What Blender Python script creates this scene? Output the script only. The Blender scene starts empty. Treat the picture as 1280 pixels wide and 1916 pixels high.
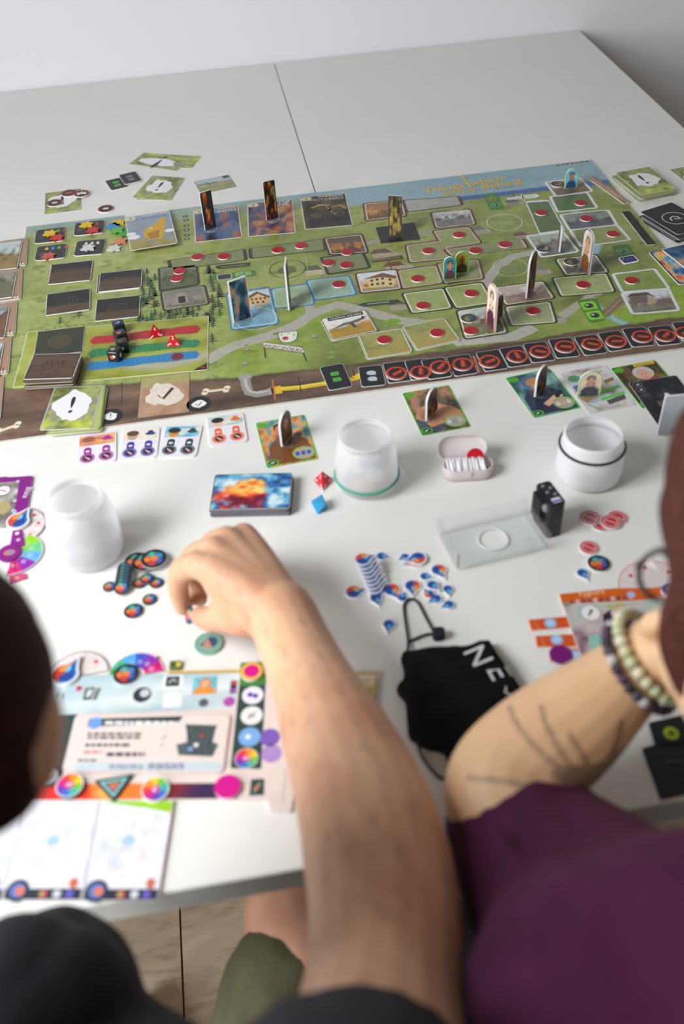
import bpy, bmesh, math, random
import numpy as np
from mathutils import Vector, Matrix, Quaternion

# ---------------------------------------------------------------- camera
W, H, F = 1280.0, 1916.0, 1800.0            # image size and focal length in pixels
TZ = 0.74                                   # height of the table top
CAM = np.array([0.0, 0.0, TZ + 0.724])
def _rot(p, y, r):
    B = np.array([[1,0,0],[0,0,-1],[0,1,0]], float)
    c, s = math.cos(y), math.sin(y); Ry = np.array([[c,-s,0],[s,c,0],[0,0,1]])
    c, s = math.cos(p), math.sin(p); Rp = np.array([[1,0,0],[0,c,-s],[0,s,c]])
    c, s = math.cos(r), math.sin(r); Rr = np.array([[c,-s,0],[s,c,0],[0,0,1]])
    return Rr @ Rp @ B @ Ry
CM = _rot(math.radians(43.52954), math.radians(6.57722), math.radians(-3.81535))
scene = bpy.context.scene
col = scene.collection
cd = bpy.data.cameras.new('camera'); cam = bpy.data.objects.new('camera', cd); col.objects.link(cam)
cd.sensor_fit = 'VERTICAL'; cd.sensor_height = 36.0; cd.sensor_width = 24.0
cd.lens = F / H * 36.0
cd.clip_start = 0.02
cd.dof.use_dof = True; cd.dof.focus_distance = 1.42; cd.dof.aperture_fstop = 3.3
mw = Matrix.Identity(4)
for i in range(3):
    mw[i][0] = CM[0][i]; mw[i][1] = -CM[1][i]; mw[i][2] = -CM[2][i]; mw[i][3] = CAM[i]
cam.matrix_world = mw
scene.camera = cam

# ---------------------------------------------------------------- world, light, exposure
world = bpy.data.worlds.new('room_daylight'); scene.world = world
world.use_nodes = True
bg = world.node_tree.nodes['Background']
bg.inputs[0].default_value = (1.0, 0.955, 0.90, 1); bg.inputs[1].default_value = 0.17
def area(name, loc, target, sx, sy, power, color):
    ld = bpy.data.lights.new(name, 'AREA'); ld.shape = 'RECTANGLE'; ld.size = sx; ld.size_y = sy
    ld.energy = power; ld.color = color
    o = bpy.data.objects.new(name, ld); col.objects.link(o)
    o.location = loc
    o.rotation_euler = (Vector(target) - Vector(loc)).to_track_quat('-Z', 'Y').to_euler()
    return o
area('window_daylight', (-1.00, 0.42, 1.80), (0.70, 0.58, TZ), .66, .66, 24.5, (0.96, 0.985, 1.0))
area('added_fill_light', (-2.05, -0.65, 1.36), (0.2, 1.4, .80), .9, 1.1, 48, (0.97, 0.985, 1.0))  # unseen soft light, added to brighten the wall and the floor
vs = scene.view_settings
vs.view_transform = 'Standard'; vs.look = 'None'; vs.gamma = 1.0; vs.use_curve_mapping = False
vs.exposure = 0.03

# ---------------------------------------------------------------- geometry helpers
def P(x, y, h=0.0):
    """point of the horizontal plane h above the table top seen at picture point x, y"""
    d = CM.T @ np.array([(x - W/2)/F, (y - H/2)/F, 1.0])
    t = (TZ + h - CAM[2]) / d[2]
    return CAM + d*t
def C(x, y, Z):
    """point at camera depth Z"""
    return CAM + CM.T @ (np.array([(x - W/2)/F, (y - H/2)/F, 1.0])*Z)
def proj(p):
    q = CM @ (np.array(p, float) - CAM)
    return q[0]/q[2]*F + W/2, q[1]/q[2]*F + H/2, q[2]
def height_at(p, ytop):
    """height above p whose picture row is ytop"""
    lo, hi = 0.0, 0.4
    for _ in range(40):
        m = (lo + hi)/2
        if proj((p[0], p[1], p[2] + m))[1] > ytop: lo = m
        else: hi = m
    return lo
def S(r, g, b, k=1.0):
    def f(c):
        c = max(0.0, c/255.0)
        return (c/12.92 if c <= .04045 else ((c + .055)/1.055)**2.4)*k
    return (f(r), f(g), f(b))
def Sa(rgb):
    c = np.clip(np.asarray(rgb, float)/255.0, 0, 1)
    return np.where(c <= .04045, c/12.92, ((c + .055)/1.055)**2.4)
WHITE = S(238, 238, 240); BLACK = S(28, 29, 34)

def _hash(ix, iy, seed):
    n = (ix.astype(np.int64)*374761393 + iy.astype(np.int64)*668265263 + seed*974634777) & 0x7fffffff
    n = ((n ^ (n >> 13))*1274126177) & 0x7fffffff
    return ((n ^ (n >> 16)) & 0xffff)/65535.0
def noise(x, y, seed=0):
    x0 = np.floor(x); y0 = np.floor(y); fx = x - x0; fy = y - y0
    fx = fx*fx*(3 - 2*fx); fy = fy*fy*(3 - 2*fy)
    a = _hash(x0, y0, seed); b = _hash(x0+1, y0, seed); c = _hash(x0, y0+1, seed); d = _hash(x0+1, y0+1, seed)
    return (a*(1-fx) + b*fx)*(1-fy) + (c*(1-fx) + d*fx)*fy
def fbm(x, y, seed=0, o=4):
    s = 0; a = .5; t = 0
    for i in range(o):
        s = s + a*noise(x*2**i, y*2**i, seed + i*17); t += a; a *= .55
    return s/t
def ramp(t, stops):
    """stops: [(pos, (r,g,b) sRGB)] -> linear rgb array"""
    xs = [s[0] for s in stops]
    return np.stack([np.interp(t, xs, [Sa(s[1])[k] for s in stops]) for k in range(3)], -1)
def mix(a, b, t):
    return a*(1 - t[..., None]) + b*t[..., None]

LAY = 0.00004
def rrect(w, h, r=0.003, n=3, cx=0, cy=0):
    r = min(r, w/2, h/2); pts = []
    for sx, sy, a0 in ((1,1,0), (-1,1,90), (-1,-1,180), (1,-1,270)):
        for i in range(n + 1):
            a = math.radians(a0 + 90*i/n)
            pts.append((cx + sx*(w/2 - r) + r*math.cos(a), cy + sy*(h/2 - r) + r*math.sin(a)))
    return pts
def circ(cx, cy, rx, ry=None, n=24, a0=0.0, a1=360.0):
    ry = rx if ry is None else ry
    m = n if a1 - a0 >= 360 else n + 1
    return [(cx + rx*math.cos(math.radians(a0 + (a1-a0)*i/n)), cy + ry*math.sin(math.radians(a0 + (a1-a0)*i/n))) for i in range(m)]
def roundpoly(pts, r, n=3):
    out = []; k = len(pts)
    for i in range(k):
        p = np.array(pts[i], float); a = np.array(pts[i-1], float); b = np.array(pts[(i+1) % k], float)
        da = a - p; db = b - p; la = np.linalg.norm(da); lb = np.linalg.norm(db)
        q = min(r, la*.45, lb*.45); A = p + da/la*q; B = p + db/lb*q
        for j in range(n + 1):
            t = j/n
            out.append(tuple((1-t)**2*A + 2*t*(1-t)*p + t*t*B))
    return out
def insetpoly(pts, d):
    """move the corners of a convex polygon inwards by d"""
    k = len(pts); c = np.mean(pts, axis=0); out = []
    for i in range(k):
        p = np.array(pts[i]); v = c - p; L = np.linalg.norm(v)
        out.append(tuple(p + v/L*min(d*1.35, L*.8)))
    return out
_tc = {}
def text_mesh(s, shear=0.0, bold=0.0):
    key = (s, shear, bold)
    if key in _tc: return _tc[key]
    cu = bpy.data.curves.new('lettering', 'FONT'); cu.body = s; cu.resolution_u = 2; cu.shear = shear; cu.size = 1.0; cu.offset = bold
    o = bpy.data.objects.new('lettering', cu); col.objects.link(o)
    dg = bpy.context.evaluated_depsgraph_get(); ev = o.evaluated_get(dg); me = ev.to_mesh()
    v = np.array([(q.co.x, q.co.y) for q in me.vertices]) if len(me.vertices) else np.zeros((0, 2))
    f = [tuple(p.vertices) for p in me.polygons]
    ev.to_mesh_clear(); bpy.data.objects.remove(o); bpy.data.curves.remove(cu)
    if len(v):
        v[:, 0] -= v[:, 0].min(); w = v[:, 0].max(); v /= w
    _tc[key] = (v, f); return _tc[key]

class MB:
    def __init__(self):
        self.v = []; self.f = []; self.c = []
    def raw(self, verts, faces, c):
        b = len(self.v)
        self.v += [tuple(map(float, p)) for p in verts]
        for f in faces:
            self.f.append([i + b for i in f]); self.c.append(c)
    def poly(self, pts, z, c):
        self.raw([(p[0], p[1], z) for p in pts], [list(range(len(pts)))], c)
    def line(self, pts, w, z, c, closed=False):
        k = len(pts); L = []; R = []
        for i in range(k):
            if closed: a, b = pts[i-1], pts[(i+1) % k]
            else: a, b = pts[max(i-1, 0)], pts[min(i+1, k-1)]
            dx, dy = b[0]-a[0], b[1]-a[1]; n = math.hypot(dx, dy) or 1
            ww = w[i] if isinstance(w, (list, tuple)) else w
            L.append((pts[i][0] - dy/n*ww/2, pts[i][1] + dx/n*ww/2)); R.append((pts[i][0] + dy/n*ww/2, pts[i][1] - dx/n*ww/2))
        m = k if closed else k-1
        v = [(p[0], p[1], z) for p in L] + [(p[0], p[1], z) for p in R]
        self.raw(v, [[k+i, k+(i+1) % k, (i+1) % k, i] for i in range(m)], c)
    def prism(self, pts, z0, z1, top, side, bottom=None):
        n = len(pts)
        v = [(p[0], p[1], z0) for p in pts] + [(p[0], p[1], z1) for p in pts]
        self.raw(v, [[i, (i+1) % n, n+(i+1) % n, n+i] for i in range(n)], side)
        self.raw([(p[0], p[1], z1) for p in pts], [list(range(n))], top)
        self.raw([(p[0], p[1], z0) for p in pts], [list(range(n-1, -1, -1))], bottom or side)
    def box(self, x0, x1, y0, y1, z0, z1, c):
        self.prism([(x0,y0),(x1,y0),(x1,y1),(x0,y1)], z0, z1, c, c)
    def grid(self, x0, x1, y0, y1, z, nx, ny, fn):
        """painted rectangle: fn(u, v) -> linear rgb, u v in 0..1"""
        u, v = np.meshgrid(np.linspace(0, 1, nx+1), np.linspace(0, 1, ny+1))
        c = np.clip(fn(u, v), 0, 1)
        b = len(self.v)
        X = x0 + (x1-x0)*u; Y = y0 + (y1-y0)*v
        self.v += [(float(a), float(d), z) for a, d in zip(X.ravel(), Y.ravel())]
        cc = c.reshape(-1, 3).tolist(); n1 = nx + 1
        for j in range(ny):
            for i in range(nx):
                q = [j*n1+i, j*n1+i+1, (j+1)*n1+i+1, (j+1)*n1+i]
                self.f.append([b + t for t in q]); self.c.append([cc[t] for t in q])
    def qgrid(self, quad, z, nx, ny, fn):
        """painted quadrilateral, corners TL TR BR BL"""
        q = [np.array(p[:2], float) for p in quad]
        u, v = np.meshgrid(np.linspace(0, 1, nx+1), np.linspace(0, 1, ny+1))
        c = np.clip(fn(u, v), 0, 1); b = len(self.v)
        U = u[..., None]; V = v[..., None]
        pos = (q[3]*(1-U) + q[2]*U)*(1-V) + (q[0]*(1-U) + q[1]*U)*V
        self.v += [(float(p[0]), float(p[1]), z) for p in pos.reshape(-1, 2)]
        cc = c.reshape(-1, 3).tolist(); n1 = nx + 1
        for j in range(ny):
            for i in range(nx):
                t4 = [j*n1+i, j*n1+i+1, (j+1)*n1+i+1, (j+1)*n1+i]
                self.f.append([b + t for t in t4]); self.c.append([cc[t] for t in t4])
    def text(self, s, pl, pr, z, c, hscale=1.0, shear=0.0, bold=0.0):
        v, f = text_mesh(s, shear, bold)
        if not len(v): return
        pl = np.array(pl[:2], float); ux = np.array(pr[:2], float) - pl; uy = np.array((-ux[1], ux[0]))*hscale
        self.raw([(*(pl + ux*a[0] + uy*a[1]), z) for a in v], f, c)
    def lathe(self, prof, c, n=40, cx=0, cy=0, closed=False):
        b = len(self.v); k = len(prof)
        for r, z in prof:
            for i in range(n):
                a = 2*math.pi*i/n; self.v.append((cx + r*math.cos(a), cy + r*math.sin(a), z))
        for j in range(k if closed else k-1):
            j2 = (j+1) % k
            for i in range(n):
                self.f.append([b+j*n+i, b+j*n+(i+1) % n, b+j2*n+(i+1) % n, b+j2*n+i])
                self.c.append(c[j] if isinstance(c, list) else c)
    def tube(self, pts, r, c, n=10, caps=True):
        pts = [np.array(p, float) for p in pts]; k = len(pts); b = len(self.v); up = None
        for i in range(k):
            t = pts[min(i+1, k-1)] - pts[max(i-1, 0)]; t = t/(np.linalg.norm(t) or 1)
            if up is None:
                up = np.array((0,0,1.)) if abs(t[2]) < .9 else np.array((1.,0,0))
            s = np.cross(t, up); s /= np.linalg.norm(s); up = np.cross(s, t)
            rr = r[i] if isinstance(r, (list, tuple)) else r
            ra, rb = rr if isinstance(rr, (list, tuple)) else (rr, rr)
            for j in range(n):
                a = 2*math.pi*j/n; self.v.append(tuple(pts[i] + s*ra*math.cos(a) + up*rb*math.sin(a)))
        for i in range(k-1):
            for j in range(n):
                self.f.append([b+i*n+j, b+i*n+(j+1) % n, b+(i+1)*n+(j+1) % n, b+(i+1)*n+j]); self.c.append(c)
        if caps:
            self.f.append([b+j for j in range(n-1, -1, -1)]); self.c.append(c)
            self.f.append([b+(k-1)*n+j for j in range(n)]); self.c.append(c)
    def ball(self, p, r, c, nu=14, nv=9, rot=None):
        r = np.array((r, r, r) if np.isscalar(r) else r, float); b = len(self.v); R = np.eye(3) if rot is None else np.array(rot)
        for j in range(nv + 1):
            ph = math.pi*j/nv
            for i in range(nu):
                a = 2*math.pi*i/nu
                q = R @ (r*np.array((math.sin(ph)*math.cos(a), math.sin(ph)*math.sin(a), math.cos(ph))))
                self.v.append(tuple(np.array(p) + q))
        for j in range(nv):
            for i in range(nu):
                self.f.append([b+(j+1)*nu+i, b+(j+1)*nu+(i+1) % nu, b+j*nu+(i+1) % nu, b+j*nu+i]); self.c.append(c)
    def build(self, name, mat, parent=None, loc=None, rz=0.0, smooth=False, matrix=None):
        me = bpy.data.meshes.new(name)
        me.from_pydata(self.v, [], self.f)
        ca = me.color_attributes.new('Col', 'FLOAT_COLOR', 'CORNER')
        buf = []
        for f, c in zip(self.f, self.c):
            if isinstance(c[0], (list, tuple)):
                for q in c: buf += [q[0], q[1], q[2], 1.0]
            else: buf += [c[0], c[1], c[2], 1.0]*len(f)
        ca.data.foreach_set('color', buf)
        if smooth: me.polygons.foreach_set('use_smooth', [True]*len(me.polygons))
        me.materials.append(mat)
        o = bpy.data.objects.new(name, me); col.objects.link(o)
        if parent is not None: o.parent = parent
        if loc is not None: o.location = [float(t) for t in loc]
        o.rotation_euler = (0, 0, rz)
        if matrix is not None: o.matrix_local = matrix
        return o
def tag(o, label=None, cat=None, group=None, kind=None):
    if label: o['label'] = label
    if cat: o['category'] = cat
    if group: o['group'] = group
    if kind: o['kind'] = kind
    return o
def empty(name, loc, rz=0.0):
    o = bpy.data.objects.new(name, None); col.objects.link(o); o.empty_display_size = .02
    o.location = [float(t) for t in loc]; o.rotation_euler = (0, 0, rz); return o

# ---------------------------------------------------------------- materials
def mat(name, rough=.5, color=None, vcol=False, metal=0.0, trans=0.0, sss=0.0, sheen=0.0, coat=0.0, var=0.0, vscale=60.0, bump=0.0, bscale=200.0, spec=.5, ior=1.45):
    m = bpy.data.materials.new(name); m.use_nodes = True; nt = m.node_tree; b = nt.nodes['Principled BSDF']
    b.inputs['Roughness'].default_value = rough; b.inputs['Metallic'].default_value = metal
    b.inputs['Specular IOR Level'].default_value = spec; b.inputs['IOR'].default_value = ior
    b.inputs['Transmission Weight'].default_value = trans
    b.inputs['Subsurface Weight'].default_value = sss
    b.inputs['Subsurface Radius'].default_value = (.012, .005, .003); b.inputs['Subsurface Scale'].default_value = .6
    b.inputs['Sheen Weight'].default_value = sheen; b.inputs['Coat Weight'].default_value = coat
    src = None
    if vcol:
        a = nt.nodes.new('ShaderNodeVertexColor'); a.layer_name = 'Col'; src = a.outputs['Color']
    elif color is not None:
        a = nt.nodes.new('ShaderNodeRGB'); a.outputs[0].default_value = (*color, 1); src = a.outputs[0]
    if var or bump:
        tc = nt.nodes.new('ShaderNodeTexCoord')
    if var:
        n = nt.nodes.new('ShaderNodeTexNoise'); n.inputs['Scale'].default_value = vscale; n.inputs['Detail'].default_value = 5
        nt.links.new(tc.outputs['Object'], n.inputs['Vector'])
        mr = nt.nodes.new('ShaderNodeMapRange'); mr.inputs['From Min'].default_value = .3; mr.inputs['From Max'].default_value = .7
        mr.inputs['To Min'].default_value = 1 - var; mr.inputs['To Max'].default_value = 1 + var
        nt.links.new(n.outputs['Fac'], mr.inputs['Value'])
        mx = nt.nodes.new('ShaderNodeVectorMath'); mx.operation = 'SCALE'
        nt.links.new(src, mx.inputs[0]); nt.links.new(mr.outputs[0], mx.inputs['Scale']); src = mx.outputs[0]
    if src is not None: nt.links.new(src, b.inputs['Base Color'])
    if bump:
        n = nt.nodes.new('ShaderNodeTexNoise'); n.inputs['Scale'].default_value = bscale; n.inputs['Detail'].default_value = 4
        nt.links.new(tc.outputs['Object'], n.inputs['Vector'])
        bp = nt.nodes.new('ShaderNodeBump'); bp.inputs['Strength'].default_value = bump; bp.inputs['Distance'].default_value = .002
        nt.links.new(n.outputs['Fac'], bp.inputs['Height']); nt.links.new(bp.outputs[0], b.inputs['Normal'])
    return m
def clear_mat(name, tint, ior=1.35, rough=.05):
    """clear plastic: see-through with a Fresnel sheen"""
    m = bpy.data.materials.new(name); m.use_nodes = True; nt = m.node_tree
    for n in list(nt.nodes):
        if n.type != 'OUTPUT_MATERIAL': nt.nodes.remove(n)
    out = [n for n in nt.nodes if n.type == 'OUTPUT_MATERIAL'][0]
    t = nt.nodes.new('ShaderNodeBsdfTransparent'); t.inputs[0].default_value = (*tint, 1)
    g = nt.nodes.new('ShaderNodeBsdfGlossy'); g.inputs['Roughness'].default_value = rough
    lw = nt.nodes.new('ShaderNodeLayerWeight'); lw.inputs[0].default_value = .5
    pw = nt.nodes.new('ShaderNodeMath'); pw.operation = 'POWER'; pw.inputs[1].default_value = 4.0
    fr = nt.nodes.new('ShaderNodeMath'); fr.operation = 'MULTIPLY_ADD'; fr.inputs[1].default_value = .75; fr.inputs[2].default_value = .05*(ior - 1)/.45
    nt.links.new(lw.outputs['Facing'], pw.inputs[0]); nt.links.new(pw.outputs[0], fr.inputs[0])
    mx = nt.nodes.new('ShaderNodeMixShader')
    nt.links.new(fr.outputs[0], mx.inputs[0]); nt.links.new(t.outputs[0], mx.inputs[1]); nt.links.new(g.outputs[0], mx.inputs[2])
    nt.links.new(mx.outputs[0], out.inputs['Surface']); return m
def milky_mat(name, color, clear=.25, transl=.45):
    """frosted plastic: partly clear, partly translucent, partly diffuse"""
    m = bpy.data.materials.new(name); m.use_nodes = True; nt = m.node_tree
    b = nt.nodes['Principled BSDF']; out = [n for n in nt.nodes if n.type == 'OUTPUT_MATERIAL'][0]
    b.inputs['Base Color'].default_value = (*color, 1); b.inputs['Roughness'].default_value = .38
    tl = nt.nodes.new('ShaderNodeBsdfTranslucent'); tl.inputs[0].default_value = (*color, 1)
    m1 = nt.nodes.new('ShaderNodeMixShader'); m1.inputs[0].default_value = transl
    nt.links.new(b.outputs[0], m1.inputs[1]); nt.links.new(tl.outputs[0], m1.inputs[2])
    tp = nt.nodes.new('ShaderNodeBsdfTransparent'); tp.inputs[0].default_value = (*color, 1)
    m2 = nt.nodes.new('ShaderNodeMixShader'); m2.inputs[0].default_value = clear
    nt.links.new(m1.outputs[0], m2.inputs[1]); nt.links.new(tp.outputs[0], m2.inputs[2])
    nt.links.new(m2.outputs[0], out.inputs['Surface']); return m
M_PRINT = mat('printed_card', .42, vcol=True, var=.05, vscale=300)
M_BOARD = mat('printed_board', .36, vcol=True, var=.10, vscale=140)
M_GLOSS = mat('glossy_plastic', .18, vcol=True)
M_MATTE = mat('matte_vcol', .75, vcol=True)
M_TABLE = mat('white_laminate', .5, color=S(232, 232, 228), var=.012, vscale=6, bump=.02, bscale=700, spec=.22)
M_WALL = mat('painted_wall', .9, color=S(226, 227, 231), bump=.08, bscale=90)
M_CLEAR = clear_mat('clear_acrylic', (.982, .990, .990))
M_CLEARBASE = clear_mat('clear_standee_plastic', (.965, .97, .97), 1.4, .10)
M_MILK = milky_mat('frosted_plastic', (.985, .988, .995), .44, .56)
M_MILK2 = milky_mat('frosted_box_plastic', (.93, .88, .88), .22, .35)
M_JARW = milky_mat('white_plastic', (.97, .97, .985), 0.0, .45)
M_MILKC = milky_mat('clear_frosted_plastic', (.985, .988, .995), .66, .5)
M_LEG = mat('leg_metal', .4, color=S(205, 205, 208))

# ---------------------------------------------------------------- setting
def travertine():
    m = bpy.data.materials.new('travertine_tile'); m.use_nodes = True; nt = m.node_tree; b = nt.nodes['Principled BSDF']
    b.inputs['Roughness'].default_value = .45
    tc = nt.nodes.new('ShaderNodeTexCoord'); mp = nt.nodes.new('ShaderNodeMapping'); mp.inputs['Scale'].default_value = (5, 19, 1)
    nt.links.new(tc.outputs['Object'], mp.inputs['Vector'])
    n = nt.nodes.new('ShaderNodeTexNoise'); n.inputs['Scale'].default_value = 1.6; n.inputs['Detail'].default_value = 9; n.inputs['Roughness'].default_value = .72; n.inputs['Distortion'].default_value = 1.2
    nt.links.new(mp.outputs[0], n.inputs['Vector'])
    r = nt.nodes.new('ShaderNodeValToRGB'); e = r.color_ramp.elements
    e[0].position = .30; e[0].color = (*S(148, 128, 104), 1); e[1].position = .70; e[1].color = (*S(214, 200, 178), 1)
    k = e.new(.46); k.color = (*S(193, 175, 150), 1)
    nt.links.new(n.outputs['Fac'], r.inputs[0]); nt.links.new(r.outputs[0], b.inputs['Base Color'])
    bp = nt.nodes.new('ShaderNodeBump'); bp.inputs['Strength'].default_value = .35; bp.inputs['Distance'].default_value = .002
    nt.links.new(n.outputs['Fac'], bp.inputs['Height']); nt.links.new(bp.outputs[0], b.inputs['Normal'])
    return m
M_TILE = travertine()
m = MB(); m.box(-2.6, 2.6, -1.2, 2.32, -.03, -.004, S(90, 82, 72))
floor = tag(m.build('floor', mat('grout', .9, color=S(96, 86, 74))), kind='structure')
# one joint of the floor runs through the picture points (335,1690) and (346,1916)
ja = CAM + (P(335, 1690) - CAM)*(CAM[2]/(CAM[2] - TZ)); jb = CAM + (P(346, 1916) - CAM)*(CAM[2]/(CAM[2] - TZ))
jx = (ja[0] + jb[0])/2; TW, TD = .60, 1.2
m = MB(); m.prism(rrect(TW-.003, TD-.003, .002, 1), -.004, 0, S(190, 172, 148), S(150, 134, 112)); tile0 = m.build('tile', M_TILE, floor)
first = True
for i in range(-4, 4):
    for j in range(-1, 2):
        cxx, cyy = jx + (i + .5)*TW, -.1 + j*TD
        if abs(cxx) > 2.4 or cyy > 1.9: continue
        if first: t = tile0; first = False
        else:
            t = tile0.copy(); col.objects.link(t)
        t.location = (cxx, cyy, 0)
pf = P(517, 118); pr = P(1085, 57); pn = P(300, 1673)
YF = pf[1]; YN = pn[1]; XS = (pf[0] + P(583, 350)[0])/2; XR = pr[0]; XL = XS - (XR - XS)
m = MB(); m.box(-2.6, 2.6, YF + .003, YF + .10, 0, 2.6, S(226, 227, 231))
tag(m.build('wall_back', M_WALL), kind='structure')
def table(name, x0, x1, y0, y1, label):
    t = empty(name, ((x0+x1)/2, (y0+y1)/2, 0)); w, d = (x1-x0)/2 - .0008, (y1-y0)/2 - .0004
    m = MB(); m.prism(rrect(2*w, 2*d, .002, 2), TZ - .030, TZ - .0012, S(232,232,228), S(224,224,222))
    m.prism(rrect(2*w - .002, 2*d - .002, .002, 2), TZ - .0012, TZ, S(232,232,228), S(232,232,228)); m.build('tabletop', M_TABLE, t)
    for sx in (-1, 1):
        for sy in (-1, 1):
            m = MB(); m.tube([(0,0,0), (0,0,.02), (0,0,TZ-.03)], [.024, .019, .021], S(205,205,208), 16); m.build('leg', M_LEG, t, loc=(sx*(w-.06), sy*(d-.08), 0), smooth=True)
    return tag(t, label, 'table', 'white tables pushed together')
YJ = 1.12
table('table', -.74, .98, YN, YJ, 'white laminate table nearest the players, jars and player boards on it')
table('table', XL, XS, YJ, YF, 'white laminate table against the wall, left of the seam')
table('table', XS, XR, YJ, YF, 'white laminate table against the wall, right of the seam')

# ================================================================ the game board
BX0, BX1, BY0, BY1 = -.311, .648, .965, 1.532
BT = .0022                                     # board thickness
BCX, BCY = (BX0+BX1)/2, (BY0+BY1)/2
def B2(x, y):
    p = P(x, y, BT); return (p[0]-BCX, p[1]-BCY)
def B2s(pts): return [B2(*q) for q in pts]
def pinterp(pts):
    w = sorted(B2(*q) for q in pts); xs = [a[0] for a in w]; ys = [a[1] for a in w]
    return lambda X: np.interp(X, xs, ys)
dirt_edge = pinterp([(0,728),(50,728),(200,720),(356,711),(442,705),(596,688),(677,678),(766,665),(888,649),(1000,634),(1046,627),(1179,605),(1280,591)])
sky_edge = pinterp([(55,440),(200,425),(420,402),(560,388),(700,385),(867,374),(940,366),(1020,356),(1110,346)])
def board_paint(u, v):
    X = (u-.5)*(BX1-BX0); Y = (v-.5)*(BY1-BY0)
    n1 = fbm(X*9, Y*14, 3, 5); n2 = fbm(X*40, Y*60, 9, 4); n3 = fbm(X*4, Y*5, 21, 3)
    g = ramp(np.clip(n1*.75 + n3*.35 + (n2-.5)*.35, 0, 1), [(.2, (98,112,48)), (.42, (132,144,72)), (.6, (152,162,90)), (.85, (174,180,112))])
    lime = np.clip((n3-.42)*4, 0, 1)*np.clip((.02-Y)*9, 0, 1)
    g = mix(g, ramp(n2, [(0, (116,152,34)), (.5, (144,178,46)), (1, (172,198,80))]), lime*.85)
    tuft = np.clip((fbm(X*70, Y*110, 31, 3)-.62)*9, 0, 1)*np.clip((n1-.4)*5, 0, 1)
    g = mix(g, Sa((78,104,44))[None, None, :]*np.ones_like(g), tuft*.55)
    # river on the right
    rv = X - (.36 + .05*np.sin(Y*14 + .6) - Y*.10)
    river = np.clip(1 - np.abs(rv)/.007, 0, 1)*np.clip((.16-Y)*20, 0, 1)
    g = mix(g, Sa((150,196,206))*np.ones_like(g), np.clip(river*2, 0, 1))
    # sky and sea
    sy = sky_edge(X); w = .05*(X < -.02) + .012
    t = np.clip((Y - sy)/w + .2, 0, 1)
    sky = ramp(np.clip(fbm(X*10, Y*30, 5, 4)*.5 + (BY1-BCY-Y)*2.2, 0, 1), [(.1, (132,168,182)), (.5, (152,182,190)), (.9, (174,194,194))])
    g = mix(g, sky, t)
    sea = np.clip(1 - np.abs(Y - sy - .006)/.010, 0, 1)*(X > .06)*np.clip((X-.06)*12, 0, 1)
    g = mix(g, Sa((52,92,160))*np.ones_like(g), np.clip(sea*2.2, 0, 1)*.9)
    # earth strip along the front
    de = dirt_edge(X) + (n2-.5)*.012
    d = np.clip((de - Y)/.003, 0, 1)
    dirt = ramp(np.clip(fbm(X*7, Y*34, 41, 5)*1.1 + (n2-.5)*.3, 0, 1), [(.2, (66,50,42)), (.45, (98,76,63)), (.62, (122,95,78)), (.85, (146,116,96))])
    g = mix(g, dirt, d)
    rim = np.clip(1 - np.abs(de - Y - .002)/.0035, 0, 1)
    return mix(g, Sa((62,48,36))*np.ones_like(g), rim*.7)
m = MB()
bw, bh = (BX1-BX0)/2, (BY1-BY0)/2
m.prism(rrect(2*bw, 2*bh, .002, 1), 0.0002, BT - .00005, S(235,235,230), S(196,190,178))
m.grid(-bw+.0005, bw-.0005, -bh+.0005, bh-.0005, BT, 280, 190, board_paint)
BOARD_LABEL = ('long printed game board with green village map, sky band and brown earth strip', 'game board')

bp = m                                         # the printing is part of the board's surface
def z(l): return BT + LAY*l
OLIVE = S(136,142,90); DARK = S(58,52,44); BROWN = S(92,62,54); WB = S(226,228,230); GB = S(52,62,46); CREAM = S(226,226,196)
# roads
_rl = [1.0]
def road(pts, wpx, c, l):
    _rl[0] += .07
    bp.line([B2(*q) for q in pts], wpx, z(_rl[0]), c)
RC = S(176,172,160)
road([(386,676),(415,658),(442,646),(505,628),(555,608),(583,588),(632,570),(692,584),(750,600),(800,606)], .019, RC, 1)
road([(583,588),(575,560),(560,548)], .014, RC, 1.3)
road([(150,664),(250,640),(330,650),(386,676)], .02, RC, 1)
road([(800,606),(860,640),(960,630),(1000,612)], .02, S(186,182,172), 1)
road([(895,548),(930,500),(960,480),(1010,470),(1060,455)], .016, RC, 1)
road([(640,470),(700,452),(760,440),(840,430)], .012, S(160,158,136), 1)
road([(1040,600),(1075,575),(1130,540)], .014, S(180,176,160), 1)
# paint blots: bushes, trees, stones
rnd = random.Random(4)
def blot(x, y, r, c, l, n=11, sq=1.0):
    p = B2(x, y)
    bp.poly([(p[0] + r*(1+rnd.uniform(-.28,.28))*math.cos(2*math.pi*i/n), p[1] + r*sq*(1+rnd.uniform(-.28,.28))*math.sin(2*math.pi*i/n)) for i in range(n)], z(l), c)
def tree(x, y, s=1.0):
    p = B2(x, y); g = S(rnd.randint(52,80), rnd.randint(76,98), rnd.randint(40,54))
    for k in range(3):
        w = (.006 - k*.0016)*s; yy = p[1] + k*.004*s
        bp.poly([(p[0]-w, yy), (p[0]-w*.3, yy+.0015*s), (p[0], yy+.007*s), (p[0]+w*.35, yy+.0015*s), (p[0]+w, yy)], z(2+k*.3), g)
    bp.poly([(p[0]-.0006, p[1]-.003*s), (p[0]+.0006, p[1]-.003*s), (p[0]+.0006, p[1]), (p[0]-.0006, p[1])], z(2), S(70,56,40))
for x, y in [(267,545),(275,512),(283,535),(280,560),(290,590),(284,600),(262,598),(330,590),(352,590),(361,588),(398,562),(402,575),(415,556),(400,545),(396,530),(393,512),(391,600),(398,640),(319,608),(148,592),(112,605),(175,625),(260,605),(301,595),(270,570),(294,572),(372,580),(386,560),(412,590),(270,527)]:
    tree(x, y, rnd.uniform(1.2, 2.0))
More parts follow.
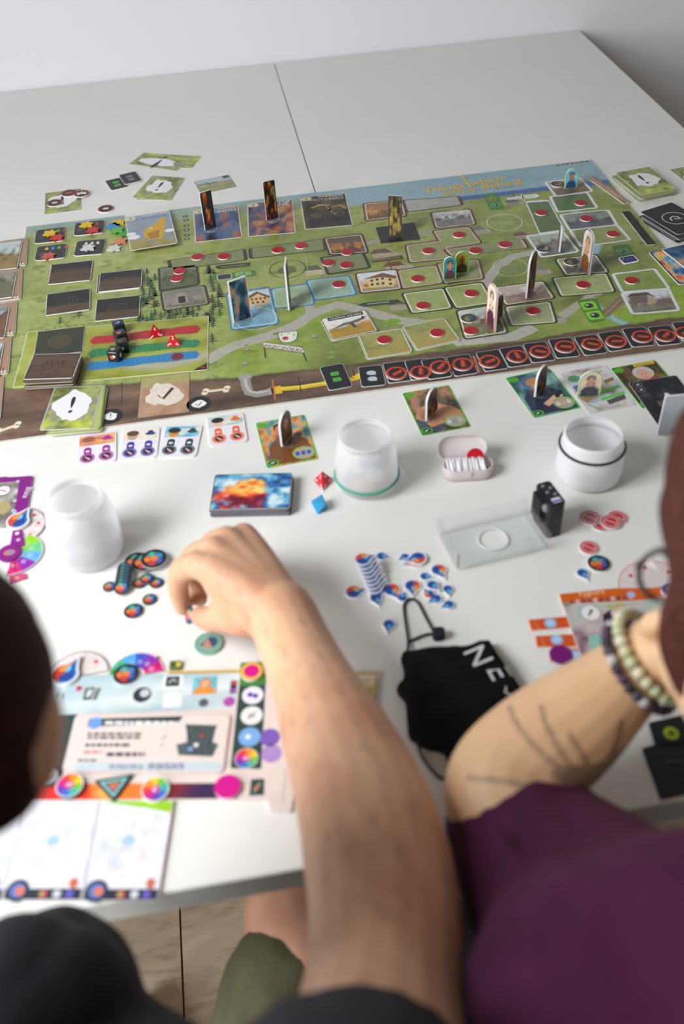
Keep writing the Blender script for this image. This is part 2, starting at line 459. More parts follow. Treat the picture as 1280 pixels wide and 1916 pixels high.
for _ in range(34): tree(rnd.uniform(262,292) if rnd.random() < .6 else rnd.uniform(386,416), rnd.uniform(505,612), rnd.uniform(1.0,1.9))
for _ in range(26): tree(rnd.uniform(300,400), rnd.uniform(583,604), rnd.uniform(.9,1.6))
for _ in range(46):
    x, y = rnd.choice([(rnd.uniform(70,380), rnd.uniform(480,640)), (rnd.uniform(430,640), rnd.uniform(600,680)), (rnd.uniform(900,1260), rnd.uniform(440,600)), (rnd.uniform(640,930), rnd.uniform(440,600))])
    blot(x, y, rnd.uniform(.002,.006), S(rnd.randint(104,140), rnd.randint(136,164), rnd.randint(48,84)), 1.5 + rnd.random()*.4, sq=.6)
for x, y, r in [(463,655,.004),(460,681,.0045),(723,611,.004),(588,630,.006)]:
    blot(x, y, r, S(128,118,104), 2, 8, .8); blot(x-1, y-1, r*.6, S(172,166,154), 2.4, 7, .7)
blot(735,602,.011,S(120,160,48),1.6,14,.8); blot(955,505,.015,S(122,138,84),2.2,13,.8); blot(943,417,.014,S(150,166,104),2.2,13,.7)
blot(538,505,.013,S(96,108,66),2.2,12,1.0)
# little houses on the map
def hut(x, y, w, h, roof, wall):
    p = B2(x, y)
    bp.poly([(p[0]-w,p[1]-h),(p[0]+w*.5,p[1]-h*1.1),(p[0]+w*.55,p[1]+h*.1),(p[0]-w,p[1]+h*.2)], z(2), wall)
    bp.poly([(p[0]-w*1.15,p[1]+h*.05),(p[0]+w*.6,p[1]-h*.05),(p[0]+w*.2,p[1]+h),(p[0]-w*.75,p[1]+h)], z(2.3), roof)
    bp.poly([(p[0]+w*.6,p[1]-h*.05),(p[0]+w*1.1,p[1]-h*.4),(p[0]+w*.2,p[1]+h)], z(2.3), wall)
    bp.poly([(p[0]+w*.5,p[1]-h*1.1),(p[0]+w*1.1,p[1]-h*.8),(p[0]+w*1.1,p[1]-h*.4),(p[0]+w*.6,p[1]-h*.05)], z(2.2), S(176,166,146))
for a in [(592,505,.017,.014,S(84,104,84),S(196,182,150)),(720,473,.020,.013,S(112,84,68),S(176,166,140)),(745,497,.020,.012,S(116,80,60),S(176,166,140)),(898,430,.014,.014,S(120,112,104),S(160,152,140)),
          (980,440,.014,.010,S(112,84,76),S(160,150,132)),(962,378,.013,.010,S(104,100,92),S(140,136,124)),(1014,505,.011,.013,S(132,124,108),S(160,152,132)),(1043,596,.010,.012,S(140,130,116),S(170,160,142)),(745,570,.012,.014,S(112,96,84),S(170,160,140)),(850,562,.018,.014,S(120,108,96),S(160,150,130))]:
    hut(*a)
p = B2(964, 372); bp.poly([(p[0]-.003,p[1]),(p[0]+.004,p[1]),(p[0]+.001,p[1]+.022)], z(2.5), S(96,92,88))
# printed location tiles: border colour, fill, corners TL TR BR BL
def zone(q, border, fill, l=4, bw=.0026, r=.006, pic=None, inner=None):
    pts = B2s(q)
    bp.poly(roundpoly(insetpoly(pts, -bw*.7), r), z(l), border)
    if inner: bp.poly(roundpoly(insetpoly(pts, bw*.5), r*.8), z(l+1), inner); bw = bw*1.4
    ip = insetpoly(pts, bw)
    bp.poly(roundpoly(ip, r*.6), z(l+2), fill)
    if pic: bp.qgrid(insetpoly(pts, bw*1.1), z(l+3), 22, 14, pic)
def pic_scene(sky, ground, obj, seed, hz=.45, objamt=.5):
    def fn(u, v):
        n = fbm(u*5, v*5, seed, 4); k = fbm(u*9+3, v*6, seed+7, 3)
        c = mix(Sa(ground)*(.7 + .6*n)[..., None], Sa(sky)*(.8 + .35*n)[..., None], np.clip((v - hz - (k-.5)*.25)*9, 0, 1))
        o = np.clip((k - (1-objamt))*7, 0, 1)*np.clip(1.2 - np.abs(v-hz-.05)*3.2, 0, 1)
        return mix(c, Sa(obj)*(.6 + .8*n)[..., None], o)
    return fn
def cloudpic(seed, stops, sc=4):
    def fn(u, v): return ramp(np.clip((fbm(u*sc, v*sc, seed, 5)-.5)*1.7+.5, 0, 1), stops)
    return fn
TEX = lambda a, s: (lambda u, v: Sa(a)*(.70 + .30*fbm(u*6, v*6, s, 4))[..., None])
zone([(315,487),(458,466),(461,487),(320,506)], DARK, OLIVE, pic=TEX((138,146,96), 2))
zone([(467,465),(607,447),(610,468),(469,484)], DARK, OLIVE, pic=TEX((140,148,98), 3))
zone([(606,446),(677,438),(689,473),(617,477)], DARK, OLIVE, 8, inner=S(206,176,160), pic=pic_scene((96,80,70),(84,66,58),(196,128,52), 8, .3, .55))
zone([(600,482),(680,473),(693,501),(614,514)], DARK, OLIVE, pic=TEX((140,148,104), 4))
zone([(297,502),(368,494),(373,532),(299,545)], DARK, OLIVE, pic=pic_scene((124,130,104),(92,100,68),(64,76,46), 12, .5, .7))
zone([(301,546),(383,534),(391,569),(307,582)], DARK, OLIVE, 8, inner=S(150,140,130), pic=pic_scene((120,124,110),(104,108,84),(150,138,130), 14, .4, .6))
BLB = S(84,124,166); BLF = S(176,206,190)
zone([(507,541),(583,531),(588,570),(513,577)], BLB, BLF, 4, inner=S(150,206,216), pic=TEX((172,196,160), 5))
zone([(573,525),(653,516),(667,551),(589,562)], BLB, BLF, 8, inner=S(150,206,216), pic=TEX((166,196,170), 6))
zone([(424,549),(503,538),(521,606),(434,618)], BLB, S(150,190,206), 12, inner=S(164,214,222), pic=pic_scene((206,214,214),(120,164,186),(196,166,110), 17, .52, .4))
zone([(753,375),(859,367),(866,384),(761,397)], BROWN, S(190,188,182), 4, pic=TEX((184,184,178), 7))
zone([(680,381),(753,375),(761,404),(685,414)], BROWN, OLIVE, 8, inner=S(216,190,180), pic=pic_scene((160,118,78),(112,78,50),(196,140,70), 19, .45, .5))
zone([(806,398),(880,391),(891,420),(815,428)], BROWN, OLIVE, 8, inner=S(212,190,182), pic=pic_scene((206,208,200),(128,124,120),(92,88,92), 21, .5, .55))
zone([(809,432),(878,424),(902,455),(830,466)], BROWN, OLIVE, 4, inner=S(206,182,166), pic=TEX((160,172,110), 8))
zone([(758,459),(835,449),(843,485),(766,492)], BROWN, OLIVE, 4.5, inner=S(212,186,170), pic=TEX((160,168,112), 9))
zone([(830,467),(979,447),(989,464),(843,480)], BROWN, OLIVE, 8, inner=S(212,186,170), pic=TEX((152,158,108), 10))
zone([(817,493),(896,485),(906,522),(830,531)], BROWN, OLIVE, 4, inner=S(206,182,166), pic=TEX((156,162,110), 11))
zone([(742,506),(817,496),(830,530),(753,541)], BROWN, OLIVE, 6, inner=S(206,182,166), pic=TEX((168,182,108), 12))
zone([(665,512),(742,504),(752,541),(675,549)], BROWN, OLIVE, 10, inner=S(226,206,200), pic=pic_scene((222,230,234),(96,108,76),(206,184,120), 23, .3, .8))
bp.poly(B2s([(703,426),(775,416),(787,448),(713,456)]), z(4), S(34,34,36))
zone([(984,378),(1026,375),(1057,431),(1010,438)], WB, OLIVE, 4, pic=TEX((104,128,86), 13))
zone([(1029,368),(1099,360),(1118,389),(1043,397)], WB, OLIVE, 4, pic=TEX((104,128,86), 14))
zone([(1020,341),(1085,333),(1109,358),(1040,368)], WB, OLIVE, 8, pic=pic_scene((170,160,146),(128,104,86),(90,72,62), 25, .45, .5))
zone([(1066,431),(1155,421),(1180,449),(1087,462)], WB, OLIVE, 4, pic=TEX((156,166,98), 15))
zone([(1048,402),(1138,393),(1155,421),(1065,431)], WB, OLIVE, 8, pic=pic_scene((140,152,140),(96,98,104),(70,74,82), 27, .45, .5))
zone([(985,442),(1054,434),(1083,471),(1013,482)], WB, OLIVE, 8, pic=pic_scene((168,184,170),(128,130,126),(120,96,92), 29, .55, .5))
zone([(1033,520),(1135,511),(1152,546),(1049,555)], GB, OLIVE, 4, inner=CREAM, pic=TEX((176,188,126), 16))
zone([(1038,485),(1116,476),(1140,510),(1058,516)], GB, OLIVE, 8, inner=CREAM, pic=pic_scene((150,146,140),(86,84,80),(190,176,110), 31, .5, .5))
zone([(1146,513),(1225,503),(1253,540),(1164,547)], WB, OLIVE, 4, pic=TEX((146,166,88), 17))
zone([(1163,549),(1251,540),(1271,581),(1183,588)], WB, OLIVE, 8, pic=pic_scene((214,222,226),(132,134,116),(122,104,92), 33, .42, .65))
zone([(752,549),(830,539),(847,577),(770,587)], GB, OLIVE, 4, inner=CREAM, pic=TEX((170,184,116), 18))
zone([(830,538),(902,528),(925,567),(853,578)], GB, OLIVE, 4.5, inner=CREAM, pic=TEX((172,184,118), 19))
zone([(944,574),(1030,564),(1042,604),(956,610)], GB, OLIVE, 4, inner=CREAM, pic=TEX((176,186,140), 20))
zone([(925,538),(1017,526),(1039,558),(945,572)], GB, OLIVE, 8, inner=CREAM, pic=pic_scene((196,180,172),(150,122,112),(226,222,220), 35, .5, .5))
zone([(854,582),(930,570),(950,623),(870,635)], GB, OLIVE, 12, inner=CREAM, pic=pic_scene((206,212,206),(124,128,84),(120,88,72), 37, .5, .6))
# small houses drawn in three of the pictures
def pp(*q): return B2s(q)
bp.poly(pp((684,524),(716,514),(741,520),(737,537),(692,539)), z(14), S(218,196,140)); bp.poly(pp((680,523),(716,511),(742,517),(740,522),(716,519)), z(14.4), S(128,84,66))
for a in ((693,526),(703,524),(713,522),(694,533),(704,532),(714,531),(727,524),(728,532)):
    bp.poly(pp((a[0],a[1]-2),(a[0]+5,a[1]-2.5),(a[0]+5.5,a[1]+1.5),(a[0]+.5,a[1]+2)), z(14.8), S(70,60,56))
bp.poly(circ(*B2(685,535), .0035, n=8), z(14.8), S(206,60,70)); bp.poly(circ(*B2(693,535), .0035, n=8), z(14.8), S(226,196,40))
bp.poly(pp((464,560),(482,549),(504,557),(503,568),(468,572)), z(16), S(214,178,120)); bp.poly(pp((460,558),(480,546),(506,555),(503,558),(482,550),(464,561)), z(16.4), S(110,66,54))
for a in ((469,562),(477,561),(485,560),(493,559),(471,568),(480,567),(490,566)):
    bp.poly(pp((a[0],a[1]-2.4),(a[0]+4.5,a[1]-3),(a[0]+5,a[1]+1),(a[0]+.5,a[1]+1.5)), z(16.8), S(90,70,62))
bp.line(circ(*B2(480,597), .0285, .028, 40), .0008, z(16.8), S(214,236,240), True)
bp.poly(pp((1176,557),(1211,551),(1212,566),(1184,569)), z(12), S(112,102,96)); bp.poly(pp((1211,551),(1226,560),(1228,568),(1212,570)), z(12), S(186,160,132)); bp.poly(pp((1172,557),(1180,550),(1211,547),(1229,558),(1212,552)), z(12.4), S(92,72,66))
bp.poly(pp((322,563),(332,550),(344,548),(352,558),(353,566),(322,572)), z(12), S(158,140,134)); bp.poly(pp((333,556),(346,554),(348,566),(335,568)), z(12.4), S(38,38,38))
# printed rings
for (x, y, r, c) in ((538,503,.0265,S(50,52,40)), (944,416,.0275,WB), (955,500,.0255,S(206,212,180))):
    q = B2(x, y); bp.line(circ(q[0], q[1], r, r, 48), .0011, z(3), c, True)
for q4 in ([(495,492),(572,482),(577,512),(503,525)], [(898,408),(972,398),(992,427),(917,438)]):
    q = B2s(q4)
    for i in range(4): bp.line([q[i], q[(i+1) % 4]], .0005, z(3), S(196,200,150))
# ribbons and location lettering
def ribbon(q, c): bp.poly(B2s(q), z(13), c)
def btext(s, x0, y0, x1, y1, c, l=20, hs=1.0, shear=0): bp.text(s, B2(x0, y0), B2(x1, y1), z(l), c, hs, shear)
ribbon([(402,500),(408,497),(468,491),(468,498),(408,504)], S(62,66,50)); btext('THE OUTSKIRTS', 413,502.5,461,497.0, S(176,180,150))
ribbon([(694,487),(752,478),(755,484),(697,491)], S(96,70,62)); btext('RESIDENTIAL AREA', 698,489.5,750,482.5, S(206,186,170))
ribbon([(669,571),(681,567),(745,561),(748,564),(740,568),(681,574)], S(50,66,50)); btext('DOWNTOWN', 688,571,728,567, S(232,236,226))
bp.line(B2s([(748,564),(757,569),(762,570)]), .002, z(13), S(50,66,50))
bp.line(B2s([(726,488),(731,498),(734,512)]), .0018, z(3.5), S(96,70,62))
ribbon([(948,371),(1003,363),(1011,367),(1003,371),(950,375)], S(232,232,234)); btext('HISTORIC DISTRICT', 953,374,1001,368, S(120,116,116), 20, .9)
bp.line(B2s([(975,363),(983,378)]), .0018, z(13), WB)
btext("NEIGHBORS' HOUSE", 682,547.5,744,540.5, S(236,222,214)); btext('VILLAGE HALL', 695,412,741,406.5, S(226,206,196)); btext('GOLDFISH BAY', 624,447,668,442, S(206,200,186))
btext('THE HOUSE', 462,547,498,542, S(40,80,120)); btext('POLICE STATION', 1083,402,1131,397, S(70,70,76)); btext('INTERSECTION', 1018,479,1059,473.5, S(70,72,76))
btext('TRAIN STATION', 1203,586,1257,578.5, S(70,72,76)); btext('STRAWBERRY GARDEN', 877,634,947,623.5, S(232,236,220)); btext('SPECIALS', 1066,515,1104,510.5, S(206,206,180)); btext('FOREST', 300,504.5,322,502.5, S(170,172,150)); btext('BUNKER', 313,580,340,576, S(206,202,190)); btext('BAKERY', 847,395,867,392.5, S(226,216,206))
# town sign
bp.poly(pp((492,640),(566,650),(570,661),(494,651)), z(4), S(214,208,196)); bp.line(pp((492,640),(566,650),(570,661),(494,651)), .0012, z(4.5), S(80,64,52), True)
btext('PSZCZÓŁKI', 494,650,563,659, S(44,38,34), 6, .95)
for a, b in (((495,651),(497,670)), ((567,660),(574,676))): bp.line(pp(a, b), .0022, z(4), S(84,68,54))
bp.poly(roundpoly(pp((520,623),(557,619),(556,634),(544,641),(528,641),(522,634)), .003), z(4), S(228,226,214)); bp.line(roundpoly(pp((520,623),(557,619),(556,634),(544,641),(528,641),(522,634)), .003), .001, z(4.5), S(84,70,56), True)
bp.poly(circ(*B2(534,633), .0042, n=10), z(5), S(176,40,50))
for a in ((527,627),(540,624),(550,627)): bp.poly(circ(*B2(*a), .0018, .001, n=8), z(5), S(90,110,50))
# green panels with icons
def panel(q, items):
    bp.poly(roundpoly(B2s(q), .006), z(4), S(74,128,56))
    for (x, y, w, h, c1, c2) in items:
        p = B2(x, y); bp.poly(rrect(w, h, .003, 3, *p), z(5), c1); bp.poly(circ(p[0], p[1], h*.30, h*.30, 14), z(6), c2); bp.poly(circ(p[0]-h*.1, p[1]+h*.08, h*.12, h*.12, 8), z(7), S(160,200,206))
panel([(1079,562),(1116,557),(1134,599),(1104,605)], [(1102,572,.021,.021,S(136,206,40),S(40,40,44)), (1113,590,.021,.021,S(136,206,40),S(40,40,44))])
panel([(1144,460),(1176,457),(1198,491),(1166,497)], [(1165,470.5,.020,.016,S(110,146,56),S(64,66,150))])
panel([(903,364),(929,361),(945,391),(917,394)], [(920,372,.016,.014,S(96,150,70),S(190,70,60)), (928,384,.016,.014,S(96,150,70),S(50,70,140))])
panel([(396,515),(479,505),(480,516),(399,526)], [(455,512.5,.024,.012,S(136,176,90),S(90,110,150))])
p = B2(420, 518); bp.poly(rrect(.022, .016, .003, 3, *p), z(5), S(226,228,226)); bp.poly(rrect(.020, .014, .0025, 3, *p), z(6), S(52,58,62))
# footpath dashes
for pts in ([(24,632),(60,622),(110,612),(165,606),(220,603),(250,600),(300,594),(340,588)], [(1186,473),(1200,474),(1215,470),(1232,468)]):
    for a, b in zip(pts[:-1], pts[1:]):
        for k in range(4):
            t0, t1 = k/4, k/4 + .14
            bp.line(B2s([(a[0]+(b[0]-a[0])*t0, a[1]+(b[1]-a[1])*t0), (a[0]+(b[0]-a[0])*t1, a[1]+(b[1]-a[1])*t1)]), .0012, z(2), S(48,56,34))
# railway
bp.line(B2s([(1130,590),(1160,562),(1190,545),(1215,530),(1235,523)]), .016, z(1.6), S(150,128,100))
for o in (-.005, .005): bp.line([(a[0], a[1]+o) for a in B2s([(1130,590),(1160,562),(1190,545),(1215,530),(1235,523)])], .0012, z(2.2), S(92,76,62))
# earth strip: bones, pipes, marks
def bone(a, b):
    A, Bp = B2(*a), B2(*b); bp.line([A, Bp], .0048, z(2), S(226,214,186))
    for q in (A, Bp):
        for s in (-1, 1): bp.poly(circ(q[0]+s*.001, q[1]+s*.003, .0042, n=10), z(2.3), S(230,220,194))
bone((384,733),(424,728)); bone((-4,808),(32,795))
def band(pts, w, c, l): bp.line(B2s(pts), w, z(l), c)
band([(458,707),(461,722),(466,735),(480,738),(506,733)], .013, S(150,146,142), 2); band([(458,708),(462,724),(468,733),(482,735),(506,731)], .004, S(190,186,182), 2.4)
band([(446,707),(471,703)], .010, S(160,156,152), 2.6); band([(506,726),(510,738)], .008, S(168,160,152), 2.6)
band([(514,729),(560,725),(612,717),(640,713),(662,709)], .0085, S(222,186,30), 2); band([(662,709),(672,703),(680,700)], .010, S(232,196,30), 2); band([(514,727),(560,723),(612,715)], .0025, S(246,220,90), 2.4); band([(516,723),(519,737)], .013, S(224,188,30), 2.6)
band([(868,672),(880,669)], .010, S(232,196,30), 2)
band([(510,710),(515,748)], .0022, S(190,110,70), 3); band([(886,666),(897,698)], .003, S(196,106,70), 3); band([(558,704),(564,736)], .0012, S(52,40,34), 3); band([(228,716),(228,758)], .0009, S(52,42,36), 3); band([(660,690),(664,704)], .0012, S(52,40,34), 3)
# round earth-strip markers and the tick field
def marker(x, y, mark):
    p = B2(x, y); bp.poly(circ(p[0], p[1], .0155, n=28), z(3), S(30,32,32))
    bp.poly([(p[0]+.0085*(1+rnd.uniform(-.2,.2))*math.cos(a*.5236), p[1]+.0075*(1+rnd.uniform(-.2,.2))*math.sin(a*.5236)) for a in range(12)], z(4), S(238,238,236))
    if mark == '!': bp.text('!', (p[0]-.0009, p[1]-.004), (p[0]+.0009, p[1]-.004), z(5), S(30,32,32))
    else: bp.line([(p[0]-.004,p[1]), (p[0]-.001,p[1]-.004), (p[0]+.004,p[1]+.004)], .0014, z(5), S(30,32,32))
marker(207, 779, '!'); marker(372, 756, 'v')
tk = B2s([(264,708),(355,696),(354,771),(257,783)]); bp.qgrid(tk, z(3), 10, 14, lambda u, v: mix(ramp(fbm(u*4, v*5, 6, 4), [(.2,(158,120,96)),(.8,(196,156,128))]), Sa((168,160,104))*np.ones(u.shape+(3,)), np.clip((v-.74)*30, 0, 1)))
bp.line(tk, .0007, z(4), S(60,46,40), True)
def splash(mb, cx, cy, rx, ry, zz, c, seed, n=26):
    r = random.Random(seed)
    mb.poly([(cx + rx*(.92 + r.uniform(-.14,.14) + .12*math.sin(3*t+seed))*math.cos(t), cy + ry*(.92 + r.uniform(-.14,.14) + .12*math.sin(2*t+seed))*math.sin(t)) for t in [2*math.pi*i/n for i in range(n)]], zz, c)
p = B2(308, 738); splash(bp, p[0], p[1], .024, .027, z(4), S(226,214,200), 3)
bp.line([(p[0]-.009, p[1]+.0), (p[0]-.002, p[1]-.009), (p[0]+.011, p[1]+.012)], [.002, .004, .0045], z(5), S(52,44,42))
# title in the sky band
YEL = S(226,186,44); YED = S(110,84,30)
for dx, dy, c, l in ((.0005,-.0008,YED,2), (0,0,YEL,3)):
    def sh(x, y): q = B2(x, y); return (q[0]+dx, q[1]+dy)
    bp.text('Things', sh(797,362), sh(871,350), z(l), c, 1.0, .1, .012); bp.text('which', sh(884,348), sh(944,337), z(l), c, 1.0, .1, .012)
    bp.text('do not', sh(829,367), sh(893,357), z(l), c, 1.0, .1, .012); bp.text('Belong', sh(905,354), sh(980,342), z(l), c, 1.0, .1, .012)
    bp.line([sh(863,328), sh(879,348), sh(882,352)], .004, z(l+.5), c)
btext('THE BOARD GAME', 925,355,964,349, S(60,70,84), 3)
for x, y in ((770,360),(987,322),(1009,336)): bp.line(B2s([(x-5,y),(x-1,y-1.5),(x,y),(x+4,y-2)]), .0012, z(2), S(110,110,84))
for i in range(7): bp.poly(rrect(.006, .005, .002, 2, *B2(1044+i*9, 309-i*1.1)), z(2), [S(90,90,90), S(110,120,130), S(80,80,84), S(186,60,60), S(196,70,66), S(80,90,100), S(70,70,76)][i])
# icon pairs between the vehicle cards
for k, (x, y) in enumerate(((347,405),(348,412),(349,422),(349,430),(350,440),(350,447))):
    p = B2(x, y); bp.poly(circ(*p, .0052, .0042, n=10) if k % 2 == 0 else rrect(.009, .007, .002, 2, *p), z(3), S(70,74,70)); bp.poly(circ(*p, .002, n=8), z(4), S(170,180,160))
tag(bp.build('game_board', M_BOARD, loc=(BCX, BCY, TZ)), *BOARD_LABEL)

# ================================================================ cards, tokens, standees: builders
def frame(quad, h):
    """rectangle on the plane h above the table from its picture corners TL TR BR BL: centre, angle, width, height"""
    p = [P(*q, h) for q in quad]
    c = sum(p)/4; u = (p[1]-p[0]) + (p[2]-p[3]); v = (p[0]-p[3]) + (p[1]-p[2])
    # best square frame between the two measured directions
    a = math.atan2(u[1], u[0]); b = math.atan2(-v[0], v[1])
    d = (b - a + math.pi) % (2*math.pi) - math.pi
    return c, a + d/2, np.linalg.norm(u)/2, np.linalg.norm(v)/2
def card(name, quad, art, label, cat='card', group=None, lift=0.0, size=None, t=.0004, r=.003, edge=None, face=None, turn=0.0, shift=(0, 0)):
    c, a, w, h = frame(quad, lift)
    if size: w, h = size
    m = MB(); m.prism(rrect(w, h, r), .00003, t, face or WHITE, edge or S(232,230,226)); art(m, w, h, t + .00002)
    o = m.build(name, M_PRINT, loc=(c[0]+shift[0], c[1]+shift[1], TZ + lift), rz=a + turn)
    return tag(o, label, cat, group)
def pile(name, quad, n, label, group, lift=0.0, size=None, t=.0006, jit=.0015, jrot=.02, seed=1, face=None, edge=None, art=None):
    """the cards lying under the top card of a stack; returns the height of the stack"""
    r_ = random.Random(seed); c, a, w, h = frame(quad, lift + n*t)
    if size: w, h = size
    m = MB(); m.prism(rrect(w, h, .003), .00003, t - .00006, face or WHITE, edge or S(226,224,220))
    if art: art(m, w, h, t - .00004)
    first = None
    for k in range(n):
        o = m.build(name, M_PRINT) if first is None else first.copy()
        if first is None: first = o
        else: col.objects.link(o)
        o.location = (c[0] + r_.uniform(-jit, jit), c[1] + r_.uniform(-jit, jit), TZ + lift + k*t); o.rotation_euler = (0, 0, a + r_.uniform(-jrot, jrot))
        tag(o, label, 'card', group)
    return lift + n*t
def token(name, x, y, r, c_top, art, label, cat='token', group=None, lift=0.0, t=.0016, side=None, n=28, rz=0.0, tilt=None, pts=None):
    p = P(x, y, lift + t*.5)
    m = MB(); m.prism(pts or circ(0, 0, r, n=n), .00003, t, c_top, side or WHITE)
    if art: art(m, r, t + .00003)
    o = m.build(name, M_PRINT, loc=(p[0], p[1], TZ + lift), rz=rz)
    if tilt: o.rotation_euler = (tilt[0], tilt[1], rz)
    return tag(o, label, cat, group)
# ---- faces
def art_excl(seed=1, flip=False):
    def art(m, w, h, z0):
        m.grid(-w/2+.001, w/2-.001, -h/2+.001, h/2-.001, z0, 20, 26, lambda u, v: mix(ramp(np.clip((fbm(u*5, v*6, seed, 5)-.5)*1.8+.5, 0, 1), [(.1,(92,100,56)),(.4,(134,144,76)),(.65,(168,174,104)),(.9,(140,138,122))]), ramp(fbm(u*7, v*7, seed+3, 3), [(.2,(170,184,30)),(.8,(214,222,90))]), np.clip((.28-v)*6, 0, 1)*np.clip(fbm(u*4, v*4, seed+5, 3)*2.6-.9, 0, 1)))
        m.line(rrect(w-.002, h-.002, .002), .0004, z0+.00003, S(60,66,44), True)
        splash(m, 0, h*.05, w*.40, h*.33, z0+.00004, S(236,236,240), seed+2)
        k = -1 if flip else 1
        m.text('!', (-k*w*.05, h*.06 - k*w*.27), (k*w*.105, h*.06 - k*w*.27 + k*.002), z0+.00007, S(30,30,34), 1.0, .18)
    return art
def art_flat(fn, nx=18, ny=18, border=None, mrg=.0012):
    def art(m, w, h, z0):
        if border: m.poly(rrect(w-.0006, h-.0006, .0028), z0, border)
        m.grid(-w/2+mrg, w/2-mrg, -h/2+mrg, h/2-mrg, z0+.00003, nx, ny, fn)
    return art
def art_black(icon=None, c=None):
    def art(m, w, h, z0):
        m.poly(rrect(w-.0008, h-.0008, .0035), z0, BLACK)
        if icon == 'pair':
            for k in (-1, 1):
                m.poly(rrect(.011, .008, .002, 2, 0, k*.0065), z0+.00003, c); m.poly(rrect(.0095, .0065, .0015, 2, 0, k*.0065), z0+.00006, tuple(q*.62 for q in c)); m.poly(circ(-.0025, k*.0065+.0012, .0014, n=8), z0+.00009, c)
        if icon == 'blob':
            for k in (-1, 1): m.poly(circ(0, k*.0065, .0062, .0048, 14), z0+.00003, c); m.poly([(.001,k*.0065-.004),(.0055,k*.0065-.0055),(.0045,k*.0065-.001)], z0+.00004, c)
        if icon == 'ring': m.line(circ(0, 0, w*.3, w*.3, 36), .0013, z0+.00003, c, True); m.line([(-.009,-.004),(-.006,.004),(.001,.006),(.007,.001),(.006,-.004),(.001,-.003),(-.003,-.001)], .002, z0+.00004, c); m.line([(.001,-.003),(.009,-.006)], .0016, z0+.00005, c)
    return art
def lines(m, x0, x1, y0, y1, n, zz, c, seed=0, wl=.55):
    """rows of small print too fine to read"""
    r_ = random.Random(seed)
    for i in range(n):
        y = y1 + (y0-y1)*(i+.5)/n; x = x0; hh = abs(y1-y0)/n*wl
        while x < x1 - .001:
            l = min(r_.uniform(.003, .008), x1-x); m.poly([(x,y-hh/2),(x+l,y-hh/2),(x+l,y+hh/2),(x,y+hh/2)], zz, c); x += l + .0013
def wood_back(seed, icon=None, dark=.55):
    def art(m, w, h, z0):
        m.grid(-w/2+.0006, w/2-.0006, -h/2+.0006, h/2-.0006, z0, 16, 18, lambda u, v: mix(ramp(fbm(u*2, v*22, seed, 4), [(.2,(66,50,38)),(.8,(98,78,58))]), Sa((30,30,30))*np.ones(u.shape+(3,)), np.clip((v-dark)*22, 0, 1)))
        if icon == 'fist':
            k = w/.063; q = lambda *p: [(a*k, b*k) for a, b in p]
            m.line(rrect(w-.006, h-.006, .001, 1), .0006, z0+.00003, S(44,36,28), True)
            for pts in (q((-.012,-.017),(-.011,-.004),(-.015,.003),(-.010,.010),(-.004,.012),(.004,.013),(.011,.010),(.014,.004),(.010,-.004),(.006,-.009),(.008,-.017)), q((-.010,.010),(-.008,.002),(-.002,.002),(-.004,.012)), q((-.002,.004),(.004,.004),(.004,.013)), q((.004,.005),(.010,.004),(.011,.010)), q((-.011,-.002),(-.004,-.004),(.002,-.002),(.002,.002))):
                m.line(pts, .0011, z0+.00004, S(40,32,26))
        if icon == 'ring': m.line(circ(0, -h*.02, w*.22, w*.22, 30), .0008, z0+.00003, S(96,82,62), True); m.line(circ(0, -h*.02, w*.13, w*.13, 30), .0005, z0+.00003, S(90,76,58), True); m.line([(-w*.2,-h*.02),(w*.2,-h*.02)], .0008, z0+.00003, S(90,76,58)); m.line([(0,-h*.02-w*.2),(0,-h*.02+w*.2)], .0008, z0+.00003, S(90,76,58))
        if icon == 'lines': lines(m, -w*.4, w*.4, -h*.3, h*.2, 6, z0+.00003, S(84,66,50), seed)
    return art

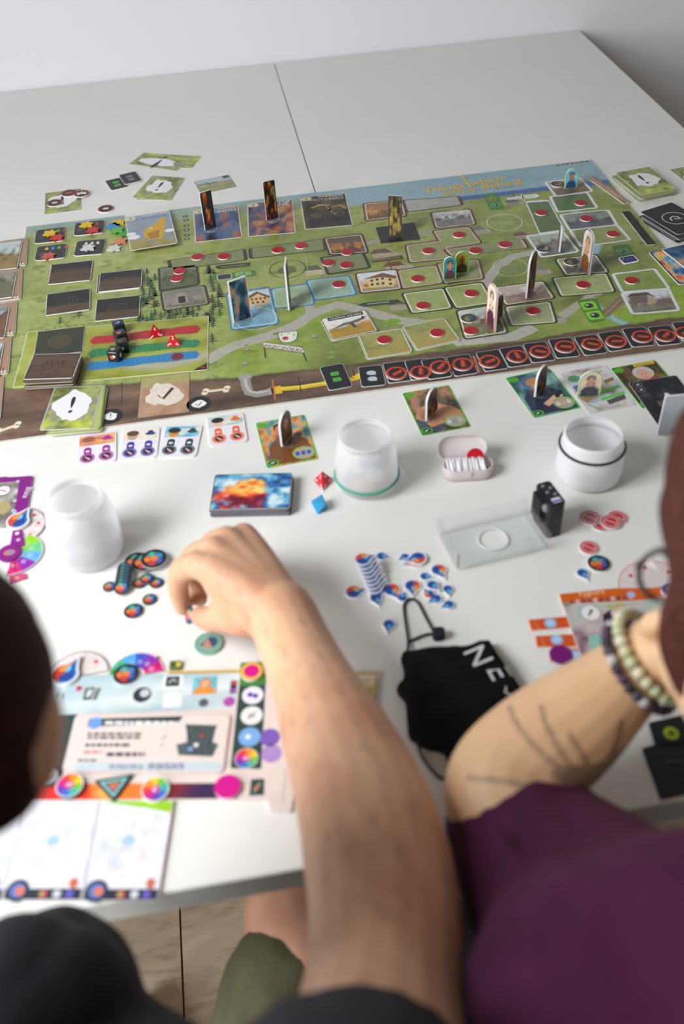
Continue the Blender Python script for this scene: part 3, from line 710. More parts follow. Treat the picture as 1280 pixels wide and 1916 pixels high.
# ---- red hazard tokens on the map
def art_red(m, r, zz):
    m.poly(circ(0, 0, r*.96, n=28), zz, S(178,20,38)); m.line(circ(0, 0, r*.66, n=20), r*.07, zz+.00003, S(126,10,26), True)
    m.line([(-r*.3,-r*.25),(-r*.1,r*.3),(r*.1,-r*.1),(r*.32,r*.3)], r*.10, zz+.00004, S(130,10,28)); m.line([(-r*.35,-r*.3),(r*.35,-r*.3)], r*.09, zz+.00004, S(130,10,28))
RG = 'red danger tokens on the map'
for x, y, lab in [(369.5,481,'left of two red tokens on the outskirts strip by the forest picture'), (419,480,'right of two red tokens on the outskirts strip by the forest picture'),
    (520,468,'left of two red tokens on the strip leading to the fish bay'), (563.6,460,'right of two red tokens on the strip leading to the fish bay'),
    (650,472,'red token at the lower edge of the dark fish bay picture'), (615,492,'left red token on the olive tile below the fish bay'), (648,496,'right red token on the olive tile below the fish bay'),
    (634,532,'red token on the blue-edged tile right of the edge-on standee'), (336,507,'upper red token on the forest picture'), (331,521,'lower red token on the forest picture'),
    (859,439.5,'red token on the tile below the grey bakery picture'), (802,469.5,'red token on the tile above the two green arched standees, left one'), (890,469,'middle red token of the three above the two green arched standees'), (945,457.6,'red token at the right end of the brown-edged residential strip'),
    (781.6,521.6,"red token right of the yellow neighbours' house picture"), (882,549,'red token left of the orange arched standee'),
    (1087,380,'red token just below the green arched standee at the far corner'), (1013,398,'red token on the tall white-edged vertical tile'), (1097,409,'red token on the police station picture'), (1147,438,'red token on the tile below the police station'),
    (1091,533,'red token below the tall blue-edged arched standee'), (1182,525,'red token above the train station picture'),
    (791.5,572,'red token on the tile right of the downtown ribbon'), (719,636,'red token on the dry-grass tile below the central square'), (818,623,'red token on the dry-grass tile with the dark shrub, right one'),
    (881,619,'red token at the lower left of the strawberry garden picture'), (997,582,'red token on the tile right of the strawberry garden')]:
    lift = BT + (.0018 if (abs(x-719) < 1 or abs(x-818) < 1) else .0006)
    token('red_token', x, y, .0096, S(178,20,38), art_red, lab, 'token', RG, lift)
# other round or square map tokens
def art_pic(seed, stops):
    def art(m, r, zz):
        m.poly(circ(0,0,r*.92,n=24), zz, S(60,58,54))
        for k in range(9):
            a = k*2.4; rr = r*.55*math.sqrt((k+.5)/9); m.poly(circ(rr*math.cos(a), rr*math.sin(a), r*.3, n=8), zz+.00002*(k+1), stops[k % len(stops)])
    return art
for x, y, st, lab in [(1043,345,[S(60,84,90),S(120,90,60),S(150,130,90)],'dark round picture token beside the far green standee'), (1017,466,[S(30,36,38),S(70,90,96),S(150,150,150)],'black round picture token on the intersection picture'), (1069,490,[S(96,84,50),S(140,120,80),S(60,60,50)],'brown round picture token left of the blue-edged standee'), (877,596,[S(80,110,70),S(130,140,70),S(60,90,96)],'green round picture token on the strawberry garden picture')]:
    token('picture_token', x, y, .0105, S(60,58,54), art_pic(3, st), lab, 'token', 'round picture tokens', BT + .0008)
p = P(1177, 486, BT)
def art_blue(m, r, zz):
    m.poly(rrect(.0215,.0165,.0025), zz, S(52,48,110)); m.line([(-.006,-.003),(0,.003),(.006,-.001)], .0012, zz+.00003, S(120,120,190)); m.poly(circ(-.007,.004,.0014,n=8), zz+.00003, S(220,220,230))
token('blue_token', 1176.5, 486, .01, WHITE, art_blue, 'dark blue square token on the small green panel', 'token', None, BT + .0003, pts=rrect(.025,.020,.003), rz=.1)
# loose cardboard location tiles near the town sign
def plane_art(m, w, h, z0):
    m.poly(rrect(w-.0006,h-.0006,.004), z0, S(40,48,42)); m.poly(rrect(w-.003,h-.003,.003), z0+.00002, S(226,216,190))
    m.grid(-w/2+.003, w/2-.003, -h/2+.003, h/2-.003, z0+.00004, 20, 14, lambda u, v: mix(ramp(fbm(u*5, v*8, 4, 4), [(.2,(196,150,60)),(.8,(150,128,60))]), mix(Sa((232,232,226))*np.ones(u.shape+(3,)), Sa((206,140,80))*np.ones(u.shape+(3,)), np.clip(fbm(u*6, v*4, 11, 3)*3-1.2, 0, 1)*np.clip(1.3-np.abs(v-.5)*5, 0, 1)), np.clip((v-.42)*12, 0, 1)))
    g = S(84,96,96)
    m.line([(-.02,-.001),(-.006,.004),(.010,.005),(.026,.009)], [.002,.005,.005,.002], z0+.0001, g); m.line([(-.026,-.003),(-.004,.003),(.03,.013)], [.0015,.004,.0015], z0+.00012, S(104,116,112)); m.line([(.004,.004),(.007,-.009)], [.006,.004], z0+.00012, S(70,80,80)); m.line([(.022,.008),(.024,.015)], .003, z0+.00012, g)
    m.poly([(-w*.36,h*.31),(w*.40,h*.31),(w*.40,h*.46),(-w*.36,h*.46)], z0+.0001, S(36,42,36)); m.text('CENTRAL SQUARE', (-w*.33,h*.345), (w*.37,h*.345), z0+.00014, S(240,240,236), 1.1)
def grass_tile(seed):
    def art(m, w, h, z0):
        m.poly(rrect(w-.0006,h-.0006,.004), z0, S(52,62,50)); m.poly(rrect(w-.0022,h-.0022,.003), z0+.00002, S(230,232,206))
        m.grid(-w/2+.0024, w/2-.0024, -h/2+.0024, h/2-.0024, z0+.00004, 20, 16, lambda u, v: mix(ramp(np.clip(fbm(u*4, v*7, seed, 4)*.6+v*.4, 0, 1), [(.15,(176,152,84)),(.45,(168,158,92)),(.8,(150,160,96))]), Sa((112,124,76))*np.ones(u.shape+(3,)), np.clip(fbm(u*5+seed, v*5, seed+9, 3)*5-2.7, 0, 1)*.6))
    return art
card('location_tile', [(599,596),(685,582.5),(708,619),(620.6,642)], plane_art, 'cardboard tile with a grey propeller plane, named Central Square', 'tile', 'loose location tiles', BT + .0002, t=.0014, r=.005)
card('location_tile', [(670.6,629),(751.6,614),(774,660.7),(685,674)], grass_tile(5), 'dry-grass cardboard tile with one red token, left of the pair', 'tile', 'loose location tiles', BT + .0002, t=.0014, r=.005)
card('location_tile', [(751.6,611.5),(830,595.6),(864.5,638),(778,658)], grass_tile(8), 'dry-grass cardboard tile with a round dark shrub, right of the pair', 'tile', 'loose location tiles', BT + .0002, t=.0014, r=.005)

# ---- row of black cards on the earth strip, orange tokens on them
BC = [[(597,688),(642.5,681),(659,723),(616.6,733)], [(667.5,684),(713,680),(723,725.6),(680,729)], [(716,680.6),(759.6,674),(773,714),(726,720)], [(757,674),(801,667),(812,709),(771,716)], [(786,671),(831,664.7),(847,708.5),(803,715.7)],
      [(832.6,666),(878,659),(897,702),(851,710)], [(888,656.7),(931,651),(952,694),(911,700.5)], [(931,650),(975,643),(998.6,686),(953.5,692.6)], [(976,642),(1022,635),(1039.6,678),(997,684.5)], [(1023.7,632.7),(1070,627.4),(1086,671),(1042,676.5)],
      [(1070,628.7),(1116.6,622),(1138,664.6),(1096.7,671)], [(1115,622),(1160.5,614),(1183,656.6),(1143,664)], [(1160.5,612.8),(1207,607.5),(1228,650),(1184,656)], [(1211,610),(1253.4,602),(1276,648.7),(1233.5,654)], [(1254,601),(1300,594),(1322,640),(1278,646)]]
ORD = ['first','second','third','fourth','fifth','sixth','seventh','eighth','ninth','tenth','eleventh','twelfth','thirteenth','fourteenth','fifteenth']
for k, q in enumerate(BC):
    lab = ['small black card with two green squares, leftmost of the black row', 'small black card with two white speech bubbles, second in the black row'][k] if k < 2 else f'small black card in the earth strip row, {ORD[k]} from the left, under an orange token'
    art = art_black('pair', S(96,196,70)) if k == 0 else art_black('blob', S(196,202,214)) if k == 1 else art_black()
    card('black_card', q, art, lab, 'card', 'black cards along the earth strip', BT + .0002 + (.0011 if k in (3,) else .0022 if k == 4 else .0), size=(.031, .044) if k not in (0,) else None, t=.0010, r=.0035)
def art_orange(m, r, zz):
    pts = [((r*(.97 if i % 2 else .90))*math.cos(2*math.pi*i/44), (r*(.97 if i % 2 else .90))*math.sin(2*math.pi*i/44)) for i in range(44)]
    m.poly(pts, zz, S(206,70,38)); m.poly(circ(0,0,r*.78,n=30), zz+.00002, S(34,28,30))
    m.poly([(-r*.45,-r*.16),(r*.62,-r*.16),(r*.62,r*.16),(-r*.45,r*.16)], zz+.00004, S(206,70,44)); m.poly([(-r*.62,-r*.34),(r*.40,-r*.34),(r*.40,-r*.16),(-r*.62,-r*.16)], zz+.00004, S(112,44,34))
rr = random.Random(8)
for k, (x, y) in enumerate([(742,698.7),(786.7,696.5),(824,687),(866,682),(916,676.6),(968,666.8),(1010.6,658),(1058,649),(1108,644),(1153,639),(1202,630),(1245,628),(1283,623)]):
    token('orange_token', x, y, .0137, S(206,70,38), art_orange, f'round orange no-entry token on a black card, {ORD[k]} from the left', 'token', 'orange tokens on the black cards', BT + (.0013 if k not in (1, 2) else .0035), t=.0015, rz=[.5,1.3,.8,1.4,.35,1.6,-.5,-.4,-.6,-.15,-.45,.7,.3][k], n=36)

# ---- standees
def standee(bl, br, top, shape, rim, paint, label, h0=BT, width=None, ang=None, base_r=.0115, thick=.0026, group='cardboard standees in clear feet', back=None):
    a = P(*bl, h0 + .003); b = P(*br, h0 + .003); c = (a + b)/2; d = b - a
    th = math.atan2(d[1], d[0]) if ang is None else math.radians(ang); w = np.linalg.norm(d) if width is None else width
    hgt = height_at(np.array((c[0], c[1], TZ + h0)), top)
    t = empty('standee', (c[0], c[1], TZ + h0), th)
    z0 = .0022
    if shape == 'arch':
        rad = w/2; out = [(-rad, z0), (rad, z0)] + [(rad*math.cos(math.radians(q)), hgt - rad*1.05 + rad*1.05*math.sin(math.radians(q))) for q in range(0, 181, 15)]
    else:
        out = [(-w/2, z0), (w/2, z0)] + [(w/2-.0015, hgt-.0004), (-w/2+.0015, hgt-.0004)][:0] + [(w/2, hgt-.0015), (w/2-.0015, hgt), (-w/2+.0015, hgt), (-w/2, hgt-.0015)]
    n = len(out); m = MB()
    m.raw([(x, -thick/2, y) for x, y in out] + [(x, thick/2, y) for x, y in out], [[i, (i+1) % n, n+(i+1) % n, n+i] for i in range(n)], S(222,222,226))
    cy = sum(y for _, y in out)/n
    for s, pn in ((-1, paint), (1, back or paint)):
        yy = s*(thick/2)
        order = list(range(n)) if s < 0 else list(range(n-1, -1, -1))
        m.raw([(x, yy, y) for x, y in out], [order], rim)
        # painted picture: a fan of strips inside the rim
        mi = .0013; nx, nz = 9, 18; U = np.linspace(0, 1, nx+1); V = np.linspace(0, 1, nz+1); uu, vv = np.meshgrid(U, V); cc = np.clip(pn(uu, vv), 0, 1)
        vs_ = []
        for j in range(nz+1):
            zz = z0 + mi*.5 + (hgt - z0 - mi*1.6)*V[j]
            hw = w/2 - mi
            if shape == 'arch':
                zc = hgt - w/2*1.05
                if zz > zc: hw = max(.0004, math.sqrt(max(0, (w/2)**2 - ((zz-zc)/1.05)**2)) - mi*.9)
            for i in range(nx+1): vs_.append((-hw + 2*hw*U[i], yy + s*.00006, zz))
        b0 = len(m.v); m.v += vs_; flat = cc.reshape(-1, 3).tolist()
        for j in range(nz):
            for i in range(nx):
                q = [j*(nx+1)+i, j*(nx+1)+i+1, (j+1)*(nx+1)+i+1, (j+1)*(nx+1)+i]
                if s > 0: q = q[::-1]
                m.f.append([b0 + e for e in q]); m.c.append([flat[e] for e in q])
    m.build('picture_panel', M_PRINT, t)
    m = MB(); m.lathe([(0,.0001),(base_r*.96,.0001),(base_r,.0006),(base_r,.0016),(base_r*.93,.0021),(0,.0021)], WHITE, 28)
    m.build('foot', M_CLEARBASE, t, smooth=True)
    for s in (-1, 1):
        m = MB(); m.prism(rrect(base_r*.9, .0017, .0006, 1, 0, s*(thick/2 + .00095)), .0021, .0105, WHITE, WHITE); m.build('clip', M_CLEARBASE, t)
    return tag(t, label, 'standee', group)
FIRE = cloudpic(3, [(.1,(16,34,52)),(.45,(30,50,66)),(.6,(70,36,26)),(.75,(190,84,30)),(.92,(226,150,50))], 3)
DARKP = cloudpic(9, [(.1,(14,14,18)),(.4,(40,26,18)),(.6,(96,52,24)),(.8,(180,110,50)),(.95,(90,120,60))], 4)
TANKP = cloudpic(12, [(.1,(12,12,14)),(.5,(30,26,22)),(.62,(140,46,30)),(.75,(190,140,50)),(.9,(70,110,60))], 4)
BLUEP = cloudpic(15, [(.1,(10,26,44)),(.4,(24,56,82)),(.6,(50,96,120)),(.78,(110,150,160)),(.92,(210,120,50))], 4)
MOTO = cloudpic(18, [(.1,(20,20,18)),(.4,(60,56,36)),(.6,(120,108,60)),(.8,(196,160,90)),(.95,(210,130,50))], 5)
def portrait(bgc, skin, cloth, seed, hair=(50,36,28)):
    def fn(u, v):
        n = fbm(u*4, v*5, seed, 4); c = Sa(bgc)*(.6 + .8*n)[..., None]
        body = np.clip((1.0 - np.hypot((u-.5)/.52, (v-.02)/.46))*14, 0, 1); c = mix(c, Sa(cloth)*(.7 + .5*n)[..., None], body)
        hr = np.clip((1.0 - np.hypot((u-.5)/.27, (v-.66)/.24))*14, 0, 1); c = mix(c, Sa(hair)*(.8 + .4*n)[..., None], hr)
        f = np.clip((1.0 - np.hypot((u-.5)/.20, (v-.61)/.19))*14, 0, 1); return mix(c, Sa(skin)*(.85 + .3*n)[..., None], f)
    return fn
GREEN = S(104,200,60); EDGE = S(222,222,226)
standee((383.6,430),(404,423), 358, 'rect', S(40,40,44), FIRE, 'tall dark standee with an orange flame, on the cannon card', h0=BT+.001)
standee((499,411),(520,406), 338, 'rect', S(40,40,44), TANKP, 'tall dark standee with red and yellow splashes, on the tank card', h0=BT+.001)
standee((728,438),(752.4,440), 366, 'rect', S(60,60,60), MOTO, 'rectangular standee with a motorbike picture on the black square')
standee((437,604),(470,592), 521, 'rect', EDGE, BLUEP, 'blue rectangular standee with an orange streak on the blue house picture')
standee((540,566),(543,572), 490, 'rect', EDGE, MOTO, 'grey rectangular standee seen edge-on, in the blue-edged tile', width=.030, ang=80)
standee((829,522),(853,520), 480, 'arch', GREEN, portrait((60,130,150),(190,130,100),(90,60,80), 4), 'small green-rimmed arched standee, front one of the pair')
standee((851,510),(876,507), 470, 'arch', GREEN, portrait((150,150,70),(120,80,40),(60,50,30), 7, (200,130,40)), 'small green-rimmed arched standee, back one of the pair')
standee((982,549),(1001,546), 470, 'arch', EDGE, DARKP, 'tall arched standee with a dark brown painting, pale edge towards the viewer', width=.029, ang=52, base_r=.014)
standee((1083,508),(1105,505), 430, 'arch', S(60,50,110), portrait((206,196,190),(200,150,110),(120,80,40), 9, (130,90,50)), 'tall arched standee with a violet rim and long-haired figure', width=.026, ang=101, base_r=.013)
standee((1044,466),(1048,460), 423, 'arch', EDGE, DARKP, 'arched standee seen edge-on, on the intersection picture', width=.026, ang=74, base_r=.014)
standee((1056,352),(1079,350), 315, 'arch', GREEN, portrait((120,190,216),(190,120,90),(50,70,130), 12), 'green-rimmed arched standee with a blue-shirted man, far corner of the board')
standee((911,614),(926,609), 532, 'arch', S(232,110,44), portrait((226,216,200),(226,196,170),(90,40,70), 14), 'orange-rimmed arched standee on the strawberry garden picture', width=.026, ang=101, base_r=.014)
standee((924,602),(938,590), 553, 'arch', S(206,206,206), DARKP, 'dark arched standee behind the orange-rimmed one', width=.026, ang=48, base_r=.013)

# ---- dice on the map
def die_d4(x, y, h0, s, c, rz, label, nums, tc, mat_):
    p = P(x, y, h0); e = s/math.sqrt(3); hh = s*math.sqrt(2/3); o = empty('four_sided_die', (p[0], p[1], TZ + h0), rz)
    v = [np.array((e*math.cos(math.radians(q)), e*math.sin(math.radians(q)), 0)) for q in (90, 210, 330)] + [np.array((0, 0, hh))]
    me = bpy.data.meshes.new('body'); me.from_pydata([tuple(q) for q in v], [], [(2,1,0),(0,1,3),(1,2,3),(2,0,3)])
    bm = bmesh.new(); bm.from_mesh(me); bmesh.ops.bevel(bm, geom=bm.edges[:], offset=.0009, segments=2, affect='EDGES'); bm.to_mesh(me); bm.free()
    ca = me.color_attributes.new('Col', 'FLOAT_COLOR', 'CORNER'); ca.data.foreach_set('color', [*c, 1.0]*len(me.loops))
    me.materials.append(mat_); b = bpy.data.objects.new('body', me); col.objects.link(b); b.parent = o
    for f, ns in (((0,1,3), nums[0]), ((1,2,3), nums[1]), ((2,0,3), nums[2])):
        A, B_, D = v[f[0]], v[f[1]], v[f[2]]; cen = (A+B_+D)/3; nrm = np.cross(B_-A, D-A); nrm /= np.linalg.norm(nrm); m = MB()
        for apex, s_ in zip((D, A, B_), ns):
            up = apex - cen; up /= np.linalg.norm(up); rt = np.cross(up, nrm); q = cen + up*s*.22 + nrm*.00025
            tv, tf = text_mesh(s_); m.raw([q + rt*(a[0]-.5)*s*.13*(1.0 if s_ != '1' else .5) + up*(a[1]-.6)*s*.13*(1.0 if s_ != '1' else .5) for a in tv], tf, tc)
        tag(m.build('numbers', M_PRINT, o))
    return tag(o, label, 'die', 'dice')
M_REDDIE = mat('red_die', .2, color=S(196,24,34))
die_d4(291, 628, BT, .024, S(196,24,34), .25, 'red four-sided die touching the red track', [('4','3','2'),('4','1','3'),('4','2','1')], S(240,236,232), M_GLOSS)
die_d4(326, 644, BT, .024, S(196,24,34), -.1, 'red four-sided die between the green and blue tracks', [('2','1','3'),('2','3','4'),('2','4','1')], S(240,236,232), M_GLOSS)
def die_d6(x, y, h0, s, rz, label, icons):
    p = P(x, y, h0); o = empty('cube_die', (p[0], p[1], TZ + h0), rz)
    me = bpy.data.meshes.new('body'); bm = bmesh.new(); bmesh.ops.create_cube(bm, size=s); bmesh.ops.translate(bm, verts=bm.verts, vec=(0,0,s/2))
    bmesh.ops.bevel(bm, geom=bm.edges[:], offset=s*.16, segments=3, affect='EDGES', profile=.6); bm.to_mesh(me); bm.free()
    me.polygons.foreach_set('use_smooth', [True]*len(me.polygons))
    ca = me.color_attributes.new('Col', 'FLOAT_COLOR', 'CORNER'); ca.data.foreach_set('color', [*S(34,36,34), 1.0]*len(me.loops)); me.materials.append(M_GLOSS)
    b = bpy.data.objects.new('body', me); col.objects.link(b); b.parent = o
    m = MB(); k = s*.27
    for i, c in enumerate(icons[0]): m.poly(circ((i-.5)*k*.6, (i % 2)*k*.4-.0008, k*(.75 if i == 0 else .5), n=14), s + .00008 + i*.00004, c)
    m.build('top_icon', M_PRINT, o)
    for f, ic in ((0, icons[1]), (1, icons[2])):
        m = MB()
        for i, c in enumerate(ic):
            pts = circ((i-.5)*k*.7, s*.5 + (i % 2)*k*.3, k*(.7 if i == 0 else .45), n=14); yy = -s/2 - .00008 - i*.00004
            m.raw([(a, yy, bb) if f == 0 else (-yy, a, bb) for a, bb in pts], [list(range(14))], c)
        m.build('side_icon', M_PRINT, o)
    return tag(o, label, 'die', 'dice')
WH, BLc, ORc = S(230,230,230), S(70,100,190), S(214,90,50)
die_d6(225, 622, BT, .016, .2, 'black cube die with a blue icon on top, farthest of the row', [[BLc, S(120,140,210)], [S(70,60,80)], [S(60,60,70)]])
die_d6(228, 640, BT, .016, .35, 'black cube die with an orange and blue icon, second of the row', [[ORc, BLc], [S(190,70,60), BLc], [ORc]])
die_d6(231, 656, BT, .016, .1, 'black cube die with a white side icon, third of the row', [[S(90,80,70)], [WH], [S(120,110,100)]])
die_d6(218, 672, BT, .0165, -.35, 'black cube die nearest the players, on the blue track', [[S(150,140,120)], [ORc, WH], [WH]])

# ================================================================ cards on the far half and along the board
def art_dirt(m, w, h, z0):
    m.poly(rrect(w-.0006,h-.0006,.002), z0, S(170,136,112)); m.line(rrect(w-.002,h-.002,.002), .0004, z0+.00002, S(110,84,66), True)
    m.poly(rrect(.007,.005,.001,1,-w/2+.006 if w > h else w/2-.007,-h/2+.005), z0+.00003, S(226,220,210)); m.text('1', (w/2-.008,-h/2+.0035), (w/2-.0065,-h/2+.0035), z0+.00006, S(90,70,60))
# back-left group
q = [(240,307.6),(269,286),(358,297),(329,320)]
card('event_card', [(262,312),(291,290),(379,290.5),(361,314)], art_excl(3), 'green landscape card peeking from under another, farthest from the players', 'card', 'green exclamation cards', 0)
card('event_card', [(329,320),(240,307.6),(269,286),(358,297)], art_excl(5), 'green exclamation card lying sideways, farthest top card behind the board', 'card', 'green exclamation cards', .0006)
card('event_card', [(287,333),(345,334),(322,374),(252,374)], art_excl(9), 'green card half hidden under the exclamation card behind the submarine card', 'card', 'green exclamation cards', 0, size=(.063,.088))
card('event_card', [(285,329.5),(345,333),(315,376),(245,369)], art_excl(7), 'green exclamation card behind the submarine card, lying on another green card', 'card', 'green exclamation cards', .0006, size=(.063,.088))
card('black_card', [(199,336),(222,332),(241,352),(212,360)], art_black('pair', S(96,196,70)), 'small black card with green squares behind the board', 'card', 'small black cards behind the board', 0, size=(.031,.044), t=.001)
card('black_card', [(220,326),(248,321),(268,341),(240,347)], art_black('blob', S(120,124,130)), 'small black card with grey mark behind the board', 'card', 'small black cards behind the board', .0011, size=(.031,.044), t=.001)
def art_photo(m, w, h, z0):
    m.poly(rrect(w-.0006,h-.0006,.0028), z0, S(70,72,66)); m.grid(-w/2+.0015, w/2-.0015, -h/2+.0015, h/2-.0015, z0+.00002, 18, 12, lambda u, v: mix(ramp(fbm(u*5, v*6, 4, 4), [(.2,(128,132,84)),(.8,(176,172,128))]), Sa((176,192,200))*np.ones(u.shape+(3,)), np.clip((v-.6)*12, 0, 1)))
    m.line([(-w*.45,h*.18),(w*.1,h*.12)], .003, z0+.00005, S(60,62,60)); m.line([(-w*.2,h*.3),(-w*.12,0)], .0015, z0+.00006, S(60,62,60)); m.poly([(w*.3,h*.3),(w*.47,h*.3),(w*.47,h*.47),(w*.3,h*.47)], z0+.00006, S(60,62,64))
card('photo_card', [(360,341),(428,327),(444,351),(378,362)], art_photo, 'landscape card with a field photograph behind the cannon card', 'card', None, 0)
card('event_card', [(84,361.7),(152,353),(153.5,392.6),(83,402.7)], art_excl(11), 'green exclamation card under three black and red tokens', 'card', 'green exclamation cards', 0)
def art_ring(ic):
    def art(m, r, zz):
        m.poly(circ(0,0,r*.97,n=28), zz, S(178,64,46)); m.poly(circ(0,0,r*.84,n=28), zz+.00002, S(34,32,34))
        if ic == 1: m.poly([(-r*.5,-r*.2),(r*.5,-r*.2),(r*.5,r*.25),(-r*.5,r*.25)], zz+.00004, S(196,70,46))
        elif ic == 2:
            for k in range(3): m.poly(circ(-r*.4+k*r*.4, (k % 2)*r*.15, r*.22, r*.35, 10), zz+.00004+k*.00002, S(226,226,226))
        else: m.poly(rrect(r*.7, r*.5, r*.12, 2), zz+.00004, S(206,206,206))
    return art
for x, y, ic, lf, lab in [(129,361.7,1,.0006,'black token with a red bar on the far green card'), (153,362.7,2,.0006,'black token with white shapes overhanging the far green card'), (102.5,380,3,.0006,'black token with one white blob on the far green card'), (198,391,4,0,'single black and red token alone on the table behind the board')]:
    token('ring_token', x, y, .0135, S(178,64,46), art_ring(ic), lab, 'token', 'black tokens with red rims', lf + (.0017 if ic == 2 else 0), n=28)
# back-right group
DQ = [(1253,330.5),(1222,375),(1158,372),(1150,330)]
q1 = [(1147,331),(1216,319),(1270,354),(1192,368)]
hh = pile('event_card', q1, 9, 'green card in the tilted deck at the far right, below its top card', 'far right deck of green cards', 0, (.063,.088), .0009, .0035, .05, 3, S(150,160,90), S(206,206,190), lambda m, w, h, z0: m.line(rrect(w-.002,h-.002,.002), .0005, z0, S(70,76,50), True))
def art_excl_land(seed):
    a = art_excl(seed)
    def art(m, w, h, z0):
        k = MB(); a(k, h, w, z0); k.v = [(y, -x, zz) for x, y, zz in k.v]; m_b = len(m.v); m.v += k.v; m.f += [[i + m_b for i in f] for f in k.f]; m.c += k.c
    return art
card('event_card', [(1147,326),(1219,316),(1273,350),(1192,362)], art_excl(6), 'green exclamation card on top of the far right deck', 'card', 'green exclamation cards', hh, size=(.063,.088))
card('event_card', [(1253,322),(1320,312),(1372,342),(1296,352)], art_excl(8), 'green exclamation card cut by the right picture border', 'card', 'green exclamation cards', 0, size=(.063,.088))
q2 = [(1190,404),(1263,386),(1335,424),(1262,446)]
hb = pile('portal_card', q2, 6, 'black card in the deck beside the board, below its top card', 'deck of black cards at the right', 0, (.063,.088), .0011, .004, .035, 6, S(30,30,34), S(150,150,152), None)
card('portal_card', [(1190,399),(1263,380),(1337,418),(1263,439)], art_black('ring', S(226,226,226)), 'black card with a white ring emblem, top of the deck right of the board', 'card', 'deck of black cards at the right', hb, size=(.063,.088))
# cards tucked over the board's right edge
card('tucked_card', [(1108,333),(1122,329),(1167,381),(1160,385)], lambda m, w, h, z0: m.grid(-w/2, w/2, -h/2, h/2, z0, 4, 14, cloudpic(3, [(.2,(120,92,74)),(.5,(176,142,116)),(.8,(200,166,138))], 3)), 'brown narrow card lying over the far right edge of the board', 'card', None, BT + .0002, t=.0012)
card('tucked_card', [(1159,399),(1177,395),(1228,459),(1214,458)], lambda m, w, h, z0: m.grid(-w/2, w/2, -h/2, h/2, z0, 4, 14, cloudpic(5, [(.2,(24,22,24)),(.6,(44,38,38)),(.85,(80,60,56))], 5)), 'black narrow card lying over the right edge of the board', 'card', None, BT + .0002, t=.0012)
NEB = lambda s: cloudpic(s, [(.05,(14,30,66)),(.25,(30,84,140)),(.42,(96,160,196)),(.55,(232,206,140)),(.68,(236,150,50)),(.8,(214,60,40)),(.95,(120,20,60))], 3)
card('adventure_card', [(1217,473),(1290,460),(1345,520),(1268,536)], lambda m, w, h, z0: (m.poly(rrect(w-.001,h-.001,.003), z0, S(46,52,58)), m.grid(-w/2+.003, w/2-.003, -h/2+.003, h/2-.003, z0+.00002, 16, 16, NEB(14))), 'blue and orange painted card at the right edge of the board', 'card', 'painted cards right of the board', BT + .0002, t=.0012)
card('adventure_card', [(1240,468),(1310,450),(1370,500),(1300,520)], art_flat(cloudpic(21, [(.2,(16,40,70)),(.6,(60,120,160)),(.9,(220,160,80))], 4), 14, 14), 'blue painted card lying higher, touching the right picture border', 'card', 'painted cards right of the board', BT + .003, t=.0012)
# vehicle cards on the far edge of the board
def vehicle(title, fn, tc, badge=True, extra=None):
    def art(m, w, h, z0):
        m.poly(rrect(w-.001,h-.001,.002), z0, S(206,196,170)); m.grid(-w/2+.0015, w/2-.0015, -h/2+.0015, h/2-.0015, z0+.00002, 24, 26, fn)
        if extra: extra(m, w, h, z0+.00005)
        m.text(title, (-w*.28 if len(title) > 4 else -w*.05, h*.33), (w*.44, h*.33), z0+.00012, tc, 1.15)
        m.poly(rrect(w*.22, h*.11, .003, 2, -w*.37, h*.42), z0+.00012, S(214,206,180)); m.poly(circ(-w*.37, h*.42, .0022, n=8), z0+.00016, S(90,80,60))
        lines(m, -w*.1, w*.45, h*.43, h*.47, 1, z0+.00012, S(226,220,210), 4)
    return art
VC = 'vehicle picture cards on the board'
def sub(m, w, h, zz):
    Y = S(206,164,44)
    m.poly([(-w*.18,-h*.05),(-w*.05,h*.10),(w*.10,h*.12),(w*.30,h*.34),(w*.38,h*.30),(w*.30,-h*.08),(w*.20,-h*.30),(-w*.05,-h*.28),(-w*.16,-h*.18)], zz, Y); m.poly([(-w*.1,-h*.1),(w*.2,-h*.02),(w*.14,-h*.26),(-w*.04,-h*.26)], zz+.00003, S(166,124,34)); m.line([(-w*.30,h*.20),(-w*.20,h*.18),(-w*.12,h*.06)], .0018, zz+.00004, S(176,140,40)); m.poly(circ(w*.02,h*.04,.003,n=10), zz+.00005, S(196,220,190))
    for x, y, r in ((-w*.38,-h*.14,.010),(-w*.42,-h*.04,.008),(w*.40,-h*.1,.008)): m.poly(circ(x, y, r, r*.7, 12), zz+.00006, S(232,234,238))
card('vehicle_card', [(234,408),(318,393),(331,456),(243,470)], vehicle('SUBMARINE', pic_scene((150,162,176),(160,144,80),(120,146,170), 6, .25, .5), S(70,120,190), extra=sub), 'sleeved card with a yellow submarine, lifted above the board', 'card', VC, .010, t=.0006)
m = MB(); c, a, w, h = frame([(234,408),(318,393),(331,456),(243,470)], .004); m.prism(rrect(w*.96, h*.96, .002), .00003, .0096-BT, S(226,226,226), S(52,50,48))
tag(m.build('card_tray', M_PRINT, loc=(c[0], c[1], TZ+BT), rz=a), 'dark-edged low block of cards under the submarine card', 'card block')
card('vehicle_card', [(361,393),(444,385),(455,444),(366,454)], vehicle('CANNON', cloudpic(8, [(.1,(60,44,60)),(.35,(64,92,130)),(.55,(84,106,140)),(.68,(170,100,60)),(.85,(150,60,40))], 3), S(206,226,232)), 'card with a fiery cannon painting, beside the submarine card', 'card', VC, BT + .0001)
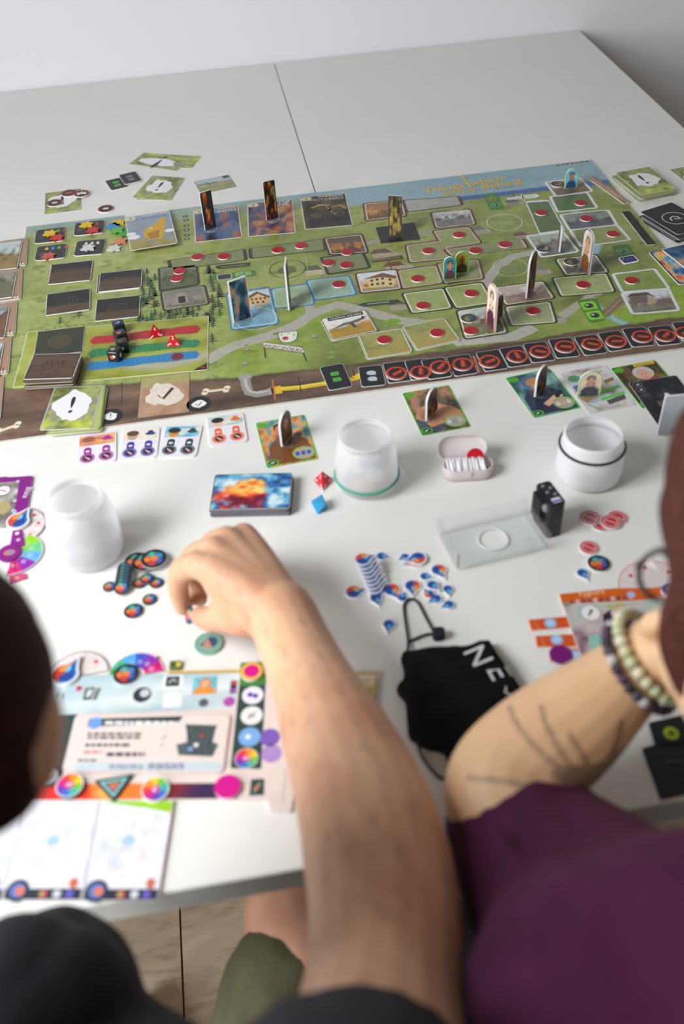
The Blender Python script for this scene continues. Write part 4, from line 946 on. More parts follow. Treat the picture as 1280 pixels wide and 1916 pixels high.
card('vehicle_card', [(463,381),(548,373),(553,436),(464,443)], vehicle('TANK', cloudpic(11, [(.1,(34,36,56)),(.35,(70,84,110)),(.5,(150,80,80)),(.65,(190,140,60)),(.8,(150,100,140)),(.95,(60,90,60))], 4), S(206,214,220)), 'card with a colourful tank painting, between the cannon and motorbike cards', 'card', VC, BT + .0001)
def moto(m, w, h, zz):
    Y = S(176,138,50)
    for x in (-w*.22, w*.27): m.line(circ(x, -h*.12, w*.15, w*.15, 26), .003, zz, S(20,18,16), True); m.line(circ(x, -h*.12, w*.11, w*.11, 20), .0012, zz+.00003, S(120,96,50), True)
    m.line([(-w*.3,h*.12),(-w*.1,h*.20),(w*.1,h*.16)], [.003,.006,.004], zz+.00004, Y); m.line([(w*.14,h*.10),(w*.32,h*.14),(w*.44,h*.02)], [.003,.005,.003], zz+.00004, Y); m.line([(-w*.02,h*.22),(w*.12,-h*.05),(w*.2,-h*.14)], .0022, zz+.00005, S(150,130,90)); m.line([(-w*.2,-h*.1),(w*.05,-h*.06),(w*.12,h*.08)], .004, zz+.00005, S(60,50,36))
card('vehicle_card', [(562,370),(647,361),(660,422),(570,430)], vehicle('MOTORBIKE', cloudpic(13, [(.1,(26,24,22)),(.5,(60,52,42)),(.9,(104,88,62))], 5), S(190,190,186), extra=moto), 'dark card with an old motorbike, rightmost of the vehicle cards', 'card', VC, BT + .0001)
# gem tiles and star gems at the far left corner
def star(cx, cy, r, n=6, k=.62, a0=.3): return [(cx + r*(1 if i % 2 == 0 else k)*math.cos(a0 + math.pi*i/n), cy + r*(1 if i % 2 == 0 else k)*math.sin(a0 + math.pi*i/n)) for i in range(2*n)]
def art_gem(cols_):
    def art(m, w, h, z0):
        m.poly(rrect(w-.0008,h-.0008,.006), z0, S(44,46,48)); m.line(rrect(w-.003,h-.003,.005), .0004, z0+.00002, S(84,84,84), True)
        for i, c in enumerate(cols_): m.poly([(-w*.22+i*w*.2,h*.18),(-w*.10+i*w*.2,h*.18),(-w*.12+i*w*.2,h*.36),(-w*.20+i*w*.2,h*.36)], z0+.00004, c)
        m.poly(circ(-w*.3,-h*.1,.005,n=10), z0+.00004, S(70,72,74))
    return art
YE, BU, GE, RE, WH2 = S(226,184,40), S(60,140,206), S(96,176,80), S(196,40,44), S(214,214,214)
GT = 'black gem tiles'
card('gem_tile', [(67,432),(124,426),(122,452),(65,457)], art_gem([YE,BU,GE,RE]), 'black rounded tile with a yellow and a red star, at the board corner', 'tile', GT, BT+.0002, t=.0015, r=.007)
card('gem_tile', [(141,419),(197,412),(195,437),(137,443)], art_gem([YE,GE,RE]), 'black rounded tile with stars, right one of the far pair', 'tile', GT, BT+.0002, t=.0015, r=.007)
card('gem_tile', [(70,463),(127,457),(123,483),(64,490)], art_gem([YE,BU,GE,RE]), 'black rounded tile with a single pinkish star', 'tile', GT, BT+.0002, t=.0015, r=.007)
card('gem_tile', [(143,452),(199,449),(194,476),(139,481)], art_gem([WH2,WH2,WH2]), 'black rounded tile with a white star and white cups', 'tile', GT, BT+.0002, t=.0015, r=.007)
SG = 'wooden star gems'
for x, y, c, lf, lab in [(94,437,YE,.0017,'yellow star gem on the corner black tile'), (107,445,RE,.0017,'red star gem on the corner black tile'), (162,421,YE,.0017,'yellow star gem on the second black tile'), (174,431,RE,.0017,'red star gem on the second black tile'), (91,479,S(190,84,74),.0017,'pinkish red star gem on the lower left black tile'), (165,464,WH2,.0017,'white star gem on the black tile with white cups'),
    (212,423,BU,.0002,'blue star gem left of the submarine card'), (222,417,YE,.0002,'yellow star gem half hidden left of the submarine card'), (219,431,GE,.0024,'green star gem lying over the blue one'), (233,437,S(84,160,70),.0002,'green star gem touching the submarine card'), (225,452,S(216,130,96),.0002,'salmon star gem left of the submarine card'), (214,465,WH2,.0002,'white star gem left of the submarine card')]:
    token('star_gem', x, y, .0125, c, None, lab, 'gem', SG, BT + lf, t=.0022, side=tuple(q*.8 for q in c), pts=star(0,0,.0125), rz=(x*7) % 3)
# brown cards on the left part of the board
BG = 'brown and black cards laid out on the left of the board'
card('brown_card', [(96,496),(173,489),(171,526),(91,533)], wood_back(3, 'lines'), 'brown card with a black top band, far left of the four', 'card', BG, BT+.0008, t=.0014)
card('brown_card', [(182,515),(262,506),(262,542),(182,548)], wood_back(9), 'brown card under the far right one of the four, its edge showing', 'card', BG, BT+.0001, t=.0006)
card('brown_card', [(188,513),(266,504),(265,540),(184,547)], wood_back(4, 'lines'), 'brown card with a black top band, far right of the four', 'card', BG, BT+.0008, t=.0014)
card('brown_card', [(88,552),(170,541),(168,580),(86,592)], wood_back(5, 'ring', .35), 'dark card with a faint compass ring, near left of the four', 'card', BG, BT+.0008, t=.0014)
card('brown_card', [(181,560),(262,556),(262,592),(178,604)], wood_back(6, 'ring', .35), 'dark card with a faint compass ring, near right of the four', 'card', BG, BT+.0008, t=.0014)
# dice track panel
def art_track(m, w, h, z0):
    m.grid(-w/2+.0006, w/2-.0006, -h/2+.0006, h/2-.0006, z0, 40, 24, lambda u, v: mix(ramp(np.clip(fbm(u*8, v*6, 5, 5)*1.2-.1, 0, 1), [(.2,(132,138,40)),(.5,(158,164,64)),(.8,(172,178,92))]), Sa((180,176,164))*np.ones(u.shape+(3,)), np.clip(1-np.abs(v-.12-.5*(u-.75)**2*4-.02)/.09, 0, 1)*np.clip((u-.45)*6, 0, 1)))
    X = lambda px, py: tuple((Rf @ (P(px, py, BT+.0008)[:2] - c0[:2])))
    for k, (a, b, c) in enumerate((((176,638),(370,616),S(176,40,44)), ((172,662),(370,642),S(46,130,80)), ((168,686),(368,664),S(44,126,180)))):
        A, B_ = np.array(X(*a)), np.array(X(*b)); d = B_-A; L = np.linalg.norm(d); d /= L; nn = np.array((-d[1], d[0])); r_ = random.Random(k); hw = .0095
        top = [A + d*L*i/20 + nn*hw*(1+r_.uniform(-.12,.12)) for i in range(21)]; bot = [A + d*L*i/20 - nn*hw*(1+r_.uniform(-.12,.12)) for i in range(20, -1, -1)]
        m.poly([tuple(A - d*.006)] + [tuple(q) for q in top] + [tuple(B_ + d*.004)] + [tuple(q) for q in bot], z0+.00004, c)
        for i in range(5):
            q = A + d*L*(.12+.19*i); m.line(rrect(.021,.015,.001,1,q[0],q[1]), .0005, z0+.00007, tuple(t*1.5+.03 for t in c), True); m.line(circ(q[0],q[1],.0045,n=14), .0005, z0+.00008, tuple(t*1.7+.03 for t in c), True)
        if k == 2: m.poly(circ(*(A + d*L*.82), .0085, .0085, 18), z0+.00009, S(120,44,60))
    m.poly([(w/2-.0006,-h/2+.0006),(w/2-.0006,-h/2+.016),(w/2-.020,-h/2+.0006)], z0+.00006, S(40,28,30)); m.poly(circ(w/2-.006,-h/2+.006,.003,n=10), z0+.00009, S(150,30,40))
tq = [(40,622),(391,588),(388,690),(18,727)]
tq = [(55,625),(391,589),(388,691),(20,728)]
c0, a0_, w0, h0_ = frame(tq, BT+.0006); Rf = np.array([[math.cos(a0_), math.sin(a0_)], [-math.sin(a0_), math.cos(a0_)]])
card('dice_track', tq, art_track, 'thin panel with red, green and blue painted tracks, dice standing on it', 'game panel', None, BT+.0001, t=.0008, r=.001, edge=S(214,230,160))
card('brown_card', [(72,622),(158,610),(156,660),(62,668)], lambda m, w, h, z0: (m.poly(rrect(w-.0008,h-.0008,.001), z0, S(52,56,44)), m.line(circ(0,0,w*.24,w*.22,26), .0012, z0+.00003, S(104,90,60), True), m.poly(circ(0,0,w*.21,w*.19,22), z0+.00003, S(74,68,48)), m.line([(-.008,-.004),(-.004,.005),(.006,.004),(.008,-.003),(0,-.001),(-.008,-.004)], .0008, z0+.00006, S(44,42,32))), 'dark green card with a ring medallion, behind the fist deck', 'card', BG, BT+.0011, t=.0006)
fq = [(66,671),(152,660),(138,711),(40,717)]
hf = pile('fist_card', fq, 9, 'brown card inside the fist deck, below its top card', 'deck of brown fist cards', BT+.0011, None, .0013, .003, .03, 5, S(96,76,54), S(176,168,158), None)
card('fist_card', [(66,665),(153,660),(138,708),(40,711)], wood_back(8, 'fist', 9), 'brown card with a drawn raised fist, top of its deck', 'card', 'deck of brown fist cards', hf, size=None, t=.0008)
eq = [(101,727),(196,720),(184,800),(77,812)]
he = pile('event_card', [(103,727),(199,719),(190,800),(79,812)], 5, 'green card in the near left exclamation deck, below its top card', 'near left deck of green cards', BT+.0001, (.063,.088), .0009, .0045, .05, 9, S(176,186,110), S(206,206,190), lambda m, w, h, z0: m.line(rrect(w-.002,h-.002,.002), .0006, z0, S(44,46,36), True))
card('event_card', [(98,725),(199,720),(168,803),(75,806)], art_excl(15), 'green exclamation card on top of the near left deck', 'card', 'green exclamation cards', he, size=(.063,.088))
# picture cards tucked along the board's left edge
LG = 'picture cards along the left edge of the board'
LP = [([(-60,463),(43,449),(33,502),(-80,515)], pic_scene((196,206,206),(150,124,72),(70,80,50), 41, .5, .5), 'a farm field'), ([(-78,522),(30,508),(26,556),(-98,572)], pic_scene((150,150,130),(110,106,84),(60,64,60), 43, .6, .5), 'dark vehicles'), ([(-90,588),(18,573),(10,632),(-112,648)], pic_scene((176,196,200),(120,84,62),(90,66,50), 45, .72, .5), 'brown soil'), ([(-100,656),(9,640),(-4,710),(-125,726)], pic_scene((196,206,210),(130,100,70),(90,96,60), 47, .6, .5), 'a bare slope')]
LS = [[(45,448),(51,447),(52,497),(37,500)], [(38,505),(41,503),(42,560),(28,563)], [(28,568),(31,566),(31,627),(16,631)], [(16,634),(20,632),(19,700),(4,703)], [(2,709),(5,707),(5,785),(-12,789)]]
for k, (q, fn, what) in enumerate(LP):
    card('picture_card', q, lambda m, w, h, z0, fn=fn: (m.poly(rrect(w-.0006,h-.0006,.002), z0, S(206,200,184)), m.grid(-w/2+.002, w/2-.002, -h/2+.002, h/2-.002, z0+.00002, 18, 14, fn), m.line(rrect(w-.003,h-.003,.001), .001, z0+.00005, S(56,60,52), True)), f'picture card of {what} at the left board edge, {ORD[k]} from far', 'card', LG, BT + .0024, t=.0012)
for k, q in enumerate(LS):
    q2 = [(q[0][0]-70, q[0][1]+9), q[1], q[2], (q[3][0]-70, q[3][1]+9)]
    card('resource_card', q2, art_dirt, f'tan card peeking out at the left edge of the board, {ORD[k]} from the far end', 'card', 'tan cards under the picture cards', BT + .0002, t=.0020)

# ================================================================ near half of the table
# character tickets
def ticket(c, bgf, hat, hair, skin):
    def art(m, w, h, z0):
        m.poly(rrect(w-.0008,h-.0008,.0045), z0, S(232,228,236)); m.qgrid([(-w/2+.0018,h/2-.0018),(w/2-.0018,h/2-.0018),(w/2-.0018,h*.13),(-w/2+.0018,h*.13)], z0+.00002, 16, 8, bgf)
        m.poly(circ(-w*.22,h*.24,w*.14,h*.12,14), z0+.00004, skin); m.poly(circ(-w*.22,h*.34,w*.17,h*.09,14), z0+.00006, hair); m.poly(circ(w*.26,h*.30,w*.14,h*.05,14), z0+.00005, hat); m.poly(circ(w*.26,h*.35,w*.08,h*.06,12), z0+.00006, hat)
        for s in (-1, 1):
            x = s*w*.24
            m.poly(rrect(w*.20,h*.26,w*.09,3,x,-h*.06), z0+.00004, c); m.poly(circ(x,-h*.28,w*.19,w*.19,20), z0+.00004+s*.00001, c)
            m.line(circ(x,-h*.28,w*.155,w*.155,18), .0004, z0+.00008, S(232,226,236), True); m.poly(circ(x,-h*.28,w*.11,w*.11,12), z0+.00008, S(44,40,50)); m.poly(circ(x+w*.03,-h*.31,w*.05,w*.05,8), z0+.0001, S(206,60,60)); m.line([(x-w*.06,-h*.24),(x+w*.06,-h*.33)], .0012, z0+.00012, S(236,236,236)); m.poly(circ(x,-h*.06,w*.06,w*.05,10), z0+.00008, S(220,206,226))
    return art
TG = 'character tickets in front of the board'
sky_s = lambda a, b, s: cloudpic(s, [(.15,a),(.5,b),(.85,(236,226,206))], 3)
card('character_ticket', [(146.7,819),(219,808),(217,864),(145,874.5)], ticket(S(150,24,140), cloudpic(4, [(.1,(70,90,150)),(.4,(220,130,90)),(.7,(240,190,110)),(.9,(200,120,200))], 3), S(170,40,160), S(150,90,60), S(206,140,110)), 'small ticket with purple symbols, leftmost of four', 'card', TG, 0, t=.0016, r=.005)
card('character_ticket', [(232,806),(300.5,800),(293,857.5),(222,864)], ticket(S(52,44,140), sky_s((226,212,190),(236,226,206),5), S(50,50,130), S(90,70,50), S(196,160,136)), 'small ticket with dark blue symbols, second of four', 'card', TG, 0, t=.0016, r=.005)
card('character_ticket', [(310,798.8),(380.7,797),(366,855.8),(295,858)], ticket(S(30,62,62), sky_s((90,170,206),(120,190,220),6), S(40,70,70), S(40,40,44), S(206,140,70)), 'small ticket with dark green symbols, third of four', 'card', TG, 0, t=.0016, r=.005)
card('character_ticket', [(386,782.4),(455.5,773.5),(464,827),(394.6,838)], ticket(S(232,104,40), sky_s((140,180,184),(190,206,206),7), S(232,110,40), S(40,30,36), S(226,190,176)), 'small ticket with orange symbols, set apart nearest the board', 'card', TG, 0, t=.0016, r=.005)
# green character cards
def person_art(bgf, skin, hair, cloth, kind, inset=None):
    def art(m, w, h, z0):
        m.poly(rrect(w-.0004,h-.0004,.003), z0, S(96,190,40)); m.grid(-w/2+.0016, w/2-.0016, -h/2+.0016, h/2-.0016, z0+.00002, 22, 26, bgf)
        Z = z0 + .00004
        if kind == 'man':
            m.poly([(-w*.40,-h*.46),(-w*.36,-h*.08),(-w*.16,h*.10),(w*.20,h*.10),(w*.40,-h*.04),(w*.46,-h*.46)], Z, cloth); m.poly([(-w*.10,h*.12),(0,-h*.06),(w*.12,h*.12)], Z+.00002, S(140,180,200)); m.poly(circ(0,h*.24,w*.17,h*.15,20), Z+.00004, skin); m.poly([(-w*.18,h*.24),(-w*.18,h*.36),(0,h*.42),(w*.17,h*.36),(w*.17,h*.24),(w*.13,h*.33),(-w*.13,h*.34)], Z+.00006, hair)
            for i in range(3): m.poly(circ(w*.02,-h*.12-i*h*.11,.0012,n=8), Z+.00004, S(60,36,20))
            m.line([(-w*.16,-h*.05),(-w*.1,-h*.45)], .0008, Z+.00004, S(80,48,26)); m.line([(-w*.09,h*.26),(-w*.03,h*.26)], .0014, Z+.00008, S(70,50,40)); m.line([(w*.03,h*.26),(w*.09,h*.26)], .0014, Z+.00008, S(70,50,40)); m.line([(-w*.06,h*.15),(w*.06,h*.15)], .0014, Z+.00008, S(150,80,70)); m.line([(0,h*.25),(w*.01,h*.20)], .001, Z+.00008, S(150,100,80))
        if kind == 'torso':
            m.poly([(-w*.46,-h*.12),(-w*.34,h*.10),(0,h*.16),(w*.34,h*.02),(w*.46,-h*.10),(w*.46,-h*.26),(w*.1,-h*.22),(-w*.2,-h*.30)], Z, skin); m.poly([(-w*.46,-h*.12),(-w*.2,-h*.30),(w*.1,-h*.34),(-w*.1,-h*.46),(-w*.46,-h*.46)], Z+.00002, S(70,86,110)); m.poly([(-w*.40,h*.0),(-w*.30,h*.09),(-w*.1,h*.02),(-w*.14,-h*.2),(-w*.34,-h*.16)], Z+.00003, tuple(q*.8 for q in skin)); m.poly([(-w*.3,-h*.26),(w*.05,-h*.24),(w*.12,-h*.30),(-w*.24,-h*.36)], Z+.00004, tuple(q*1.05 for q in skin))
        if kind == 'hood':
            m.poly([(-w*.46,-h*.46),(-w*.42,-h*.04),(-w*.2,h*.14),(w*.12,h*.14),(w*.36,-h*.04),(w*.46,-h*.46)], Z, cloth); m.poly(circ(-w*.03,h*.24,w*.25,h*.19,20), Z+.00002, S(96,108,140)); m.poly(circ(-w*.01,h*.22,w*.19,h*.15,20), Z+.00004, hair); m.poly(circ(w*.03,h*.15,w*.12,h*.08,16), Z+.00006, skin); m.poly(circ(-w*.2,h*.18,w*.06,h*.05,10), Z+.00008, S(60,120,180)); m.line([(-w*.1,-h*.28),(w*.2,-h*.16),(w*.34,-h*.12)], [.008,.010,.006], Z+.00006, skin); m.poly([(w*.2,-h*.20),(w*.40,-h*.08),(w*.36,-h*.02),(w*.18,-h*.12)], Z+.00008, S(30,30,34))
        if kind == 'granny':
            m.poly([(-w*.2,-h*.1),(-w*.1,h*.12),(w*.12,h*.16),(w*.46,h*.06),(w*.46,-h*.2)], Z, S(150,24,34)); m.poly(circ(w*.06,h*.26,w*.22,h*.15,20), Z+.00002, S(206,200,200)); m.poly(circ(w*.06,h*.22,w*.15,h*.12,18), Z+.00004, skin); m.line([(0,h*.23),(w*.04,h*.23)], .0012, Z+.00006, S(80,60,60)); m.line([(w*.09,h*.23),(w*.13,h*.23)], .0012, Z+.00006, S(80,60,60)); m.line([(w*.02,h*.15),(w*.10,h*.15)], .0012, Z+.00006, S(170,70,70))
            m.poly([(-w*.02,h*.42),(w*.44,h*.42),(w*.44,h*.485),(-w*.02,h*.485)], Z+.00006, S(236,190,30)); m.text('GRANDMA', (w*.04,h*.434), (w*.38,h*.434), Z+.00009, S(70,50,20), 1.0)
        m.poly(circ(-w*.37,h*.41,w*.11,h*.055,14), Z+.0001, S(84,180,44)); m.line(circ(-w*.37,h*.41,w*.06,h*.03,12), .0006, Z+.00012, S(40,110,20), True)
        if inset:
            m.poly(circ(w*.26,-h*.31,w*.22,h*.135,22), Z+.0001, S(96,190,40)); m.poly(circ(w*.26,-h*.31,w*.20,h*.12,22), Z+.00012, S(176,166,150))
            for i in range(3): m.poly(rrect(w*.08,h*.09,.002,2,w*.14+i*w*.11,-h*.31), Z+.00015, inset[i]); m.poly(circ(w*.14+i*w*.11,-h*.255,w*.026,n=8), Z+.00017, S(210,170,140))
        m.poly(circ(-w*.36,-h*.41,w*.12,h*.062,14), Z+.0001, S(84,180,44)); m.poly(circ(-w*.36,-h*.41,w*.08,h*.045,12), Z+.00012, S(36,44,50)); m.line([(-w*.40,-h*.42),(-w*.33,-h*.40)], .002, Z+.00014, S(226,226,226))
    return art
CG = 'character cards in front of the board'
GC = [[(477,791.6),(570,776),(598.6,860),(499,877)], [(750.6,736),(841,720.5),(883.4,799),(789,816.8)], [(942.5,707.5),(1031,692),(1088,761),(999.6,783)], [(1041,700),(1139,682),(1190,755),(1101,774)], [(1142,688),(1226.5,669.5),(1290,750),(1200,770)], [(1171.7,710),(1268.7,699.6),(1330,780),(1226.5,808)]]
card('character_card', GC[0], person_art(cloudpic(31, [(.1,(60,110,140)),(.35,(96,150,160)),(.55,(226,170,90)),(.75,(214,120,60)),(.95,(80,90,110))], 5), S(206,130,90), S(60,40,30), S(126,76,36), 'man', [S(50,90,180)]*3), 'green-edged card of a man in a brown jacket', 'card', CG, 0, size=(.0615,.088))
card('character_card', GC[1], person_art(cloudpic(33, [(.1,(40,40,44)),(.4,(90,80,70)),(.6,(150,120,80)),(.8,(200,130,110)),(.95,(90,120,140))], 7), S(206,146,104), S(60,40,30), S(70,86,110), 'torso', [S(220,220,210), S(150,160,170), S(196,190,180)]), 'green-edged card of an orange figure lying down', 'card', CG, 0, size=(.0615,.088))
card('character_card', GC[2], person_art(cloudpic(35, [(.1,(26,50,60)),(.5,(60,110,120)),(.9,(140,180,180))], 4), S(226,180,150), S(190,140,80), S(44,52,80), 'hood', [S(226,216,190), S(200,180,150), S(220,220,210)]), 'green-edged card of a hooded child holding a phone', 'card', CG, 0, size=(.0615,.088))
def art_room(m, w, h, z0):
    m.poly(rrect(w-.0006,h-.0006,.004), z0, S(226,224,228)); m.grid(-w/2+.001, w/2-.001, -h/2+.001, h/2-.001, z0+.00002, 20, 24, cloudpic(37, [(.1,(150,130,110)),(.35,(200,190,184)),(.6,(222,220,222)),(.9,(196,206,214))], 4))
    Z = z0+.00005
    m.poly(circ(-w*.3,h*.3,w*.13,h*.08,14), Z, S(90,160,110)); m.poly(rrect(.010,.010,.001,1,-w*.05,h*.27), Z, S(190,180,170)); m.poly(rrect(.007,.007,.001,1,-w*.05,h*.27), Z+.00002, S(236,236,236)); m.poly([(-w*.44,h*.0),(-w*.2,h*.04),(-w*.2,h*.16),(-w*.44,h*.14)], Z, S(110,104,170)); m.poly([(-w*.46,-h*.16),(w*.04,-h*.04),(w*.06,-h*.12),(-w*.4,-h*.28)], Z, S(206,166,110)); m.poly([(w*.22,h*.06),(w*.44,h*.10),(w*.46,h*.18),(w*.22,h*.14)], Z, S(150,110,80))
    for y, x0 in ((-.09,0.0),(-.24,-.08)): m.poly([(w*x0,h*(y-.05)),(w*.46,h*(y+.01)),(w*.46,h*(y+.07)),(w*x0,h*(y+.02))], Z+.00003, S(96,196,90))
    m.poly([(0,-h*.40),(w*.4,-h*.34),(w*.42,-h*.24),(0,-h*.30)], Z+.00002, S(84,80,84)); m.line([(-w*.4,-h*.3),(-w*.28,-h*.42),(-w*.2,-h*.44)], .002, Z+.00003, S(90,170,120)); m.line([(w*.12,h*.44),(w*.16,h*.34),(w*.36,h*.36)], .002, Z+.00003, S(120,170,150))
card('character_card', GC[3], art_room, 'pale card of a living room with two green bars', 'card', CG, .0006, size=(.0615,.088))
card('character_card', GC[4], person_art(cloudpic(39, [(.1,(40,44,30)),(.4,(84,70,40)),(.6,(120,80,50)),(.85,(96,130,50))], 5), S(222,170,146), S(206,200,200), S(150,24,34), 'granny'), 'card of a white-haired woman in red with a yellow name bar', 'card', CG, 0, size=(.0615,.088))
def art_night(m, w, h, z0):
    m.poly(rrect(w-.0006,h-.0006,.003), z0, S(52,54,58)); m.grid(-w/2+.0012, w/2-.0012, -h/2+.0012, h/2-.0012, z0+.00002, 20, 24, cloudpic(41, [(.2,(20,20,24)),(.6,(34,36,42)),(.9,(70,74,82))], 5))
    for y in (.42, .30): m.poly(circ(-w*.36,h*y,w*.09,h*.05,14), z0+.00005, S(14,14,16)); m.line(circ(-w*.36,h*y,w*.09,h*.05,14), .0005, z0+.00006, S(150,150,150), True); m.poly([(-w*.40,h*(y-.01)),(-w*.33,h*(y-.02)),(-w*.32,h*(y+.02))], z0+.00007, S(220,220,220))
    m.poly(circ(w*.06,h*.10,w*.05,h*.05,10), z0+.00005, S(226,226,226)); m.poly(circ(w*.12,h*.07,w*.04,h*.025,10), z0+.00006, S(214,140,60)); lines(m, -w*.22, w*.2, -h*.12, h*.0, 4, z0+.00006, S(120,120,124), 3)
card('character_card', GC[5], art_night, 'black card with star specks lying over the white-haired woman card', 'card', CG, .0006, size=(.063,.088))
# standees on the character cards
BRN = DARKP
standee((528,826),(545,818), 771, 'arch', EDGE, portrait((90,60,40),(190,130,100),(120,80,50), 3), 'arched standee seen nearly edge-on, on the brown jacket card', h0=.0005, width=.027, ang=56, base_r=.0135)
standee((800,779),(815,771), 727, 'arch', EDGE, DARKP, 'arched standee seen nearly edge-on, on the orange figure card', h0=.0005, width=.027, ang=48, base_r=.0135)
standee((1002,735),(1019,727), 685, 'arch', EDGE, DARKP, 'arched standee seen nearly edge-on, on the hooded child card', h0=.0005, width=.027, ang=44, base_r=.0135)
standee((1080,741),(1123,738), 694, 'arch', GREEN, portrait((226,206,180),(196,150,130),(70,70,84), 22, (60,54,54)), 'green-rimmed arched standee facing the viewer, on the living room card', h0=.0011, base_r=.012)
standee((1229,812),(1290,806), 738, 'rect', S(206,208,212), lambda u, v: Sa((176,184,190))*(.9 + .2*v)[..., None], 'grey blank standee with a pale rim at the right picture border', h0=.0011)

# deck of painted cards
nq = [(395,890),(556,885),(551,948),(381,955)]
hn = pile('painted_card', nq, 11, 'dark-edged card in the painted deck beside the red die, below its top card', 'deck of fire and water cards', 0, (.088,.058), .0011, .0008, .006, 2, S(40,40,50), S(120,116,124), None)
def nebula(u, v):
    n = fbm(u*5, v*4, 3, 5); n2 = fbm(u*4+7, v*4, 8, 5)
    blue = ramp(np.clip((n-.5)*2+.5, 0, 1), [(.1,(14,34,84)),(.4,(40,110,176)),(.65,(120,190,216)),(.9,(226,236,240))]); fire = ramp(np.clip((n2-.5)*2+.5 + (v-.5)*.5, 0, 1), [(.1,(110,14,44)),(.35,(216,50,36)),(.6,(242,140,40)),(.85,(250,216,120))])
    d = np.hypot((u-.38)/.38, (v-.42)/.50) + (n-.5)*1.0; return mix(fire, blue, np.clip((d-.72)*5, 0, 1))
card('painted_card', nq, art_flat(nebula, 40, 28, S(24,30,44)), 'card painted with orange fire in blue water, top of the deck', 'card', 'deck of fire and water cards', hn, size=(.088,.058))
# loose dice
die_d4(605, 905, 0, .024, S(206,44,52), .9, 'red four-sided die on the white table beside the painted deck', [('2','3','1'),('4','1','3'),('1','2','4')], S(244,236,236), M_GLOSS)
p = P(599, 952, 0); o = empty('eight_sided_die', (p[0], p[1], TZ), .35)
me = bpy.data.meshes.new('body'); s8 = .0118
vv8 = [np.array(q, float)*s8 for q in ((1,0,0),(-1,0,0),(0,1,0),(0,-1,0),(0,0,1),(0,0,-1))]
fd = np.array((1,1,-1))/math.sqrt(3); R8 = Vector(fd).rotation_difference(Vector((0,0,-1))).to_matrix(); vv8 = [np.array(R8 @ Vector(q)) + np.array((0,0,s8/math.sqrt(3))) for q in vv8]
f8 = [(0,2,4),(2,1,4),(1,3,4),(3,0,4),(2,0,5),(1,2,5),(3,1,5),(0,3,5)]
me.from_pydata([tuple(q) for q in vv8], [], f8); bm = bmesh.new(); bm.from_mesh(me); bmesh.ops.bevel(bm, geom=bm.edges[:], offset=.0006, segments=2, affect='EDGES'); bm.to_mesh(me); bm.free()
ca = me.color_attributes.new('Col','FLOAT_COLOR','CORNER'); ca.data.foreach_set('color', [*S(58,160,214),1.0]*len(me.loops)); me.materials.append(M_GLOSS); b = bpy.data.objects.new('body', me); col.objects.link(b); b.parent = o
for f, s_ in ((f8[0],'3'),(f8[1],'5'),(f8[3],'7')):
    A, B_, D = [vv8[i] for i in f]; cen = (A+B_+D)/3; nrm = np.cross(B_-A, D-A); nrm /= np.linalg.norm(nrm); up = D-cen; up /= np.linalg.norm(up); rt = np.cross(up, nrm)
    tv, tf = text_mesh(s_); m = MB(); m.raw([cen + nrm*.00025 + rt*(a[0]-.5)*.0035 + up*(a[1]-.6)*.0035 for a in tv], tf, S(236,244,248)); m.build('number', M_PRINT, o)
tag(o, 'light blue eight-sided die on the white table', 'die', 'dice')

# ---- jars
def jar(name, base, mouth_y, rb, rm, mat_, label, ring=None, prof=None, cup=None, group='screw-neck plastic jars'):
    p = P(*base, 0); hgt = height_at(p, mouth_y); o = empty(name, (p[0], p[1], TZ)); t = .0016
    H_ = hgt
    outer = [(0,0),(rb*.80,0),(rb*.93,.002),(rb*.985,.007),(rb,.016),(rb*1.0,H_*.40),(rb*.965,H_*.62),(rb*.90,H_*.78),(rm*1.07,H_*.86),(rm*1.0,H_*.885),(rm*1.0,H_*.91),(rm*1.04,H_*.925),(rm*1.0,H_*.94),(rm*1.04,H_*.955),(rm*1.0,H_*.972),(rm*.99,H_)] if prof is None else prof(rb, rm, H_)
    inner = [(max(0, r-t), max(z_, t) if i < len(outer)-1 else H_-.0003) for i, (r, z_) in enumerate(outer)]
    inner = [(rm*.97-t*.2, H_)] + [(max(0, r-t), max(z_+.0004, t)) for r, z_ in reversed(outer[2:-1])] + [(0, t)]
    m = MB()
    if cup:
        zr = H_*cup; lo = [q for q in outer if q[1] < zr] + [(rb, zr)]; hi = [(rb, zr)] + [q for q in outer if q[1] > zr]
        m.lathe(lo + [(max(0, r-t), max(z_, t)) for r, z_ in reversed(lo[2:])] + [(0, t)], WHITE, 56); m.build('cup', M_MILKC, o, smooth=True); m = MB()
        m.lathe(hi + [(rm*.97-t*.2, H_)] + [(r-t, z_) for r, z_ in reversed(hi[:-1])], WHITE, 56)
    else: m.lathe(outer + inner, S(230,230,238), 56)
    m.build('body', mat_, o, smooth=True)
    if ring:
        zf, cc, rr_ = ring; r0 = rr_
        m = MB(); m.lathe([(r0 + .0012*math.cos(a), H_*zf + .0016*math.sin(a)) for a in [math.radians(q) for q in range(0, 360, 40)]], cc, 56, closed=True); m.build('rubber_ring', M_MATTE, o, smooth=True)
    return tag(o, label, 'jar', group), p, H_
j1, jp1, jh1 = jar('plastic_jar', (171,1031), 927, .0365, .0275, M_MILK, 'frosted open jar with dark tokens showing through, at the left')
j2, jp2, jh2 = jar('plastic_jar', (687,902), 812, .0350, .0285, M_MILK, 'frosted open jar with a green rubber ring near its base', (.20, S(70,170,140), .0358), cup=.20)
